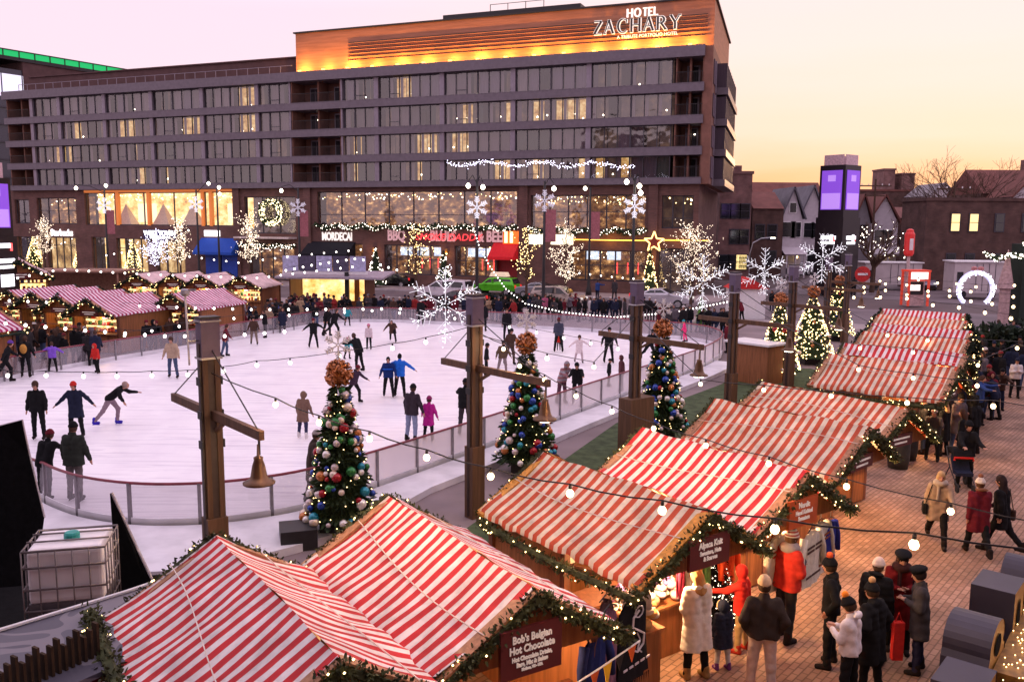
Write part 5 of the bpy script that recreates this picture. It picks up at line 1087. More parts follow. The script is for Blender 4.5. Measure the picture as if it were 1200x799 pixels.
house('long brown brick building with two lit windows', 1082, 1225, 96, 9.6, M_bbrown, 'flat', wins=W2, name='brick_building', cat='building', depth=6)
house('dark gabled roof rising over the brown brick building', 1145, 1230, 112, 14.2, M_bbrown, 'side', M_roofr, eave=11, chimney=.35)
house('white dormer end at the right edge', 1182, 1235, 106, 13.6, M_sid, 'gable', M_roofr, eave=10.5, wins=[(-.1, 11.4, 1.2, 1.4, False)])
house('low white roofed house on the skyline', 1085, 1115, 150, 14.0, M_sid, 'gable', M_sidg, eave=12)
# utility poles and winter tree on the skyline
for i, (px, D, z) in enumerate(((1021, 118, 12.9), (1113, 104, 12.0))):
    p = atY(px, 300, D); t = thing('utility_pole', ['utility pole on the skyline right of the tower', 'utility pole before the orange lit bare tree'][i], 'utility pole', (p.x, p.y, 0))
    mb = MB(); mb.tube([(0, 0, 0), (0, 0, z)], [.18, .12], 8); mb.build('pole', M_bark, t); mb = MB(); mb.box((0, 0, z-.9), (4.2, .14, .16)); mb.box((0, 0, z-2.2), (2.6, .12, .14)); mb.build('crossarm', M_bark, t)
    mb = MB()
    for k in range(5): mb.box((-1.8+k*.9, 0, z-.72), (.1, .1, .22))
    mb.build('insulator', M_white, t)
def bare_tree(label, px, D, h, r, seed, n=9, lights=0, name='bare_tree'):
    rr = random.Random(seed); p = atY(px, 300, D); t = thing(name, label, 'tree', (p.x, p.y, 0)); mb = MB(); ends = []
    mb.tube([(0, 0, 0), (.1, 0, h*.4)], [.28, .2], 7); mb.build('trunk', M_bark, t); mb = MB()
    def grow(s, d, L, rad, lev):
        e = s+d*L; m_ = s.lerp(e, .5)+Vector((rr.gauss(0, .08), rr.gauss(0, .08), rr.gauss(0, .05)))*L; mb.tube([s, m_, e], [rad*1.5, rad*1.3, rad*1.1], 4, False); ends.append((s, e))
        if lev == 0: return
        for k in range(3): grow(e, (d+Vector((rr.gauss(0, .5), rr.gauss(0, .5), rr.gauss(.05, .28)))).normalized(), L*rr.uniform(.6, .85), rad*.55, lev-1)
    for k in range(n):
        a = 2*PI*k/n+rr.random(); grow(Vector((.1, 0, h*rr.uniform(.3, .42))), Vector((math.cos(a)*.8, math.sin(a)*.8, rr.uniform(.4, 1.1))).normalized(), r*rr.uniform(.4, .52), .1, 4 if lights == 0 else 3)
    mb.build('branches', M_bark, t)
    if lights:
        lb = MB()
        for k in range(lights): s, e = rr.choice(ends); octa(lb, s.lerp(e, rr.random()), .06)
        tag(lb.build('fairy_lights', M_fairyw, t), kind='stuff')
bare_tree('wide bare winter tree glowing against the sunset', 1132, 111, 14.4, 7.8, 3, 14)
bare_tree('small bare winter tree at the edge of the brick building', 1092, 135, 12.5, 3.6, 5, 7)
bare_tree('bare tree with scattered lights right of the dark tower', 1024, 90, 8.2, 3.8, 4, 8, 90)
bare_tree('low bare tree in front of the gabled house', 1065, 128, 9.0, 3.2, 6, 7)
# trailers, kiosk, arch, pole sign
def trailer(label, px, py, w_, d_, h_, rz, m, z0=0):
    p = atz(px, py, z0); t = thing('trailer', label, 'trailer', (p.x, p.y, 0), rz); mb = MB(); mb.box((0, 0, .5+h_/2), (w_, d_, h_)); mb.build('body', m, t); mb = MB(); mb.box((0, 0, .5+h_+.06), (w_+.3, d_+.3, .12)); mb.build('roof', M_white, t)
    for sx in (-.3, .3):
        mb = MB(); mb.tube([(w_*sx, -d_/2-.05, .35), (w_*sx, -d_/2+.2, .35)], .33, 12); mb.build('wheel', M_tyre, t)
    mb = MB(); mb.use(M_cglass); mb.box((-w_*.38, -d_/2-.02, h_*.7), (.55, .05, .9)); mb.use(M_frame)
    for k in range(4): mb.box((-w_*.05+k*w_*.13, -d_/2-.02, .5+h_/2), (.04, .03, h_*.9))
    mb.build('window', None, t)
M_trl = mat('trailer_white', (.50, .43, .44), .6, .3, 0, .08, 1.5)
trailer('long low white trailer left of the red pole sign', 1040, 338, 6.2, 2.4, 2.3, .03, M_trl)
trailer('white site cabin behind the glowing arch', 1138, 348, 4.4, 2.8, 2.9, -.12, M_trl)
p = atz(1071, 358, 0); t = thing('ticket_kiosk', 'lit ticket kiosk with a bright red frame', 'kiosk', (p.x, p.y, 0), .05); M_kr = mat('kiosk_red', (.6, .05, .03), .5, emit=(1, .1, .05), es=.25)
mb = MB()
for x in (-.85, .85): mb.box((x, -.6, 1.5), (.16, .16, 3.0)); mb.box((x, .6, 1.5), (.16, .16, 3.0))
mb.box((0, 0, 3.0), (1.95, 1.4, .16)); mb.box((0, -.62, 2.2), (1.6, .1, .1)); mb.build('frame', M_kr, t)
mb = MB(); mb.use(mat('kiosk_panel', (.5, .35, .35), .5)); mb.box((0, .3, 1.4), (1.55, .8, 2.8)); mb.use(glow('kiosk_light', (1, .75, .7), 1.5)); mb.box((0, -.6, 2.6), (1.5, .1, .6)); mb.box((-.1, -.15, 1.55), (.9, .1, .5)); mb.use(M_dark); mb.box((0, -.12, 1.5), (1.3, .06, 1.1)); mb.build('booth', None, t)
p = atz(1061, 356, 0); t = thing('pole_sign', 'red and white cylinder sign on a pale pole', 'sign', (p.x, p.y, 0)); mb = MB(); mb.tube([(0, 0, 0), (0, 0, 4.2)], .14, 10); mb.build('pole', mat('pale_pole', (.5, .42, .42), .5), t); mb = MB(); mb.lathe((0, 0, 4.2), [(.3, 0), (.42, .2), (.42, 1.9), (.3, 2.1), (.3, 2.25), (.1, 2.35)], 14); mb.build('cylinder', mat('sign_red', (.5, .03, .03), .4, emit=(1, .05, .05), es=.15), t); mb = MB(); mb.box((0, -.42, 5.2), (.3, .06, 1.0)); mb.build('panel', M_white, t)
p = atz(1009, 352, 0); t = thing('no_entry_sign', 'round red no entry sign right of the last posts', 'sign', (p.x, p.y, 0)); mb = MB(); mb.tube([(0, 0, 0), (0, 0, 2.3)], .04, 6); mb.build('pole', M_steel, t); mb = MB(); mb.tube([(0, 0, 2.4), (0, -.04, 2.4)], .72, 20); mb.build('disc', mat('sign_red2', (.5, .03, .03), .4), t); mb = MB(); mb.box((0, -.06, 2.4), (.9, .03, .2)); mb.build('bar', M_white, t)
p = atz(1142, 354, 0); t = thing('light_arch', 'glowing ring shaped arch of white lights topped by a red bow', 'light arch', (p.x, p.y, 0)); mb = MB(); R_a = 1.5; sc = p.y/1039
R_a = 20*sc; zc = 15*sc; pa = [(R_a*math.sin(a), 0, zc+R_a*math.cos(a)) for a in [-2.45+4.9*k/30 for k in range(31)]]; mb.tube(pa, .2, 8); mb.build('ring', glow('arch_tube', (.62, .58, .95), .9), t, True)
mb = MB(); rr = random.Random(3)
for k in range(260): a = rr.uniform(-2.45, 2.45); octa(mb, ((R_a+rr.gauss(0, .12))*math.sin(a), -.2, zc+(R_a+rr.gauss(0, .12))*math.cos(a)), .055)
tag(mb.build('fairy_lights', M_snowb, t), kind='stuff'); mb = MB(); mb.ball((-.3, -.1, zc+R_a+.35), .3, 8, 6, (1, .5, .7)); mb.ball((.3, -.1, zc+R_a+.35), .3, 8, 6, (1, .5, .7)); mb.build('bow', mat('bow_red', (.5, .2, .2), .5), t)
# turret spire at the right edge with a garland
p = atY(1178, 340, 62); t = thing('toy_turret', 'pale tapering turret with garlands by the right edge', 'turret', (p.x, p.y, 0)); mb = MB(); mb.lathe((0, 0, 0), [(.36, 0), (.34, 2.4), (.55, 2.5), (.5, 2.7), (.02, 5.2)], 12); mb.build('cone', mat('turret_pink', (.42, .28, .28), .6), t)
garland('lit_garland', 'bright garland looped beside the pale turret', [p+Vector((-1.6, 0, 2.6)), p+Vector((-.8, 0, 2.2)), p+Vector((0, -.4, 2.5)), p+Vector((1.2, 0, 2.3)), p+Vector((2.5, 0, 2.6))], .18, 200, .2, 120, .05, seed=9, lm=M_fairyw)
mb = MB(); mb.box((p.x+2.6, p.y+.6, 2.8), (3.2, 1.6, 5.6)); tag(mb.build('dark_stage', mat('stage_green', (.01, .02, .014), .7)), 'dark green booth at the right edge behind the turret', 'booth')
garland('garland', 'lit garland on top of the dark green booth', [Vector((p.x+1.0, p.y-.3, 5.7)), Vector((p.x+2, p.y-.3, 6.3)), Vector((p.x+4.2, p.y-.3, 5.9))], .3, 160, .25, 150, .06, seed=10, lm=M_fairyw)
# hedge behind the crowd on the right
rr = random.Random(4)
for i, (px, D, h) in enumerate(((1150, 44, 1.7), (1172, 42, 2.3), (1196, 42, 2.0), (1215, 43, 2.4))):
    p = atY(px, 380, D); mb = MB(); sprigs(mb, [p*1+Vector((-.7, 0, -p.z+.2)), Vector((p.x, p.y, h-.5)), Vector((p.x+.7, p.y, .3))], .75, 700, .3, rr); tag(mb.build('evergreen_bush', M_leafd), 'dark evergreen bush behind the walkway crowd, %s from the left' % ['first', 'second', 'third', 'fourth'][i], 'bush')
# arched street lamp left of tower
p = atz(877, 335, 0); t = thing('curved_street_lamp', 'curved grey street lamp before the flats', 'street lamp', (p.x, p.y, 0)); mb = MB(); q = p.y/1039; mb.tube([(0, 0, 0), (0, 0, 3.6), (.3, 0, 4.8), (1.2, 0, 5.3), (2.4, 0, 5.4)], .07, 6); mb.build('post', M_steel, t); mb = MB(); mb.box((2.5, 0, 5.36), (.5, .2, .12)); mb.build('head', M_lamp, t)
# big barrier fence and booth near turf
p = atz(884, 447, 0); t = thing('wooden_booth', 'small wooden booth with a pale flat top right of the turf', 'booth', (p.x, p.y, 0), math.radians(-50)); mb = MB(); mb.box((0, 0, .85), (2.0, 1.2, 1.7)); mb.build('body', M_wood, t); mb = MB(); mb.box((0, 0, 1.74), (2.3, 1.5, .08)); mb.build('top', M_white, t)
p = atz(833, 372, 0); t = thing('event_tent', 'small white tent with a red gable behind the rink corner', 'tent', (p.x+2.5, p.y, 0)); mb = MB(); mb.box((0, 0, 1.1), (2.4, 2, 2.2)); mb.build('wall', M_white, t); mb = MB(); mb.prism([(-1.4, -1.2, 2.2), (1.4, -1.2, 2.2), (0, -1.2, 3.0)], (0, 0, 0), (0, 2.4, 0)); mb.build('roof', mat('tent_red', (.5, .02, .02), .7), t)
p = atz(822, 392, .2); cone_tree('small bright green fir beyond the rink corner', (p.x+.6, p.y+3, 0), 2.2, .5, 0, None, 77, leaf=mat('lime_needles', (.12, .28, .04), .8, .2, 0, .4, 6))
# ------------------------------------------------------------------ people: distance fields polygonised into one continuous skin per body
def surfnet(fn, lo, hi, h):
    n = [int(math.ceil((hi[i]-lo[i])/h))+1 for i in range(3)]
    ax = [lo[i]+h*np.arange(n[i]) for i in range(3)]
    X, Y, Z = np.meshgrid(*ax, indexing='ij'); V = fn(X, Y, Z); S = V < 0
    cs = tuple(k-1 for k in n); cnt = np.zeros(cs); acc = np.zeros(cs+(3,))
    P = (X, Y, Z); edges = []
    def sl(o): return tuple(slice(o[i], o[i]+cs[i]) for i in range(3))
    for d in range(3):
        o = [i for i in range(3) if i != d]
        for a in (0, 1):
            for b in (0, 1):
                c0 = [0, 0, 0]; c0[o[0]] = a; c0[o[1]] = b; c1 = list(c0); c1[d] = 1
                v0, v1 = V[sl(c0)], V[sl(c1)]; m = (v0 < 0) != (v1 < 0); t = np.where(m, v0/np.where(m, v0-v1, 1), 0)
                cnt += m
                for k in range(3): acc[..., k] += np.where(m, P[k][sl(c0)]*(1-t)+P[k][sl(c1)]*t, 0)
    used = cnt > 0; idx = -np.ones(cs, int); idx[used] = np.arange(used.sum()); verts = acc[used]/cnt[used][:, None]; faces = []
    for d in range(3):
        o = [(d+1) % 3, (d+2) % 3]; s0 = [slice(None)]*3; s1 = [slice(None)]*3; s0[d] = slice(0, -1); s1[d] = slice(1, None)
        m = S[tuple(s0)] != S[tuple(s1)]; I = np.argwhere(m)
        I = I[(I[:, o[0]] > 0) & (I[:, o[1]] > 0) & (I[:, o[0]] < cs[o[0]]) & (I[:, o[1]] < cs[o[1]])]
        if not len(I): continue
        def g(a, b): J = I.copy(); J[:, o[0]] -= a; J[:, o[1]] -= b; return idx[J[:, 0], J[:, 1], J[:, 2]]
        q = np.stack([g(1, 1), g(0, 1), g(0, 0), g(1, 0)], 1); s = S[I[:, 0], I[:, 1], I[:, 2]]; q[~s] = q[~s][:, ::-1]; faces.append(q)
    return verts, np.concatenate(faces)
def cap(p, a, b, ra, rb):
    X, Y, Z = p; a = np.array(a, float); b = np.array(b, float); ba = b-a; L = ba@ba+1e-9
    t = np.clip(((X-a[0])*ba[0]+(Y-a[1])*ba[1]+(Z-a[2])*ba[2])/L, 0, 1)
    return np.sqrt((X-a[0]-t*ba[0])**2+(Y-a[1]-t*ba[1])**2+(Z-a[2]-t*ba[2])**2)-(ra+(rb-ra)*t)
def ell(p, c, r):
    X, Y, Z = p; k = np.sqrt(((X-c[0])/r[0])**2+((Y-c[1])/r[1])**2+((Z-c[2])/r[2])**2); return (k-1)*min(r)
def smin(ds, k=.03):
    d = ds[0]
    for e in ds[1:]: h = np.clip(.5+.5*(e-d)/k, 0, 1); d = e*(1-h)+d*h-k*h*(1-h)
    return d
def make_mesh(name, fn, pts, pad, h, m, parent):
    pts = np.array(pts); lo = pts.min(0)-pad; hi = pts.max(0)+pad; v, f = surfnet(fn, lo, hi, h)
    me = bpy.data.meshes.new(name); me.from_pydata(v.tolist(), [], f.tolist()); me.materials.append(m); me.polygons.foreach_set('use_smooth', [True]*len(me.polygons)); me.update()
    o = bpy.data.objects.new(name, me); COL.objects.link(o); o.parent = parent; return o
SKIN = mat('skin', (.45, .22, .15), .55, .4, 0, .06, 8)
SKIND = mat('skin_dark', (.16, .075, .045), .55, .4, 0, .06, 8)
CC = {}
def cloth(c):
    k = 'cloth_%02x%02x%02x' % tuple(int(q*255) for q in c)
    return mat(k, c, .9, .1, 0, .14, 11, .5)
STAND = dict(la=(5, 9, 12), ra=(-3, 9, 15), ll=(3, 4, 3), rl=(-3, 4, 3), lean=2, head=(0, 5))
def P_(**k): d = dict(STAND); d.update(k); return d
POSES = {'stand': STAND, 'pockets': P_(la=(-22, 24, 52), ra=(-22, 24, 52), fin=-18), 'hold': P_(la=(2, 12, 105), ra=(6, 12, 98), fin=-38, head=(0, 14)), 'out': P_(la=(10, 62, 10), ra=(10, 55, 10), ll=(14, 10, 12), rl=(-12, 12, 5), fin=50),
         'skate': P_(la=(35, 25, 20), ra=(-40, 30, 15), ll=(28, 8, 30), rl=(-30, 12, 22), lean=18), 'glide': P_(la=(15, 22, 20), ra=(-10, 24, 20), ll=(10, 8, 14), rl=(-10, 9, 6), lean=8), 'walk': P_(la=(-18, 8, 18), ra=(20, 8, 22), ll=(22, 3, 6), rl=(-20, 3, 22), lean=4),
         'lean': P_(la=(62, 14, 20), ra=(55, 14, 25), lean=22, ll=(4, 6, 8), rl=(-4, 6, 8)), 'bend': P_(la=(55, 25, 25), ra=(20, 40, 20), ll=(30, 10, 38), rl=(-28, 10, 10), lean=48, head=(0, -20)), 'up': P_(la=(70, 40, 30), ra=(65, 40, 30)), 'phone': P_(la=(12, 10, 98), ra=(12, 10, 104), fin=-36, head=(0, 26))}
def person(label, top=None, h=1.72, az=180, coat=(.015, .015, .018), hem=.80, legs=(.015, .015, .02), hat=None, hair=(.05, .03, .02), pose='stand', near=False, z0=0.0, hood=0, pom=None, longhair=False, shoes=(.02, .015, .015), scarf=None, bulk=1.0, trim=None, bag=None, hands=None, step=None, group=None, beret=False, cap_=False, skates=False, loc=None, skirt=1.0, backpack=None, beard=None, sk=None, stripe=None):
    """top: pixel of the crown of the head; the feet follow from the height"""
    ps = POSES[pose] if isinstance(pose, str) else pose; rd = math.radians
    if loc is None: q = atz(top[0], top[1], z0+h); loc = (q.x, q.y, z0)
    t = thing('person', label, 'person', loc, -rd(az), group); s = h/1.75; child = h < 1.4
    t.scale = (s, s, s)
    lean = rd(ps['lean']); cl, sl_ = math.cos(lean), math.sin(lean); pv = np.array([0, 0, .95])
    def up(x, y, z): y0, z0_ = y, z-.95; return np.array([x, y0*cl+z0_*sl_, .95-y0*sl_+z0_*cl])
    J = {}
    for sd_, key in ((-1, 'l'), (1, 'r')):
        pt, sp, be = [rd(a) for a in ps[key+'a']]; a0 = up(sd_*.175, 0, 1.42); pt2 = pt+be; fi = rd(ps.get('fin', ps[key+'a'][1]*.7))
        d1 = np.array([sd_*math.sin(sp), math.sin(pt)*math.cos(sp), -math.cos(pt)*math.cos(sp)]); d2 = np.array([sd_*math.sin(fi), math.sin(pt2)*math.cos(fi), -math.cos(pt2)*math.cos(fi)])
        a1 = a0+d1*.28; a2 = a1+d2*.25; J[key+'a'] = (a0, a1, a2, d2)
        pt, sp, be = [rd(a) for a in ps[key+'l']]; l0 = np.array([sd_*.095, 0, .92]); d1 = np.array([sd_*math.sin(sp), math.sin(pt)*math.cos(sp), -math.cos(pt)*math.cos(sp)]); p2 = pt-be
        d2 = np.array([sd_*math.sin(sp)*.7, math.sin(p2), -math.cos(p2)]); l1 = l0+d1*.42; l2 = l1+d2*.42; J[key+'l'] = (l0, l1, l2, d2)
    low = min(J['ll'][2][2], J['rl'][2][2])-.085-(.05 if skates else 0)
    def D(v): return np.array([v[0], v[1], v[2]-low])
    for k in J: J[k] = tuple(D(v) if i < 3 else v for i, v in enumerate(J[k]))
    U = lambda x, y, z: D(up(x, y, z)); hy, hp = [rd(a) for a in ps['head']]
    hs = 1.18 if child else 1.0
    neck, hc = U(0, .0, 1.47), U(0, .03, 1.635)
    fwd = np.array([-math.sin(hy)*math.cos(hp), math.cos(hy)*math.cos(hp), -math.sin(hp)]); rt = np.array([math.cos(hy), math.sin(hy), 0]); upv = np.cross(rt, fwd)
    HP = lambda x, y, z: hc+(rt*x+fwd*y+upv*z)*hs
    def head_local(p):
        X, Y, Z = [p[i]-hc[i] for i in range(3)]; return (X*rt[0]+Y*rt[1]+Z*rt[2], X*fwd[0]+Y*fwd[1]+Z*fwd[2], X*upv[0]+Y*upv[1]+Z*upv[2])
    g = step or (.017 if near else .034)
    allp = [v for k in J for v in J[k][:3]]+[hc+[0, 0, .16], hc]
    def fbody(*p):
        ds = [cap(p, U(-.08, 0, 1.0), U(-.10, 0, 1.34), .105, .10), cap(p, U(.08, 0, 1.0), U(.10, 0, 1.34), .105, .10), cap(p, neck-[0, 0, .02], hc-[0, 0, .04], .052, .05)]
        for k in 'lr':
            a0, a1, a2, d = J[k+'a']; ds += [cap(p, a0, a1, .055, .042), cap(p, a1, a2, .042, .03)]
            l0, l1, l2, _ = J[k+'l']; ds += [cap(p, l0, l1, .085, .055), cap(p, l1, l2, .055, .038), cap(p, l2+[0, -.03, -.03], l2+[0, .12, -.05], .042, .034)]
        q = head_local(p); hd = [ell(q, (0, 0, .01), (.075*hs, .094*hs, .115*hs)), ell(q, (0, .02, -.055*hs), (.055*hs, .07*hs, .06*hs))]
        if near: hd += [cap(q, (0, .095*hs, .01), (0, .112*hs, -.02*hs), .011, .014), ell(q, (-.078*hs, -.005, -.005), (.014, .025, .03)), ell(q, (.078*hs, -.005, -.005), (.014, .025, .03)), ell(q, (0, .085*hs, -.052*hs), (.028, .014, .008))]
        else: hd += [cap(q, (0, .09*hs, .01), (0, .108*hs, -.02*hs), .014, .016)]
        d = smin([smin(ds, .03), smin(hd, .012)], .02)
        if near:
            for sx in (-1, 1): e_ = ell(q, (sx*.032*hs, .10*hs, .018*hs), (.016, .02, .011)); d = np.maximum(d, -e_*1.0)
        hds = []
        for k, sd_ in (('l', -1), ('r', 1)):
            a0, a1, a2, dd = J[k+'a']; side = np.cross(dd, [0, 0, 1.0]); side = side/(np.linalg.norm(side)+1e-6) if np.linalg.norm(side) > .1 else np.array([0, 1., 0]); side = np.array([0, 1., 0]) if abs(dd[2]) > .8 else side; side = side-dd*(side@dd); side /= np.linalg.norm(side)
            nrm_ = np.cross(side, dd)*-sd_; pc = a2+dd*.055
            hds += [cap(p, a2+side*.015, a2+dd*.085+side*.026, .02, .019), cap(p, a2-side*.015, a2+dd*.085-side*.026, .02, .019)]
            if near:
                fg = .0088*max(1, g/.017)
                for j, (o_, L_) in enumerate(((.032, .062), (.011, .072), (-.011, .066), (-.031, .05))):
                    f0 = a2+dd*.085+side*o_; f1 = f0+dd*L_*.55+nrm_*.006; f2 = f1+(dd*.75+nrm_*.6)*L_*.5; hds += [cap(p, f0, f1, fg, fg), cap(p, f1, f2, fg, fg*.9)]
                t0 = a2+dd*.03+side*.03; t1 = t0+(dd*.6+side*.8)*.035; hds += [cap(p, t0, t1, .011, .0105), cap(p, t1, t1+(dd*.9+side*.2+nrm_*.3)*.028, .0105, .009)]
            else: hds += [cap(p, a2+dd*.08, a2+dd*.15, .026, .018), cap(p, a2+dd*.03+side*.02, a2+dd*.08+side*.05, .014, .012)]
        return smin([d, smin(hds, .008)], .015)
    sk = sk or SKIN
    body = make_mesh('body', fbody, allp, .25, g, sk, t)
    if near:
        e = MB()
        for sx in (-1, 1): e.ball(tuple(HP(sx*.032, .079, .018)), .0125, 8, 6)
        e.build('eyes', M_black, t); e = MB(); e.ball(tuple(HP(0, .092, -.052)), .02, 8, 5, (1, .5, .35)); e.build('lips', mat('lips', (.35, .1, .09), .5), t)
    hm = hem*.95+.0
    def fcoat(*p):
        b_ = bulk; ds = [cap(p, U(-.085, 0, .98), U(-.105, 0, 1.35), .13*b_, .122*b_), cap(p, U(.085, 0, .98), U(.105, 0, 1.35), .13*b_, .122*b_)]
        z1 = max(hem-.06, .3)
        if hem < .95:
            for sx in (-1, 1): ds.append(cap(p, D(np.array([sx*.07, 0, .97])), D(np.array([sx*.10*skirt, -.01, z1])), .135*b_, (.135+.05*(.95-hem))*b_))
        for k in 'lr':
            a0, a1, a2, dd = J[k+'a']; ds += [cap(p, a0, a1, .073*b_, .062*b_), cap(p, a1, a2-dd*.0, .060*b_, .046*b_)]
        d = smin(ds, .035); d = np.maximum(d, D(np.array([0, 0, hem]))[2]-p[2]+.004*np.sin(p[0]*30))
        col = cap(p, neck-[0, .01, .03], neck+[0, 0, .025], .085, .075); d = smin([d, col], .02)
        if b_ > 1.08: d = d+.0035*np.sin(p[2]*58)*np.clip((p[2]-.3), 0, 1)+.003*np.sin(p[0]*40+p[2]*17)
        else: d = d+.004*np.sin(p[2]*34+p[0]*22)+.003*np.sin(p[0]*47+p[1]*31)
        if hood == 1:
            q = head_local(p); hd = ell(q, (0, -.018, .015), (.118*hs, .125*hs, .15*hs)); hd = np.maximum(hd, -ell(q, (0, .12*hs, -.005), (.078*hs, .1*hs, .1*hs))); d = smin([d, hd], .03)
        elif hood == 2:
            q = head_local(p); d = smin([d, ell(q, (0, -.085*hs, -.15*hs), (.11*hs, .05*hs, .06*hs))], .03)
        return d
    cm_ = cloth(coat) if not isinstance(coat, bpy.types.Material) else coat
    make_mesh('coat', fcoat, allp, .3, g, cm_, t)
    def flegs(*p):
        ds = [cap(p, D(np.array([-.07, 0, .95])), D(np.array([.07, 0, .95])), .115, .115)]
        for k in 'lr': l0, l1, l2, _ = J[k+'l']; ds += [cap(p, l0, l1, .10, .073), cap(p, l1, l2+[0, 0, .01], .071, .058)]
        d = smin(ds, .03)+.004*np.sin(p[2]*40+p[1]*25); return np.maximum(d, p[2]-D(np.array([0, 0, 1.02]))[2])
    make_mesh('trousers', flegs, [v for k in ('ll', 'rl') for v in J[k][:3]]+[D(np.array([0, 0, .95]))], .2, g, cloth(legs), t)
    def fshoe(*p, sides='lr'):
        ds = []
        for k in sides:
            l0, l1, l2, _ = J[k+'l']; ds += [cap(p, l2+[0, -.035, -.035], l2+[0, .135, -.045], .052, .044), cap(p, l2+[0, -.01, -.02], l2+[0, -.01, .09], .058, .058)]
            if skates: ds += [cap(p, l2+[0, -.09, -.115], l2+[0, .17, -.115], .012, .012), cap(p, l2+[0, -.05, -.115], l2+[0, -.05, -.06], .012, .012), cap(p, l2+[0, .1, -.115], l2+[0, .1, -.06], .012, .012)]
        d = smin(ds, .015)
        return d
    for sd in 'lr': make_mesh('shoe', lambda *p: fshoe(*p, sides=sd), [J[sd+'l'][2]], .24, min(g, .026), cloth(shoes), t)
    if hair and hood != 1:
        def fhair(*p):
            q = head_local(p); d = ell(q, (0, -.008, .02), (.09*hs, .108*hs, .128*hs))
            if longhair: d = smin([d, cap(q, (-.045, -.06, -.02), (-.06, -.07, -.22), .05, .045), cap(q, (.045, -.06, -.02), (.06, -.07, -.22), .05, .045), cap(q, (0, -.07, 0), (0, -.09, -.24), .06, .05)], .03)
            d = np.maximum(d, -ell(q, (0, .12*hs, -.035*hs), (.072*hs, .1*hs, .095*hs))); d = d+.004*np.sin(q[0]*160+q[2]*20)
            return d if longhair else np.maximum(d, -(q[2]+.07))
        make_mesh('hair', fhair, [hc], .36, g, cloth(hair), t)
    if hat:
        def fhat(*p):
            q = head_local(p)
            if beret: d = smin([ell(q, (0, -.01, .10*hs), (.135*hs, .14*hs, .055*hs)), ell(q, (0, 0, .05*hs), (.092*hs, .11*hs, .07*hs))], .02); return np.maximum(d, -(q[2]-.03*hs))
            d = ell(q, (0, -.005, .035), (.098*hs, .115*hs, .135*hs)); d = np.maximum(d, -(q[2]-.035*hs+q[1]*(-.15)))
            if cap_: d = smin([d, np.maximum(ell(q, (0, .13*hs, .045*hs), (.07*hs, .075*hs, .014)), -1)], .01); return d
            d = smin([d, np.maximum(ell(q, (0, -.003, .05*hs), (.106*hs, .122*hs, .05*hs)), np.abs(q[2]-.05*hs)-.024)], .01); return d
        make_mesh('hat', fhat, [hc], .26, g, cloth(hat) if not isinstance(hat, bpy.types.Material) else hat, t)
    if pom: e = MB(); e.ball(tuple(HP(0, -.01, .185)), .055*hs, 10, 7); e.build('pompom', cloth(pom), t, True)
    if scarf:
        def fs(*p): return smin([np.maximum(np.abs(ell(p, neck+[0, .01, .03], (.105, .105, .06)))-.03, -1), cap(p, neck+[.04, .1, 0], U(.05, .15, 1.15), .035, .03)], .02)
        make_mesh('scarf', fs, [neck], .34, g, cloth(scarf), t)
    if trim:
        def ft(*p):
            q = head_local(p)
            if hood == 1: r = np.sqrt((q[0]/.9)**2+(q[2]+.0)**2)-.098*hs; return np.sqrt(r**2+(q[1]-.075*hs)**2)-.03+.006*np.sin(q[0]*90)*np.sin(q[2]*90)
            return smin([ell(q, (0, -.10*hs, -.10*hs), (.125*hs, .07*hs, .04*hs))], .02)+.006*np.sin(q[0]*90)*np.sin(q[1]*90)
        make_mesh('fur_trim', ft, [hc], .26, g, cloth(trim), t)
    if beard: 
        def fb(*p): q = head_local(p); return np.maximum(ell(q, (0, .045*hs, -.065*hs), (.066*hs, .066*hs, .062*hs)), q[2]+.028*hs)
        make_mesh('beard', fb, [hc], .2, g, cloth(beard), t)
    if hands:
        def fh(*p, sides='lr'):
            ds = []
            for k in sides: a0, a1, a2, dd = J[k+'a']; ds += [cap(p, a2-dd*.03, a2+dd*.1, .05, .045), cap(p, a2+dd*.1, a2+dd*.16, .042, .03), cap(p, a2+dd*.04, a2+dd*.09+[0, .05, .01], .022, .018)]
            return smin(ds, .02)
        for sd in 'lr': make_mesh('glove', lambda *p: fh(*p, sides=sd), [J[sd+'a'][2]], .26, g, cloth(hands), t)
    if stripe:
        e = MB(); c = U(0, 0, 1.2); e.lathe(tuple(c), [(.1, 0), (.27, .005), (.27, .05), (.1, .055)], 20)
        for v in range(len(e.v)): x, y, z = e.v[v]; e.v[v] = (x, c[1]+(y-c[1])*.58, z)
        e.build('chest_band', cloth(stripe), t, True)
    if backpack: e = MB(); c = U(0, -.2, 1.22); e.ball(tuple(c), .17, 12, 8, (.9, .6, 1.25)); e.build('backpack', cloth(backpack), t, True)
    t['hand'] = 0; del t['hand']
    if bag:
        kind, colr, sd_ = bag; c = D(np.array([sd_*.27, -.03, .86])); e = MB(); e.box(tuple(c), (.10, .30, .24)); bb = e.build('tmp', cloth(colr), None)
        md = bb.modifiers.new('bevel', 'BEVEL'); md.width = .03; md.segments = 3; bb.name = 'shoulder_bag'; bb.parent = t
        e = MB(); e.tube([c+np.array([0, .1, .1]), U(sd_*.17, .1, 1.46), U(sd_*.15, -.1, 1.46), c+np.array([0, -.1, .1])], .011, 5); e.build('bag_strap', cloth(colr), bb)
    return t
BLK = (.012, .012, .014); NAVY = (.018, .022, .045); GREY = (.12, .11, .12); BRN = (.07, .04, .03); MAR = (.13, .015, .025); TAN = (.38, .26, .17); WHT = (.72, .68, .66); RED = (.55, .03, .025); JEAN = (.06, .085, .16); PINK = (.6, .08, .25); TEAL = (.03, .28, .32)
M_hatstripe = stripe_mat('striped_hat', (.35, .06, .06), (.7, .65, .62), .045, axis='Z', wrinkle=.1)
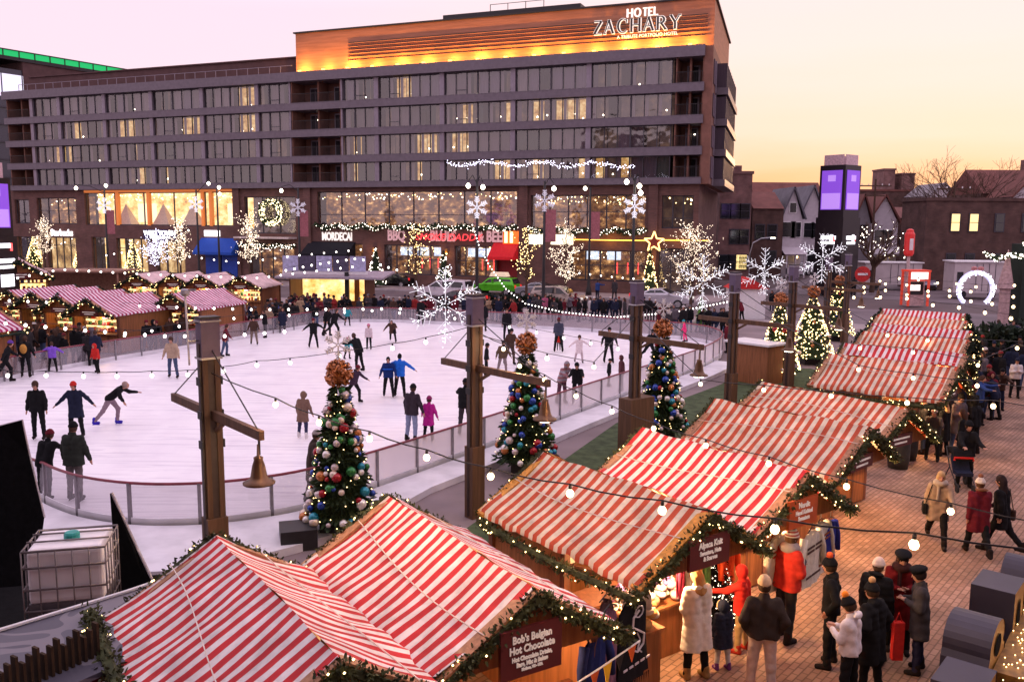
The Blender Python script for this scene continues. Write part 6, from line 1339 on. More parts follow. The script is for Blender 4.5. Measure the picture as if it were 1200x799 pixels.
M_nordic = stripe_mat('patterned_jacket', (.28, .12, .13), (.30, .27, .30), .18, axis='Z', wrinkle=.2)
# --- walkway, near
N = dict(near=True)
person('woman in a long white quilted coat at the hat stall, tan boots', (819, 668), 1.70, -25, WHT, .50, BLK, None, (.45, .28, .12), 'hold', True, hood=2, bulk=1.12, shoes=(.30, .17, .07), longhair=True)
person('small child in a dark padded coat with a fur collar, purple boots', (849, 706), 1.08, -20, NAVY, .60, (.55, .5, .55), None, (.4, .3, .2), 'stand', True, hood=1, bulk=1.15, shoes=(.12, .03, .16), trim=(.5, .36, .2))
person('child in a bright red hooded jacket and khaki trousers reaching to the stall', (872, 664), 1.42, -60, RED, .84, (.42, .27, .13), None, None, P_(la=(60, 10, 20), ra=(10, 12, 30)), True, hood=1, bulk=1.12, shoes=(.35, .03, .02))
person('man with a tan cap, dark brown sweater and pale pink trousers, hands in pockets', (897, 679), 1.80, 8, (.038, .028, .026), .92, (.50, .38, .36), (.55, .38, .25), (.05, .03, .02), 'pockets', True, cap_=True, shoes=(.05, .03, .02))
person('bearded man in a red jacket with a striped knitted hat and grey gloves', (925, 623), 1.86, 62, (.62, .045, .03), .86, (.03, .03, .035), M_hatstripe, (.1, .05, .03), 'hold', True, scarf=(.35, .30, .30), hands=(.07, .07, .08), beard=(.2, .09, .04), bulk=1.12)
person('slim youth in a black hoodie and black jeans with an orange topped hat', (977, 656), 1.72, -70, BLK, .9, BLK, BLK, (.05, .03, .02), 'pockets', True, pom=(.75, .12, .04), hood=2)
person('boy in a white hoodie and black orange bobble hat looking at a phone', (1000, 703), 1.60, -50, (.68, .62, .66), .90, BLK, BLK, (.05, .03, .02), 'phone', True, pom=(.75, .22, .03), hood=2)
person('person in a long black coat and black hat with a tan bobble, back turned', (1026, 686), 1.66, -35, BLK, .55, BLK, BLK, (.05, .03, .02), 'pockets', True, pom=(.5, .3, .15), hood=2, bulk=1.1)
person('person in a black furry coat and a cream knitted hat', (1029, 657), 1.66, 40, BLK, .62, BLK, (.62, .5, .45), (.1, .06, .04), 'stand', True, bulk=1.12, trim=BLK, hood=2)
person('woman in a dark red coat and black beret facing the camera', (1058, 646), 1.68, 195, (.16, .012, .015), .45, BLK, BLK, (.04, .02, .015), 'hold', True, beret=True, scarf=(.05, .02, .02), longhair=True)
person('woman in a grey tweed coat and black beret with a shoulder bag', (1082, 666), 1.66, -70, (.06, .052, .055), .62, (.025, .025, .06), BLK, (.03, .02, .02), 'hold', True, beret=True, bag=('bag', BLK, 1))
person('blonde woman in a beige coat striding down the walkway with a black bag', (1103, 548), 1.70, -160, (.34, .25, .19), .62, BLK, None, (.42, .28, .15), P_(la=(30, 10, 20), ra=(-15, 12, 20), ll=(24, 3, 6), rl=(-22, 3, 24), lean=8), True, longhair=True, bag=('bag', BLK, 1), scarf=(.4, .33, .28), step=.02)
person('person in a maroon coat and cream bobble hat walking away', (1151, 560), 1.66, 10, MAR, .60, BLK, (.6, .52, .46), (.1, .05, .03), 'walk', True, pom=(.25, .1, .06), trim=(.2, .09, .05), hood=2, step=.02)
person('woman in a black coat with dark hair beside the maroon coat', (1178, 556), 1.68, -40, BLK, .60, BLK, None, (.03, .02, .02), 'walk', True, longhair=True, step=.02, bag=('bag', BRN, 1))
person('man in a black jacket and beanie pushing the stroller', (1135, 494), 1.76, 185, BLK, .84, BLK, BLK, (.05, .03, .02), P_(la=(45, 8, 35), ra=(45, 8, 35)), True, step=.02)
person('blonde woman in a long black coat at the far stall counter', (1109, 470), 1.66, -40, BLK, .48, BLK, None, (.5, .33, .16), 'hold', False, longhair=True)
rb = MB(); q = atz(1052, 745, .62); rb.box((q.x, q.y, .55), (.16, .1, .6)); rb.tube([(q.x-.05, q.y, .85), (q.x, q.y, 1.0), (q.x+.05, q.y, .85)], .01, 5); tag(rb.build('gift_bag', cloth(RED)), 'long bright red gift bag held between the two women in berets', 'bag')
# --- stroller
q = atz(1124, 572, 0); st = thing('stroller', 'black stroller with a red edged canopy on the walkway', 'stroller', (q.x, q.y, 0), -math.radians(188))
mb = MB()
for s_ in (-1, 1): mb.tube([(s_*.24, -.45, 1.0), (s_*.24, -.1, .55), (s_*.22, .42, .2)], .016, 6); mb.tube([(s_*.24, -.1, .55), (s_*.26, -.4, .15)], .016, 6)
mb.tube([(-.24, -.45, 1.0), (.24, -.45, 1.0)], .02, 6); mb.build('frame', M_dark, st)
mb = MB(); mb.prism([(-.2, -.2, .75), (-.2, .05, .42), (-.2, .35, .42), (-.2, .35, .5), (-.2, .1, .52), (-.2, -.15, .95)], (0, 0, 0), (.4, 0, 0)); mb.build('seat', cloth(NAVY), st)
mb = MB(); vs = [(x, -.12+.3*math.sin(a), .72+.34*math.cos(a)) for x in (-.23, .23) for a in [-.6+2.0*k/8 for k in range(9)]]; mb.add(vs, [(k, k+1, 10+k, 9+k) for k in range(8)]+[tuple(range(9)), tuple(range(17, 8, -1))]); mb.build('canopy', cloth(BLK), st)
mb = MB(); mb.tube([(-.23, .19, .79), (-.23, .17, .86), (.23, .17, .86), (.23, .19, .79)], .03, 6); mb.build('canopy_edge', cloth(RED), st)
for x, y, r in ((-.28, -.4, .15), (.28, -.4, .15), (-.2, .42, .11), (.2, .42, .11)): mb = MB(); mb.tube([(x-.02, y, r), (x+.02, y, r)], r, 16); mb.build('wheel', M_tyre, st)
# --- skaters
def sk8(label, top, h, az, coat, legs=BLK, hat=None, hair=BRN, pose='glide', hem=.84, **k): return person(label, top, h, az, coat, hem, legs, hat, hair, pose, k.pop('near', False), z0=ICE, skates=True, step=k.pop('step', .028), **k)
sk8('man in a black jacket and flat cap skating at the left', (42, 449), 1.76, 170, BLK, BLK, BRN, BRN, P_(la=(5, 16, 12), ra=(-5, 16, 12), fin=8, ll=(4, 5, 4), rl=(-4, 5, 4), lean=4), cap_=True, step=.022)
sk8('woman in a navy coat and red hat with arms spread wide', (87, 449), 1.70, 175, NAVY, BLK, RED, BRN, P_(la=(8, 50, 5), ra=(8, 42, 5), fin=45, ll=(8, 8, 10), rl=(-10, 14, 4), lean=5), hem=.6, step=.022)
sk8('skater bent forward in a black top, grey trousers and blue skates', (127, 439), 1.70, 80, BLK, (.28, .2, .24), None, (.35, .25, .22), 'bend', hem=.92, shoes=(.05, .03, .45), step=.022)
sk8('man in a dark green coat seen from behind at the near rail', (84, 499), 1.84, 5, (.03, .035, .03), (.12, .1, .1), BLK, BRN, P_(la=(5, 18, 12), ra=(5, 20, 12), fin=10), hem=.8, step=.022, bulk=1.1)
sk8('person in black with a dark red hat beside the black tarpaulin', (49, 507), 1.66, 10, BLK, BLK, MAR, BRN, 'lean', step=.024)
sk8('man in a beige jacket and jeans gliding towards the camera', (201, 396), 1.74, 175, (.42, .31, .22), JEAN, BRN, BRN, 'glide', step=.024)
sk8('child in a red hooded jacket near the left rail', (112, 404), 1.26, 200, RED, BLK, None, None, 'glide', hood=1, bulk=1.1)
sk8('child in a purple jacket holding the left rail', (60, 402), 1.30, -20, (.22, .10, .60), BLK, None, BRN, 'out', bulk=1.05)
sk8('skater in black with a mustard backpack by the left rail', (28, 396), 1.70, -10, BLK, BLK, BRN, BRN, 'glide', backpack=(.5, .25, .06))
sk8('skater in black cut by the left edge', (4, 399), 1.76, 60, BLK, BLK, (.12, .05, .3), BRN, 'skate')
sk8('skater in a maroon top right of the nearest post', (263, 381), 1.58, 80, MAR, JEAN, None, BRN, 'glide')
sk8('brown clad skater left of centre near the crowd', (297, 372), 1.5, 170, BRN, (.2, .15, .12), BLK, BRN, 'glide')
sk8('dark skater with arms held out before the crowd', (367, 374), 1.55, 160, BLK, BLK, MAR, BRN, 'out')
sk8('first of two dark clad women skating together', (383, 361), 1.66, 120, BLK, BLK, None, BRN, 'glide')
sk8('second of two dark clad women skating together', (391, 361), 1.72, 120, BLK, BLK, None, BRN, 'skate')
sk8('child in a teal jacket near the far rail', (407, 360), 1.22, 150, TEAL, BLK, None, BRN, 'glide')
sk8('child in a white and pink top behind the black coated man', (432, 381), 1.30, 180, (.6, .5, .52), BLK, (.6, .2, .3), BRN, 'stand')
sk8('large man in a black coat bending over a child', (420, 391), 1.72, -60, BLK, BLK, None, BRN, 'lean', bulk=1.15)
sk8('small child in teal with a pink hat held by the black coated man', (407, 396), 1.05, 120, TEAL, BLK, (.6, .04, .15), BRN, 'glide')
sk8('skater in dark purple kicking one leg back behind the ornament tree', (414, 427), 1.45, 110, (.05, .03, .05), BLK, MAR, BRN, 'skate')
sk8('child in a brown fur hooded coat and white skates', (354, 461), 1.42, 10, (.2, .12, .09), (.04, .04, .09), None, None, 'glide', hem=.62, hood=1, trim=(.05, .03, .02), shoes=WHT)
sk8('person in a long dark coat at the near rail, left of the christmas tree', (365, 507), 1.66, 70, (.05, .035, .03), BLK, (.35, .3, .3), BRN, 'glide', hem=.45)
sk8('left of two skaters with bright blue jackets', (455, 419), 1.55, 175, (.012, .03, .14), BLK, None, BLK, 'glide', stripe=(.02, .12, .6))
sk8('right of two skaters with bright blue jackets', (468, 416), 1.64, 5, (.02, .14, .62), BLK, None, BLK, 'out')
sk8('man in a dark sweater and pale jeans holding a child by the hand', (482, 453), 1.74, 20, (.04, .03, .04), (.22, .25, .38), BLK, BRN, 'glide', step=.024)
sk8('girl in a magenta coat beside the man in jeans', (502, 467), 1.32, 10, (.45, .02, .25), BLK, (.25, .03, .12), BRN, 'glide', hem=.6)
sk8('dark clad person at the rail left of the second post', (545, 446), 1.76, 0, BLK, (.05, .04, .05), BLK, BRN, 'lean')
sk8('crouching skater in brown near the far rail', (460, 370), 1.5, 180, BRN, BLK, None, BRN, 'bend', hem=.6)
sk8('slim dark skater standing at the far rail left of the snowflake', (493, 351), 1.68, 170, BLK, BLK, BRN, BRN, 'stand')
sk8('dark person right behind the second post', (567, 356), 1.72, 20, BLK, BLK, BLK, BRN, 'stand')
sk8('slim child in black right of the second post', (570, 404), 1.35, 90, BLK, BLK, BLK, BRN, 'stand')
sk8('tall man in black at the far rail left of the second christmas tree', (594, 363), 1.76, 180, BLK, BLK, None, BRN, 'stand')
sk8('brown coated skater partly hidden by the copper bow', (598, 386), 1.7, 150, BRN, BRN, BLK, BRN, 'glide')
sk8('skater in an olive jacket left of the copper bow', (589, 400), 1.5, 160, (.12, .08, .05), (.25, .2, .2), BLK, BRN, 'glide')
sk8('man in a slate blue jacket with a red clad child between his legs', (655, 374), 1.74, 0, (.05, .055, .085), BLK, MAR, BRN, P_(ll=(3, 9, 3), rl=(-3, 9, 3), la=(25, 8, 20), ra=(25, 8, 20)))
sk8('tiny child in red in front of the slate blue jacket', (655, 392), .85, 180, RED, BLK, RED, None, 'stand')
sk8('girl in a white coat with arms spread near the middle of the ice', (679, 394), 1.30, 175, (.72, .62, .62), (.5, .4, .42), BRN, BRN, 'out', hem=.6)
sk8('skater in black with arms out left of the third post', (714, 385), 1.68, 175, BLK, BLK, BLK, BRN, P_(la=(8, 32, 10), ra=(8, 32, 10), fin=15, ll=(5, 9, 4), rl=(-5, 9, 4)))
sk8('child in a hot pink snowsuit right of the third christmas tree', (803, 376), 1.22, -80, (.85, .05, .2), (.85, .05, .2), TEAL, None, 'glide')
sk8('dark skater beside the third post', (762, 385), 1.66, 150, BLK, BLK, BLK, BRN, 'skate')
sk8('girl in a striped grey jacket and hood leaning on the near rail', (659, 423), 1.62, 140, M_nordic, (.1, .04, .06), None, None, 'lean', hood=1)
sk8('person in a black coat and beanie leaning on the near rail', (677, 424), 1.62, 190, BLK, BLK, BLK, BRN, 'lean')
sk8('small child in dark clothes at the near rail', (714, 422), 1.1, 90, BLK, BLK, BLK, None, 'stand')
sk8('person in a maroon hooded jacket at the near rail', (729, 418), 1.4, -90, (.10, .04, .045), BLK, None, None, 'stand', hood=1, bulk=1.15)
person('person in a maroon jacket outside the right end of the rink', (853, 378), 1.62, -100, MAR, .8, BLK, None, BRN, 'stand', z0=0)
# --- crowds from a few prototypes
rr = random.Random(21); PRO = []
for i, (ps_, hem, hat, lh, hood, cl) in enumerate((('stand', .8, BLK, 0, 0, BLK), ('pockets', .62, None, 1, 0, NAVY), ('hold', .84, GREY, 0, 0, BRN), ('walk', .8, None, 0, 0, GREY), ('phone', .6, MAR, 0, 2, BLK), ('stand', .6, None, 1, 0, MAR), ('lean', .8, BLK, 0, 0, NAVY), ('pockets', .84, None, 0, 1, BLK), ('up', .84, None, 0, 0, BLK))):
    PRO.append(person('x', None, 1.72, 180, cl, hem, (.02, .02, .03), hat, None if hood == 1 else BRN, ps_, False, loc=(0, 0, 0), longhair=bool(lh), hood=hood, step=.04))
PAL = [('black', BLK, 7), ('black', (.02, .018, .02), 5), ('navy blue', NAVY, 4), ('dark grey', (.05, .045, .05), 4), ('brown', BRN, 3), ('maroon', MAR, 2), ('tan', TAN, 1), ('white', (.6, .55, .55), .7), ('red', (.3, .03, .03), .4), ('blue', (.03, .06, .2), .6), ('grey', (.14, .12, .14), 2), ('pink', (.4, .1, .18), .3)]
PALW = [p[2] for p in PAL]; HATS = [BLK, BLK, GREY, MAR, (.55, .5, .48), (.25, .03, .03), NAVY]
used = [0]*len(PRO)
def crowd(pos, az, where, grp, h=None):
    i = rr.randrange(len(PRO)); p = PRO[i]; nm, c, _ = rr.choices(PAL, PALW)[0]; hh = h or rr.uniform(1.55, 1.84)
    lab = 'person in a %s coat %s' % (nm, where); sw = {'coat': [cloth(c)], 'hat': [cloth(rr.choice(HATS))], 'trousers': [cloth(rr.choice([BLK, BLK, NAVY, JEAN, GREY]))]}
    o = copy_tree(p, pos, -math.radians(az), lab, grp, hh/1.75, sw); return o
for k in range(84):     # behind the far barrier, two to three deep
    px = 338+ (860-338)*((k*0.6180339) % 1); D0 = 60.5+rr.uniform(0, 3.4); 
    if px > 770: D0 = 53.5+rr.uniform(0, 3)
    if px < 380: D0 = 58+rr.uniform(0, 4)
    q = atY(px, 350, D0); crowd((q.x, q.y, 0), 180+rr.gauss(0, 40), 'in the row of onlookers behind the far rink barrier', 'onlookers behind the far barrier')
for k in range(46):     # in front of the kiosk and left of the rink
    px = rr.uniform(246, 372); D0 = rr.uniform(50, 62) - (px-246)*.0; q = atY(px, 350, D0)
    if D0 < 55 and px > 345: q = atY(px, 350, 60.5)
    crowd((q.x, q.y, 0 if D0 > 52.5 else ICE), 180+rr.gauss(0, 60), 'in the thick crowd before the lit kiosk', 'crowd before the kiosk')
for k in range(30):
    px = rr.uniform(0, 128); D0 = rr.uniform(40.2, 43)+max(0, (60-px))*.03; q = atY(px, 380, D0); q.x -= .6
    crowd((q.x, q.y, 0), rr.uniform(-60, 60), 'among shoppers before the gabled pink striped stalls', 'shoppers before the left stalls')
for k, (px, D0) in enumerate([(178, 44.0), (186, 44.2), (192, 44.8), (215, 46.5), (222, 47.3), (232, 48.6), (240, 49.5), (206, 46.8)]):
    q = atY(px, 370, D0); crowd((q.x-.5, q.y+.4, 0), 150+rr.gauss(0, 30), 'standing behind the left barrier beside the wooden stall wall', 'people at the left barrier')
for px, py, h in [(1125, 462, 1.8), (1141, 452, 1.74), (1118, 452, 1.7), (1150, 440, 1.76), (1137, 436, 1.7), (1131, 480, 1.7), (1158, 425, 1.75), (1146, 415, 1.7), (1172, 412, 1.76), (1187, 405, 1.72), (1165, 400, 1.7), (1196, 398, 1.75), (1150, 398, 1.7), (1180, 388, 1.72), (1166, 386, 1.7), (1142, 402, 1.7), (1157, 408, 1.74), (1192, 420, 1.6), (1204, 408, 1.8), (1133, 420, 1.7), (1100, 458, 1.74), (1092, 446, 1.7), (1113, 442, 1.72), (1121, 430, 1.78), (1085, 468, 1.66), (1148, 428, 1.7), (1162, 436, 1.68), (1176, 398, 1.7), (1198, 386, 1.74), (1188, 376, 1.7), (1170, 374, 1.72), (1152, 384, 1.7), (1144, 466, 1.72), (1096, 476, 1.62)]:
    q = atz(px, py, h); crowd((q.x, q.y, 0), rr.uniform(0, 360), 'in the crowd on the walkway by the far stalls', 'crowd on the far walkway', h)
for k in range(16):
    px, py = rr.uniform(1110, 1200), rr.uniform(378, 440); q = atz(px, py, 1.7); crowd((q.x, q.y, 0), rr.uniform(0, 360), 'in the crowd on the walkway by the far stalls', 'crowd on the far walkway', rr.uniform(1.58, 1.8))
for px, D0 in [(700, 79), (720, 80), (1000, 86), (590, 86), (880, 95), (870, 62), (880, 64), (905, 70)]:
    q = atY(px, 345, D0); crowd((q.x, q.y, 0), rr.uniform(0, 360), 'walking on the pavement beyond the rink', 'passers by on the pavement')
for p in PRO:
    for c in list(bpy.data.objects):
        if c.parent is p: bpy.data.objects.remove(c)
    bpy.data.objects.remove(p)
# ------------------------------------------------------------------ festoon strings
M_bulb = glow('bulb_glass', (1.0, .72, .38), 7); M_bulbw = glow('bulb_white', (1.0, .90, .84), 5); M_sock = mat('bulb_socket', (.02, .02, .025), .5)
M_sockb = glow('socket_blue', (.02, .03, .35), .6)
BM = {}
def bulb_mesh(r, m):
    k = (round(r, 3), m.name)
    if k not in BM:
        b = MB(); b.lathe((0, 0, 0), [(.3*r, -1.0*r), (.75*r, -.72*r), (1.0*r, 0), (.8*r, .62*r), (.42*r, 1.0*r), (.36*r, 1.15*r)], 10); me = b.build('bulb', m, None, True); s = MB(); s.lathe((0, 0, 0), [(.42*r, 1.1*r), (.42*r, 2.0*r), (.15*r, 2.4*r)], 8); so_ = s.build('socket', M_sock)
        BM[k] = (me.data, so_.data); bpy.data.objects.remove(me); bpy.data.objects.remove(so_)
    return BM[k]
def festoon(label, bulbs, ends=(), r=.05, m=None, light=0, sag=.0, cr=.011, off=None):
    """bulbs: (px, py, distance) each; ends: anchor points added before and after"""
    m = m or M_bulb; P = [atY(*b) for b in bulbs]; t = thing('string_lights', label, 'string lights'); me, so_ = bulb_mesh(r, m)
    o_ = r*2.4; pts = [Vector(e) for e in ends[:1]] + [p+Vector((0, 0, o_)) for p in P] + [Vector(e) for e in ends[1:]]
    fine = []
    for a, b in zip(pts, pts[1:]):
        for k in range(3): fine.append(a.lerp(b, k/3) - Vector((0, 0, sag*(k/3)*(1-k/3)*4)))
    fine.append(pts[-1]); c = MB(); c.tube(fine, cr, 4, False); c.build('cable', M_dark, t)
    for p in P[:96]:
        o = bpy.data.objects.new('bulb', me); COL.objects.link(o); o.parent = t; o.location = p
        if r > .03: q = bpy.data.objects.new('socket', so_); COL.objects.link(q); q.parent = o
        if light: lamp('festoon_light', p, light, (1, .60, .28), .05)
    return t
def interp(ctrl, n):
    out = []; L = [math.dist(a[:2], b[:2]) for a, b in zip(ctrl, ctrl[1:])]; T_ = sum(L)
    for k in range(n):
        s = T_*(k+.5)/n; i = 0
        while i < len(L)-1 and s > L[i]: s -= L[i]; i += 1
        u = s/L[i]; out.append(tuple(ctrl[i][j]*(1-u)+ctrl[i+1][j]*u for j in range(3)))
    return out
PT = lambda i, z: (PW[i].x, PW[i].y, z)
festoon('festoon from the nearest post over the front roofs to the big letters', [(323, 474, 13.4), (374, 495, 12.6), (433, 514, 11.8), (500, 536, 11), (575, 558, 10.2), (668, 578, 9.4), (776, 598, 8.6), (908, 620, 7.9), (1071, 638, 7.2)], (PT(0, 4.25), atY(1290, 650, 6.6)), .044, light=100, sag=.03)
festoon('festoon from the second post across the middle roofs to the walkway', [(590, 409, 19.5), (609, 429, 18.8), (638, 445, 18), (675, 464, 17.2), (717, 482, 16.4), (766, 502, 15.5), (827, 522, 14.5), (901, 543, 13.4), (992, 570, 12.2), (1114, 599, 11)], (PT(1, 4.4), atY(1290, 625, 9.8)), .046, light=100, sag=.03)
festoon('short festoon between the second and third posts', [(641, 420, 22), (696, 430, 22.8)], (PT(1, 4.3), PT(2, 4.2)), .055)
festoon('festoon from the third post over the far roofs', [(821, 450, 21.5), (895, 457, 20.5), (974, 464, 19.2), (1063, 472, 18), (1164, 476, 17)], (PT(2, 4.2), atY(1270, 482, 16)), .05, light=100, sag=.03)
festoon('festoon crossing the first roof of the far row', [(1006, 433, 23), (1070, 443, 22), (1145, 452, 21)], (PT(3, 4.3), atY(1260, 458, 20)), .05, light=100, sag=.03)
festoon('festoon crossing the second roof of the far row', [(1008, 408, 28), (1070, 413, 27.2), (1146, 428, 25), (1192, 408, 26)], (PT(4, 4.2), atY(1250, 418, 24)), .052, light=36)
festoon('festoon crossing the third roof of the far row', [(1040, 393, 32), (1087, 399, 31.5)], (PT(4, 4.4), atY(1230, 402, 28)), .06)
rr = random.Random(31)
for i, (ctl, n, lab) in enumerate([([(985, 352, 50), (1060, 350, 46), (1200, 378, 36)], 7, 'lowest far festoon over the road right of the posts'), ([(1000, 340, 54), (1090, 346, 50), (1200, 362, 42)], 8, 'second far festoon over the road'), ([(1000, 333, 58), (1080, 338, 54), (1200, 350, 46)], 8, 'third far festoon over the road before the arch'), ([(1020, 326, 62), (1110, 332, 58), (1200, 336, 50)], 8, 'highest far festoon over the road before the brick building')]):
    festoon(lab, [(x, y+rr.uniform(-3, 3), d) for x, y, d in interp(ctl, n)], (), .075, sag=.05)
festoon('long low festoon over the left half of the ice', [(9, 440, 22), (54, 440, 22), (98, 441, 22), (137, 441, 22), (178, 440, 22), (220, 439, 22), (262, 435, 22), (301, 428, 22), (340, 425, 22), (398, 417, 21.8), (460, 408, 21.5), (499, 401, 21)], ((-14, 22, 3.4), PT(1, 4.5)), .05, M_bulbw, sag=.02)
festoon('festoon over the left rail below the pink stalls', [(x, y, d) for x, y, d in interp([(-5, 378, 33), (108, 388, 33), (190, 394, 33), (262, 394, 33), (345, 388, 33)], 15)], (), .062, M_bulbw)
festoon('festoon over the far left part of the ice', [(x, y, d) for x, y, d in interp([(130, 396, 40), (260, 374, 44), (440, 364, 48), (560, 376, 44), (740, 412, 34)], 19)], (), .062, M_bulbw)
festoon('festoon above the crowd before the kiosk', [(x, y, d) for x, y, d in interp([(0, 352, 46), (140, 358, 46), (300, 363, 46), (480, 362, 46)], 22)], (), .065, M_bulbw)
festoon('upper festoon over the pink stalls', interp([(0, 330, 52), (70, 316, 56), (180, 322, 58), (300, 326, 58), (420, 312, 58)], 30), (), .065, M_bulbw)
festoon('festoon in front of the kiosk banners', interp([(330, 318, 55), (370, 310, 55), (420, 303, 55), (470, 318, 55)], 14), (), .065, M_bulbw)
festoon('second festoon before the shop fronts on the left', interp([(120, 300, 66), (180, 290, 66), (225, 268, 66)], 12), (), .06, M_bulbw)
festoon('third festoon before the shop fronts below the wreath', interp([(215, 300, 64), (280, 308, 64), (345, 300, 64), (430, 292, 64)], 15), (), .06, M_bulbw)
festoon('dense bright light garland swooping from the street lamp down behind the far rail', interp([(553, 262, 66), (562, 290, 66), (574, 312, 65), (592, 338, 64), (616, 356, 62), (660, 366, 60), (720, 372, 58), (790, 366, 56), (862, 352, 54)], 90), (), .045, M_bulbw)
festoon('festoon before the hotel pavement on the right', interp([(660, 318, 62), (720, 325, 62), (790, 330, 62), (850, 322, 60)], 15), (), .055, M_bulbw)
# white camera mast clamped to the nearest post
mt = thing('camera_mast', 'thin white mast with a small camera clamped to the nearest post', 'mast', (0, 0, 0)); a = atY(217, 347, 14.6); b = atY(222, 428, 14.6); mb = MB(); mb.tube([a, b], .018, 8); mb.build('pole', M_white, mt)
mb = MB(); mb.lathe((a.x, a.y, a.z), [(.05, 0), (.08, .04), (.07, .1), (.05, .12)], 12); mb.box((a.x+.1, a.y, a.z+.1), (.16, .04, .03)); mb.build('camera', mat('camera_grey', (.4, .38, .42), .4), mt)
mb = MB()
for py in (379, 400): q = atY(219, py, 14.6); mb.beam(q, (PW[0].x-.1, PW[0].y, q.z), .03, .03)
mb.build('clamp', M_steel, mt)
# ------------------------------------------------------------------ goods at the stall fronts
def garment(label, px, py, z, w_, h_, m, az=131, name='hanging_sweater', sleeves=True, loc=None, band=None, fringe=False):
    p = Vector(loc) if loc else atz(px, py, z); t = thing(name, label, 'clothing', (p.x, p.y, 0), 0); rz = math.radians(90-az); t.rotation_euler[2] = rz   # local +X faces the walkway
    mb = MB(); nx, nz = 8, 8; vs = []; fs = []
    for s_ in (.06, -.03):
        for j in range(nz+1):
            for i in range(nx+1):
                u = -1+2*i/nx; v = j/nz; ww = w_/2*(.8+.25*v if j else .55); vs.append((s_*(1-u*u*.7)+.02*math.sin(u*9+v*4), u*ww, z-h_*v-(.04*abs(u) if j == 0 else 0)))
    n1 = (nx+1)*(nz+1)
    for s_ in (0, 1):
        for j in range(nz):
            for i in range(nx): a = s_*n1+j*(nx+1)+i; fs.append((a, a+1, a+nx+2, a+nx+1))
    mb.use(m if isinstance(m, bpy.types.Material) else cloth(m)); mb.add(vs, fs); mb.build('garment', None, t, True)
    if sleeves:
        for s_ in (-1, 1): mb = MB(); mb.tube([(0, s_*w_*.42, z-.06), (.03, s_*w_*.62, z-h_*.4), (.05, s_*w_*.66, z-h_*.75)], [.07, .06, .045], 8); mb.build('sleeve', m if isinstance(m, bpy.types.Material) else cloth(m), t, True)
    if band:
        mb = MB()
        for bz in (.25, .33, .8): mb.box((.068, 0, z-h_*bz), (.01, w_*.8, .035))
        mb.build('knit_band', cloth(band), t)
    if fringe:
        mb = MB(); k = -w_*.5
        while k < w_*.5: mb.add([(.05, k, z-h_), (.05, k+.03, z-h_), (.05, k+.02, z-h_-.13)], [(0, 1, 2)]); k += .045
        mb.build('fringe', m if isinstance(m, bpy.types.Material) else cloth(m), t)
    mb = MB(); mb.tube([(0, -.16, z), (0, 0, z+.07), (0, .16, z)], .01, 5); mb.tube([(0, 0, z+.07), (0, 0, z+.16)], .008, 4); mb.build('hanger', M_dark, t)
    return t
c3 = ST['C']; c4 = ST['D']; L3 = c3[3]/2; L4 = c4[3]/2
def at3(t, x, y, z=0): v = wl_(t, x, y, z); return (v.x, v.y, z)
o = garment('black hooded blanket with a white curling emblem, under the scarf stall roof corner', 0, 0, 1.75, .75, 1.15, (.012, .012, .016), loc=at3(c3, L3-.15, -1.28), sleeves=False, fringe=True, name='hanging_blanket')
mb = MB(); S_ = [(.10, .0, 1.62), (.10, -.13, 1.55), (.10, -.15, 1.42), (.10, 0, 1.33), (.10, .14, 1.24), (.10, .12, 1.1), (.10, -.02, 1.03), (.10, -.14, 1.1)]; mb.tube(S_, .016, 5); mb.tube([(.09, -.02, 1.30), (.09, .06, 1.18), (.09, .0, 1.06), (.09, .1, .98)], .012, 5); mb.tube([(.1, .1*math.cos(a), 1.6+.08*math.sin(a)) for a in [k*PI/4 for k in range(9)]], .01, 4)
for k in range(5): mb.box((.085, -.28+k*.14, .85), (.01, .09, .03))
mb.build('emblem', mat('thread_white', (.6, .55, .62), .6), o)
garment('dark patterned scarf hanging left of the emblem blanket', 0, 0, 1.7, .35, 1.2, (.10, .06, .07), loc=at3(c3, L3-.45, -1.5), sleeves=False, fringe=True, name='hanging_scarf', band=(.3, .12, .12))
garment('striped wool scarf with red and lilac bands hanging beside the hot chocolate stall', 0, 0, 1.75, .32, 1.35, (.2, .1, .16), loc=at3(c3, L3-.1, -1.75), sleeves=False, fringe=True, name='hanging_scarf', band=(.45, .1, .1))
garment('white knitted top hanging right of the emblem blanket', 0, 0, 1.7, .45, .55, (.65, .6, .58), loc=at3(c3, L3-.5, -.9))
for i, (y, cc, lab) in enumerate(((.55, (.5, .05, .12), 'pink and white striped scarf, leftmost of the scarf rack'), (.72, (.75, .7, .68), 'cream scarf second on the rack'), (.88, (.35, .02, .08), 'wine red scarf third on the rack'), (1.15, (.10, .28, .10), 'green scarf on the rack under the garland'))):
    garment(lab, 0, 0, 1.75, .17, .75, cc, loc=at3(c3, L3-1.0, y), sleeves=False, fringe=True, name='hanging_scarf')
for i, (y, x, cc, b_, lab) in enumerate(((-.7, -.35, (.62, .55, .45), (.35, .05, .03), 'cream patterned sweater left in the sweater stall front'), (-.1, -.12, (.68, .62, .52), (.10, .06, .05), 'cream sweater with dark and red knitted bands, middle of the sweater stall'), (.42, -.3, (.62, .58, .5), (.3, .1, .05), 'pale sweater with orange bands, right in the sweater stall front'))):
    garment(lab, 0, 0, 1.74, .72, .92, cc, loc=at3(c4, L4+x+.1, y+.35), band=b_)
garment('blue jacket hanging at the right corner of the sweater stall', 0, 0, 1.65, .45, .8, (.03, .04, .25), loc=at3(c4, L4-.3, 1.22))
garment('bright orange red jacket hung at the left of the sweater stall', 0, 0, 1.6, .45, .7, (.6, .08, .03), loc=at3(c4, L4-.7, -1.05))
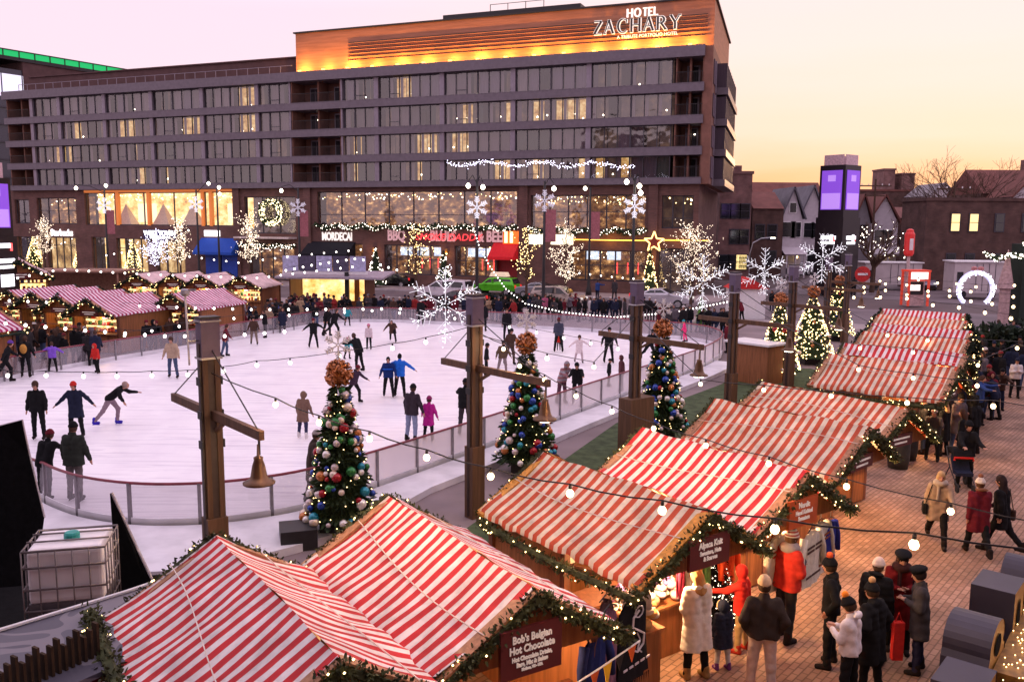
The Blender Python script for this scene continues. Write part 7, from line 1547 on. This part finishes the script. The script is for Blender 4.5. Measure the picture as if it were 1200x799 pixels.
def display(label, t, x, y, w_, d_, z, cols, n, seed, name='goods_table', hats=True, body=True):
    rr = random.Random(seed); T2 = thing(name, label, 'market goods', wl_(t, x, y), t[2]); mb = MB(); mb.box((0, 0, z/2), (d_, w_, z)); mb.box((0, 0, z), (d_+.08, w_+.08, .04)); mb.build('table', M_wood if body else M_wood2, T2)
    for k in range(n):
        mb = MB(); r = rr.uniform(.07, .11); mb.ball((0, 0, 0), r, 10, 7, (1, rr.uniform(.9, 1.3), rr.uniform(.6, .95))); 
        if hats: mb.ball((0, 0, r*.95), r*.35, 6, 5)
        mb.build('woolly_hat' if hats else 'ware', cloth(rr.choice(cols)), T2, True, loc=(rr.uniform(-d_/2, d_/2)*.85, rr.uniform(-w_/2, w_/2)*.9, z+.06+r*rr.choice((.5, .5, 1.6, 2.4))))
PAS = [(.65, .5, .6), (.7, .65, .6), (.4, .2, .5), (.6, .35, .2), (.7, .5, .55), (.35, .35, .4)]
display('table heaped with pastel knitted hats in the scarf stall', c3, L3-1.35, .1, 1.5, .5, .85, PAS, 42, 1)
display('small stand with purple and tan fluffy hats left of the white coated woman', c3, L3-.75, -.55, .5, .4, .9, [(.5, .15, .6), (.5, .3, .12), (.7, .6, .5)], 12, 2, 'hat_stand')
e5 = ST['E']; display('row of small boxed wares on the pale counter', e5, e5[3]/2-1.45, .2, 1.9, .45, .95, [(.6, .55, .5), (.5, .3, .1), (.1, .1, .3), (.6, .2, .1)], 16, 3, hats=False)
b2_ = ST['B']; garment('navy football shirt hung between the hot chocolate and scarf stalls', 0, 0, 1.7, .5, .8, (.02, .03, .12), loc=at3(b2_, b2_[3]/2-.5, 1.25))
t = cone_tree('small black tree thick with white lights beside the red hooded child', tuple(wl_(c4, L4-.75, -1.2)), 1.45, .34, 420, glow('fairy_cream', (1, .88, .66), 4), 90, dot=.011, leaf=M_black)
for i, (px, py) in enumerate(((1052, 548), (1062, 538))):
    q = atz(px, py, 0); mb = MB(); mb.lathe((q.x, q.y, 0), [(.26, 0), (.3, .3), (.3, .7), (.27, .95), (.25, 1.0)], 16); tag(mb.build('barrel', mat('barrel_dark', (.03, .028, .026), .6), None, True), ['dark round bin at the far end of the near stalls', 'second dark round bin behind the first'][i], 'bin')
# pennant bunting
bn = thing('bunting', 'string of yellow, orange and black pennants under the hot chocolate sign', 'bunting'); a = wl_(b2_, b2_[3]/2+.12, -1.5, 1.42); b = wl_(b2_, b2_[3]/2+.12, 1.45, 1.86); pts = [a.lerp(b, k/16)-Vector((0, 0, .16*math.sin(PI*k/16))) for k in range(17)]
mb = MB(); mb.tube(pts, .012, 5); mb.build('cord', M_white, bn)
PC = [mat('pennant_yellow', (.8, .45, .02), .6), mat('pennant_orange', (.7, .12, .02), .6), mat('pennant_black', (.02, .015, .015), .7)]
for k in range(15):
    p, q = pts[k+1], pts[k+1]+(pts[k+1]-pts[k]).normalized()*.13; mb = MB(); tip = (p+q)/2-Vector((0, 0, .30 if k % 3 == 0 else .2)); n_ = Vector((.01*math.cos(b2_[2]), .01*math.sin(b2_[2]), 0)); mb.prism([p, q, tip], (0, 0, 0), n_); mb.build('pennant', PC[(k*2) % 3], bn)
# ------------------------------------------------------------------ lower left corner
def seg(px, py, z): return atz(px, py, z)
q = Vector((-6.35, 12.2, 0)); ib = thing('liquid_tank', 'white plastic tank in a metal cage with a teal cap, its lower half dark', 'tank', (q.x, q.y, .82), math.radians(14)); ib.scale = (.9, .9, 1.32)
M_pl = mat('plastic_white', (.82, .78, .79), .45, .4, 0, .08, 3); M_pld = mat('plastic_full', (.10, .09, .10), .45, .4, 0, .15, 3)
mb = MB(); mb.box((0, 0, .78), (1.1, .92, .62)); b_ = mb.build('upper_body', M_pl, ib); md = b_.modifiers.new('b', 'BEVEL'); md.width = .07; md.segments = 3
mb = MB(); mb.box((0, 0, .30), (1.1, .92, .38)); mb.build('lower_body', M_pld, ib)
mb = MB(); mb.box((0, 0, .05), (1.2, 1.0, .12)); mb.build('pallet', M_black, ib)
mb = MB()
for z in (.2, .42, .66, .9, 1.08): mb.tube([(-.6, -.5, z), (.6, -.5, z), (.6, .5, z), (-.6, .5, z), (-.6, -.5, z)], .014, 5)
for k in range(6):
    for y in (-.5, .5): mb.tube([(-.6+k*.24, y, .1), (-.6+k*.24, y, 1.08)], .012, 5)
    if 0 < k < 5:
        for x in (-.6, .6): mb.tube([(x, -.5+k*.2, .1), (x, -.5+k*.2, 1.08)], .012, 5)
for y in (-.18, .18): mb.tube([(-.6, y, 1.11), (.6, y, 1.11)], .012, 5)
mb.build('cage', mat('cage_steel', (.25, .22, .22), .4, .5, .6), ib, True)
mb = MB(); mb.lathe((0.02, -.02, 1.09), [(.12, 0), (.12, .05), (.10, .07)], 14); mb.build('cap', mat('cap_teal', (.02, .30, .26), .5), ib)
mb = MB(); mb.box((-7.0, 12.7, .38), (3.8, 3.0, .76), .24); tag(mb.build('tank_platform', M_black), 'black boxy platform under the white tank', 'platform')
# tarpaulin screens with hemmed edge
def screen(name, label, pts, hem):
    t = thing(name, label, 'tarpaulin'); P = [Vector(p) for p in pts]; n_ = (P[1]-P[0]).cross(P[2]-P[0]).normalized()*.03; mb = MB(); mb.prism(P, (0, 0, 0), n_); mb.build('sheet', M_black, t); h = MB(); h.tube([P[i] for i in hem], .022, 6); h.build('hem', mat('hem_white', (.5, .45, .48), .6), t)
    return t
D1 = 15.5
screen('tarpaulin', 'large black tarpaulin with a pale hem at the left edge', [atY(-60, 500, D1), atY(0, 499, D1), atY(26, 492, D1), atY(34, 530, D1), atY(52, 606, D1-.3), atY(40, 700, D1-.6), atY(-60, 720, D1-.8)], (1, 2, 3, 4))
screen('tarpaulin', 'narrow upright triangle of black tarpaulin right of the tank', [atY(131, 577, 13.6), atY(160, 640, 13.6), atY(179, 680, 13.5), atY(172, 688, 13.5), atY(140, 700, 13.5)], (0, 1, 2))
mb = MB(); mb.beam((-9, 13.9, .12), (-4.9, 14.9, .12), .35, .3); tag(mb.build('snow_roll', M_iceapron), 'white rolled barrier pad lying on the ice apron behind the tank', 'barrier pad')
# low printed canopy and picket fence in the corner
z_ = 2.05; A_ = [atz(-40, 752, z_), atz(150, 694, z_), atz(215, 672, z_), atz(225, 740, z_), atz(60, 812, z_), atz(-40, 850, z_)]
m_pr, nt, b = nmat('printed_canopy'); b.inputs['Roughness'].default_value = .6
tc = nt.nodes.new('ShaderNodeTexCoord'); wv = nt.nodes.new('ShaderNodeTexNoise'); wv.inputs['Scale'].default_value = .8; wv.inputs['Distortion'].default_value = 1.2; wv.inputs['Detail'].default_value = 1; cr = nt.nodes.new('ShaderNodeValToRGB'); cr.color_ramp.interpolation = 'CONSTANT'
e = cr.color_ramp.elements; e[0].color = (.065, .06, .085, 1); e[1].position = .5; e[1].color = (.16, .145, .17, 1); q_ = e.new(.56); q_.color = (.08, .075, .10, 1); nt.links.new(tc.outputs['Object'], wv.inputs['Vector']); nt.links.new(wv.outputs['Fac'], cr.inputs[0]); nt.links.new(cr.outputs[0], b.inputs['Base Color'])
t = thing('low_canopy', 'dark grey blue printed canopy with a wavy band and a white edge, lower left corner', 'canopy'); mb = MB(); mb.prism([tuple(p) for p in A_], (0, 0, 0), (0, 0, -.06)); mb.build('sheet', m_pr, t); mb = MB(); mb.tube([A_[0]+Vector((0, 0, .02)), A_[1]+Vector((0, 0, .02)), A_[2]+Vector((0, 0, .02))], .025, 6); mb.build('edge', M_white, t)
pf = thing('picket_fence', 'brown wooden picket fence top at the bottom left corner', 'fence'); a = atz(0, 790, 2.3); b = atz(112, 742, 2.3); n_ = 15
for k in range(n_):
    p = a.lerp(b, k/(n_-1)); mb = MB(); d = (b-a).normalized(); hz = .28+.05*((k*7) % 3); mb.beam(p-Vector((0, 0, .6)), p+Vector((0, 0, hz-.25)), .09, .03, d); mb.build('picket', mat('picket_brown', (.045, .026, .014), .8, .2, 0, .3, 6), pf)
garland('garland', 'dark garland with warm lights along the left eave of the nearest stall', [Vector((*wl_(ST['A'], -ST['A'][3]/2-.1, -1.5)[:2], 2.1)), Vector((*wl_(ST['A'], .4, -1.55)[:2], 1.95)), Vector((*wl_(ST['A'], ST['A'][3]/2, -1.5)[:2], 1.95))], .15, 1900, .06, 60, .013, seed=88, lm=M_fairyy, leaf=M_leafg)
# ------------------------------------------------------------------ big display letters, lower right, seen from above and behind
M_let = mat('letter_shell', (.045, .038, .058), .55, .4, 0, .15, 2, .1); M_letf = mat('letter_face_gold', (.55, .28, .06), .4, .5, .3, .1)
def letter(label, px, py, z, outline, holes_x, dpt, rz, hgt):
    rz = math.radians(-130)
    p = atz(px, py, z); t = thing('marquee_letter', label, 'display letter', (p.x, p.y, 0), rz, 'row of big display letters'); n = len(outline)
    mb = MB(); V = [(x, -dpt/2, zz) for x, zz in outline]+[(x, dpt/2, zz) for x, zz in outline]; mb.use(M_let); mb.add(V, [(i, (i+1) % n, n+(i+1) % n, n+i) for i in range(n)]); mb.add([(x, -dpt/2+.01, zz) for x, zz in outline], [tuple(range(n))]); mb.build('shell', None, t)
    mb = MB(); mb.use(M_letf); mb.add([(x, dpt/2-.01, zz) for x, zz in outline], [tuple(range(n-1, -1, -1))]); mb.use(M_black)
    for hx, hz, hr, hh in holes_x: mb.add([(hx+hr*math.cos(a), dpt/2+.004, hz+hh*math.sin(a)) for a in [-2*PI*k/20 for k in range(20)]], [tuple(range(20))])
    mb.build('face', None, t)
    return t
def rounded(w_, h_, two=False):
    o = []
    if two:
        for k in range(13): a = PI*k/12; o.append((w_/2*math.cos(a), h_*.74+h_*.26*math.sin(a)))
        for k in range(5): a = PI+PI*k/4*.4; o.append((-w_/2*1.0*(1-.12*math.sin(PI*k/4)), h_*(.72-.1*k/4)))
        for k in range(13): a = PI*k/12; o.append((-w_*.56*math.cos(a*.0)+0 if k == 0 else -w_*.56*math.cos(PI/2*0)+0, h_*(.6-.6*k/12)))
        o += [(w_*.56, 0)]+[(w_*.56, h_*.6*k/4) for k in (1, 2, 3, 4)]+[(w_*.5, h_*.68)]
    else:
        for k in range(17): a = PI*k/16; o.append((w_/2*math.cos(a), h_*.6+h_*.4*math.sin(a)))
        o += [(-w_/2, h_*.3), (-w_/2, 0), (w_/2, 0), (w_/2, h_*.3)]
    return o
LZ = math.radians(90-148)+PI   # faces look right, away from the crowd
rz = math.radians(-48)-PI/2+PI
sq = lambda w_, h_: [(-w_/2, 0), (w_/2, 0), (w_/2, h_), (-w_/2, h_)]
letter('nearest display letter with a domed top over a wider base', 1143, 728, 1.15, rounded(.95, 1.25, True), [(0, .9, .2, .16), (0, .35, .24, .17)], .62, math.radians(-62)+PI*0+PI/2-.2, 1.25)
letter('square topped display letter behind the domed one', 1170, 684, 1.2, sq(.8, 1.25), [(0, .65, .14, .4)], .62, math.radians(-62)+PI/2-.2, 1.25)
letter('round topped display letter at the right edge behind the square one', 1203, 656, 1.2, rounded(.9, 1.25), [(0, .6, .2, .35)], .62, math.radians(-62)+PI/2-.2, 1.25)
letter('low flat topped display letter, nearest of the row at the bottom edge', 1130, 790, .95, sq(.8, .95), [(0, .5, .2, .25)], .62, 0, .95)
rr = random.Random(5); t = thing('golden_light_pile', 'golden lit tinsel frame with glittering zigzag lights at the bottom right corner', 'light display'); mb = MB(); a = atz(1185, 812, .4); b = atz(1225, 715, .4); d = (b-a)
mb.beam(a, b, .5, .5); mb.build('base', mat('gold_dark', (.30, .15, .03), .5, .5, .3, .4, 8), t); mb = MB()
for k in range(110): p = a+d*rr.random()+Vector((rr.uniform(-.25, .25), rr.uniform(-.25, .25), .27)); octa(mb, p, .012)
tag(mb.build('fairy_lights', M_fairyy, t), kind='stuff')
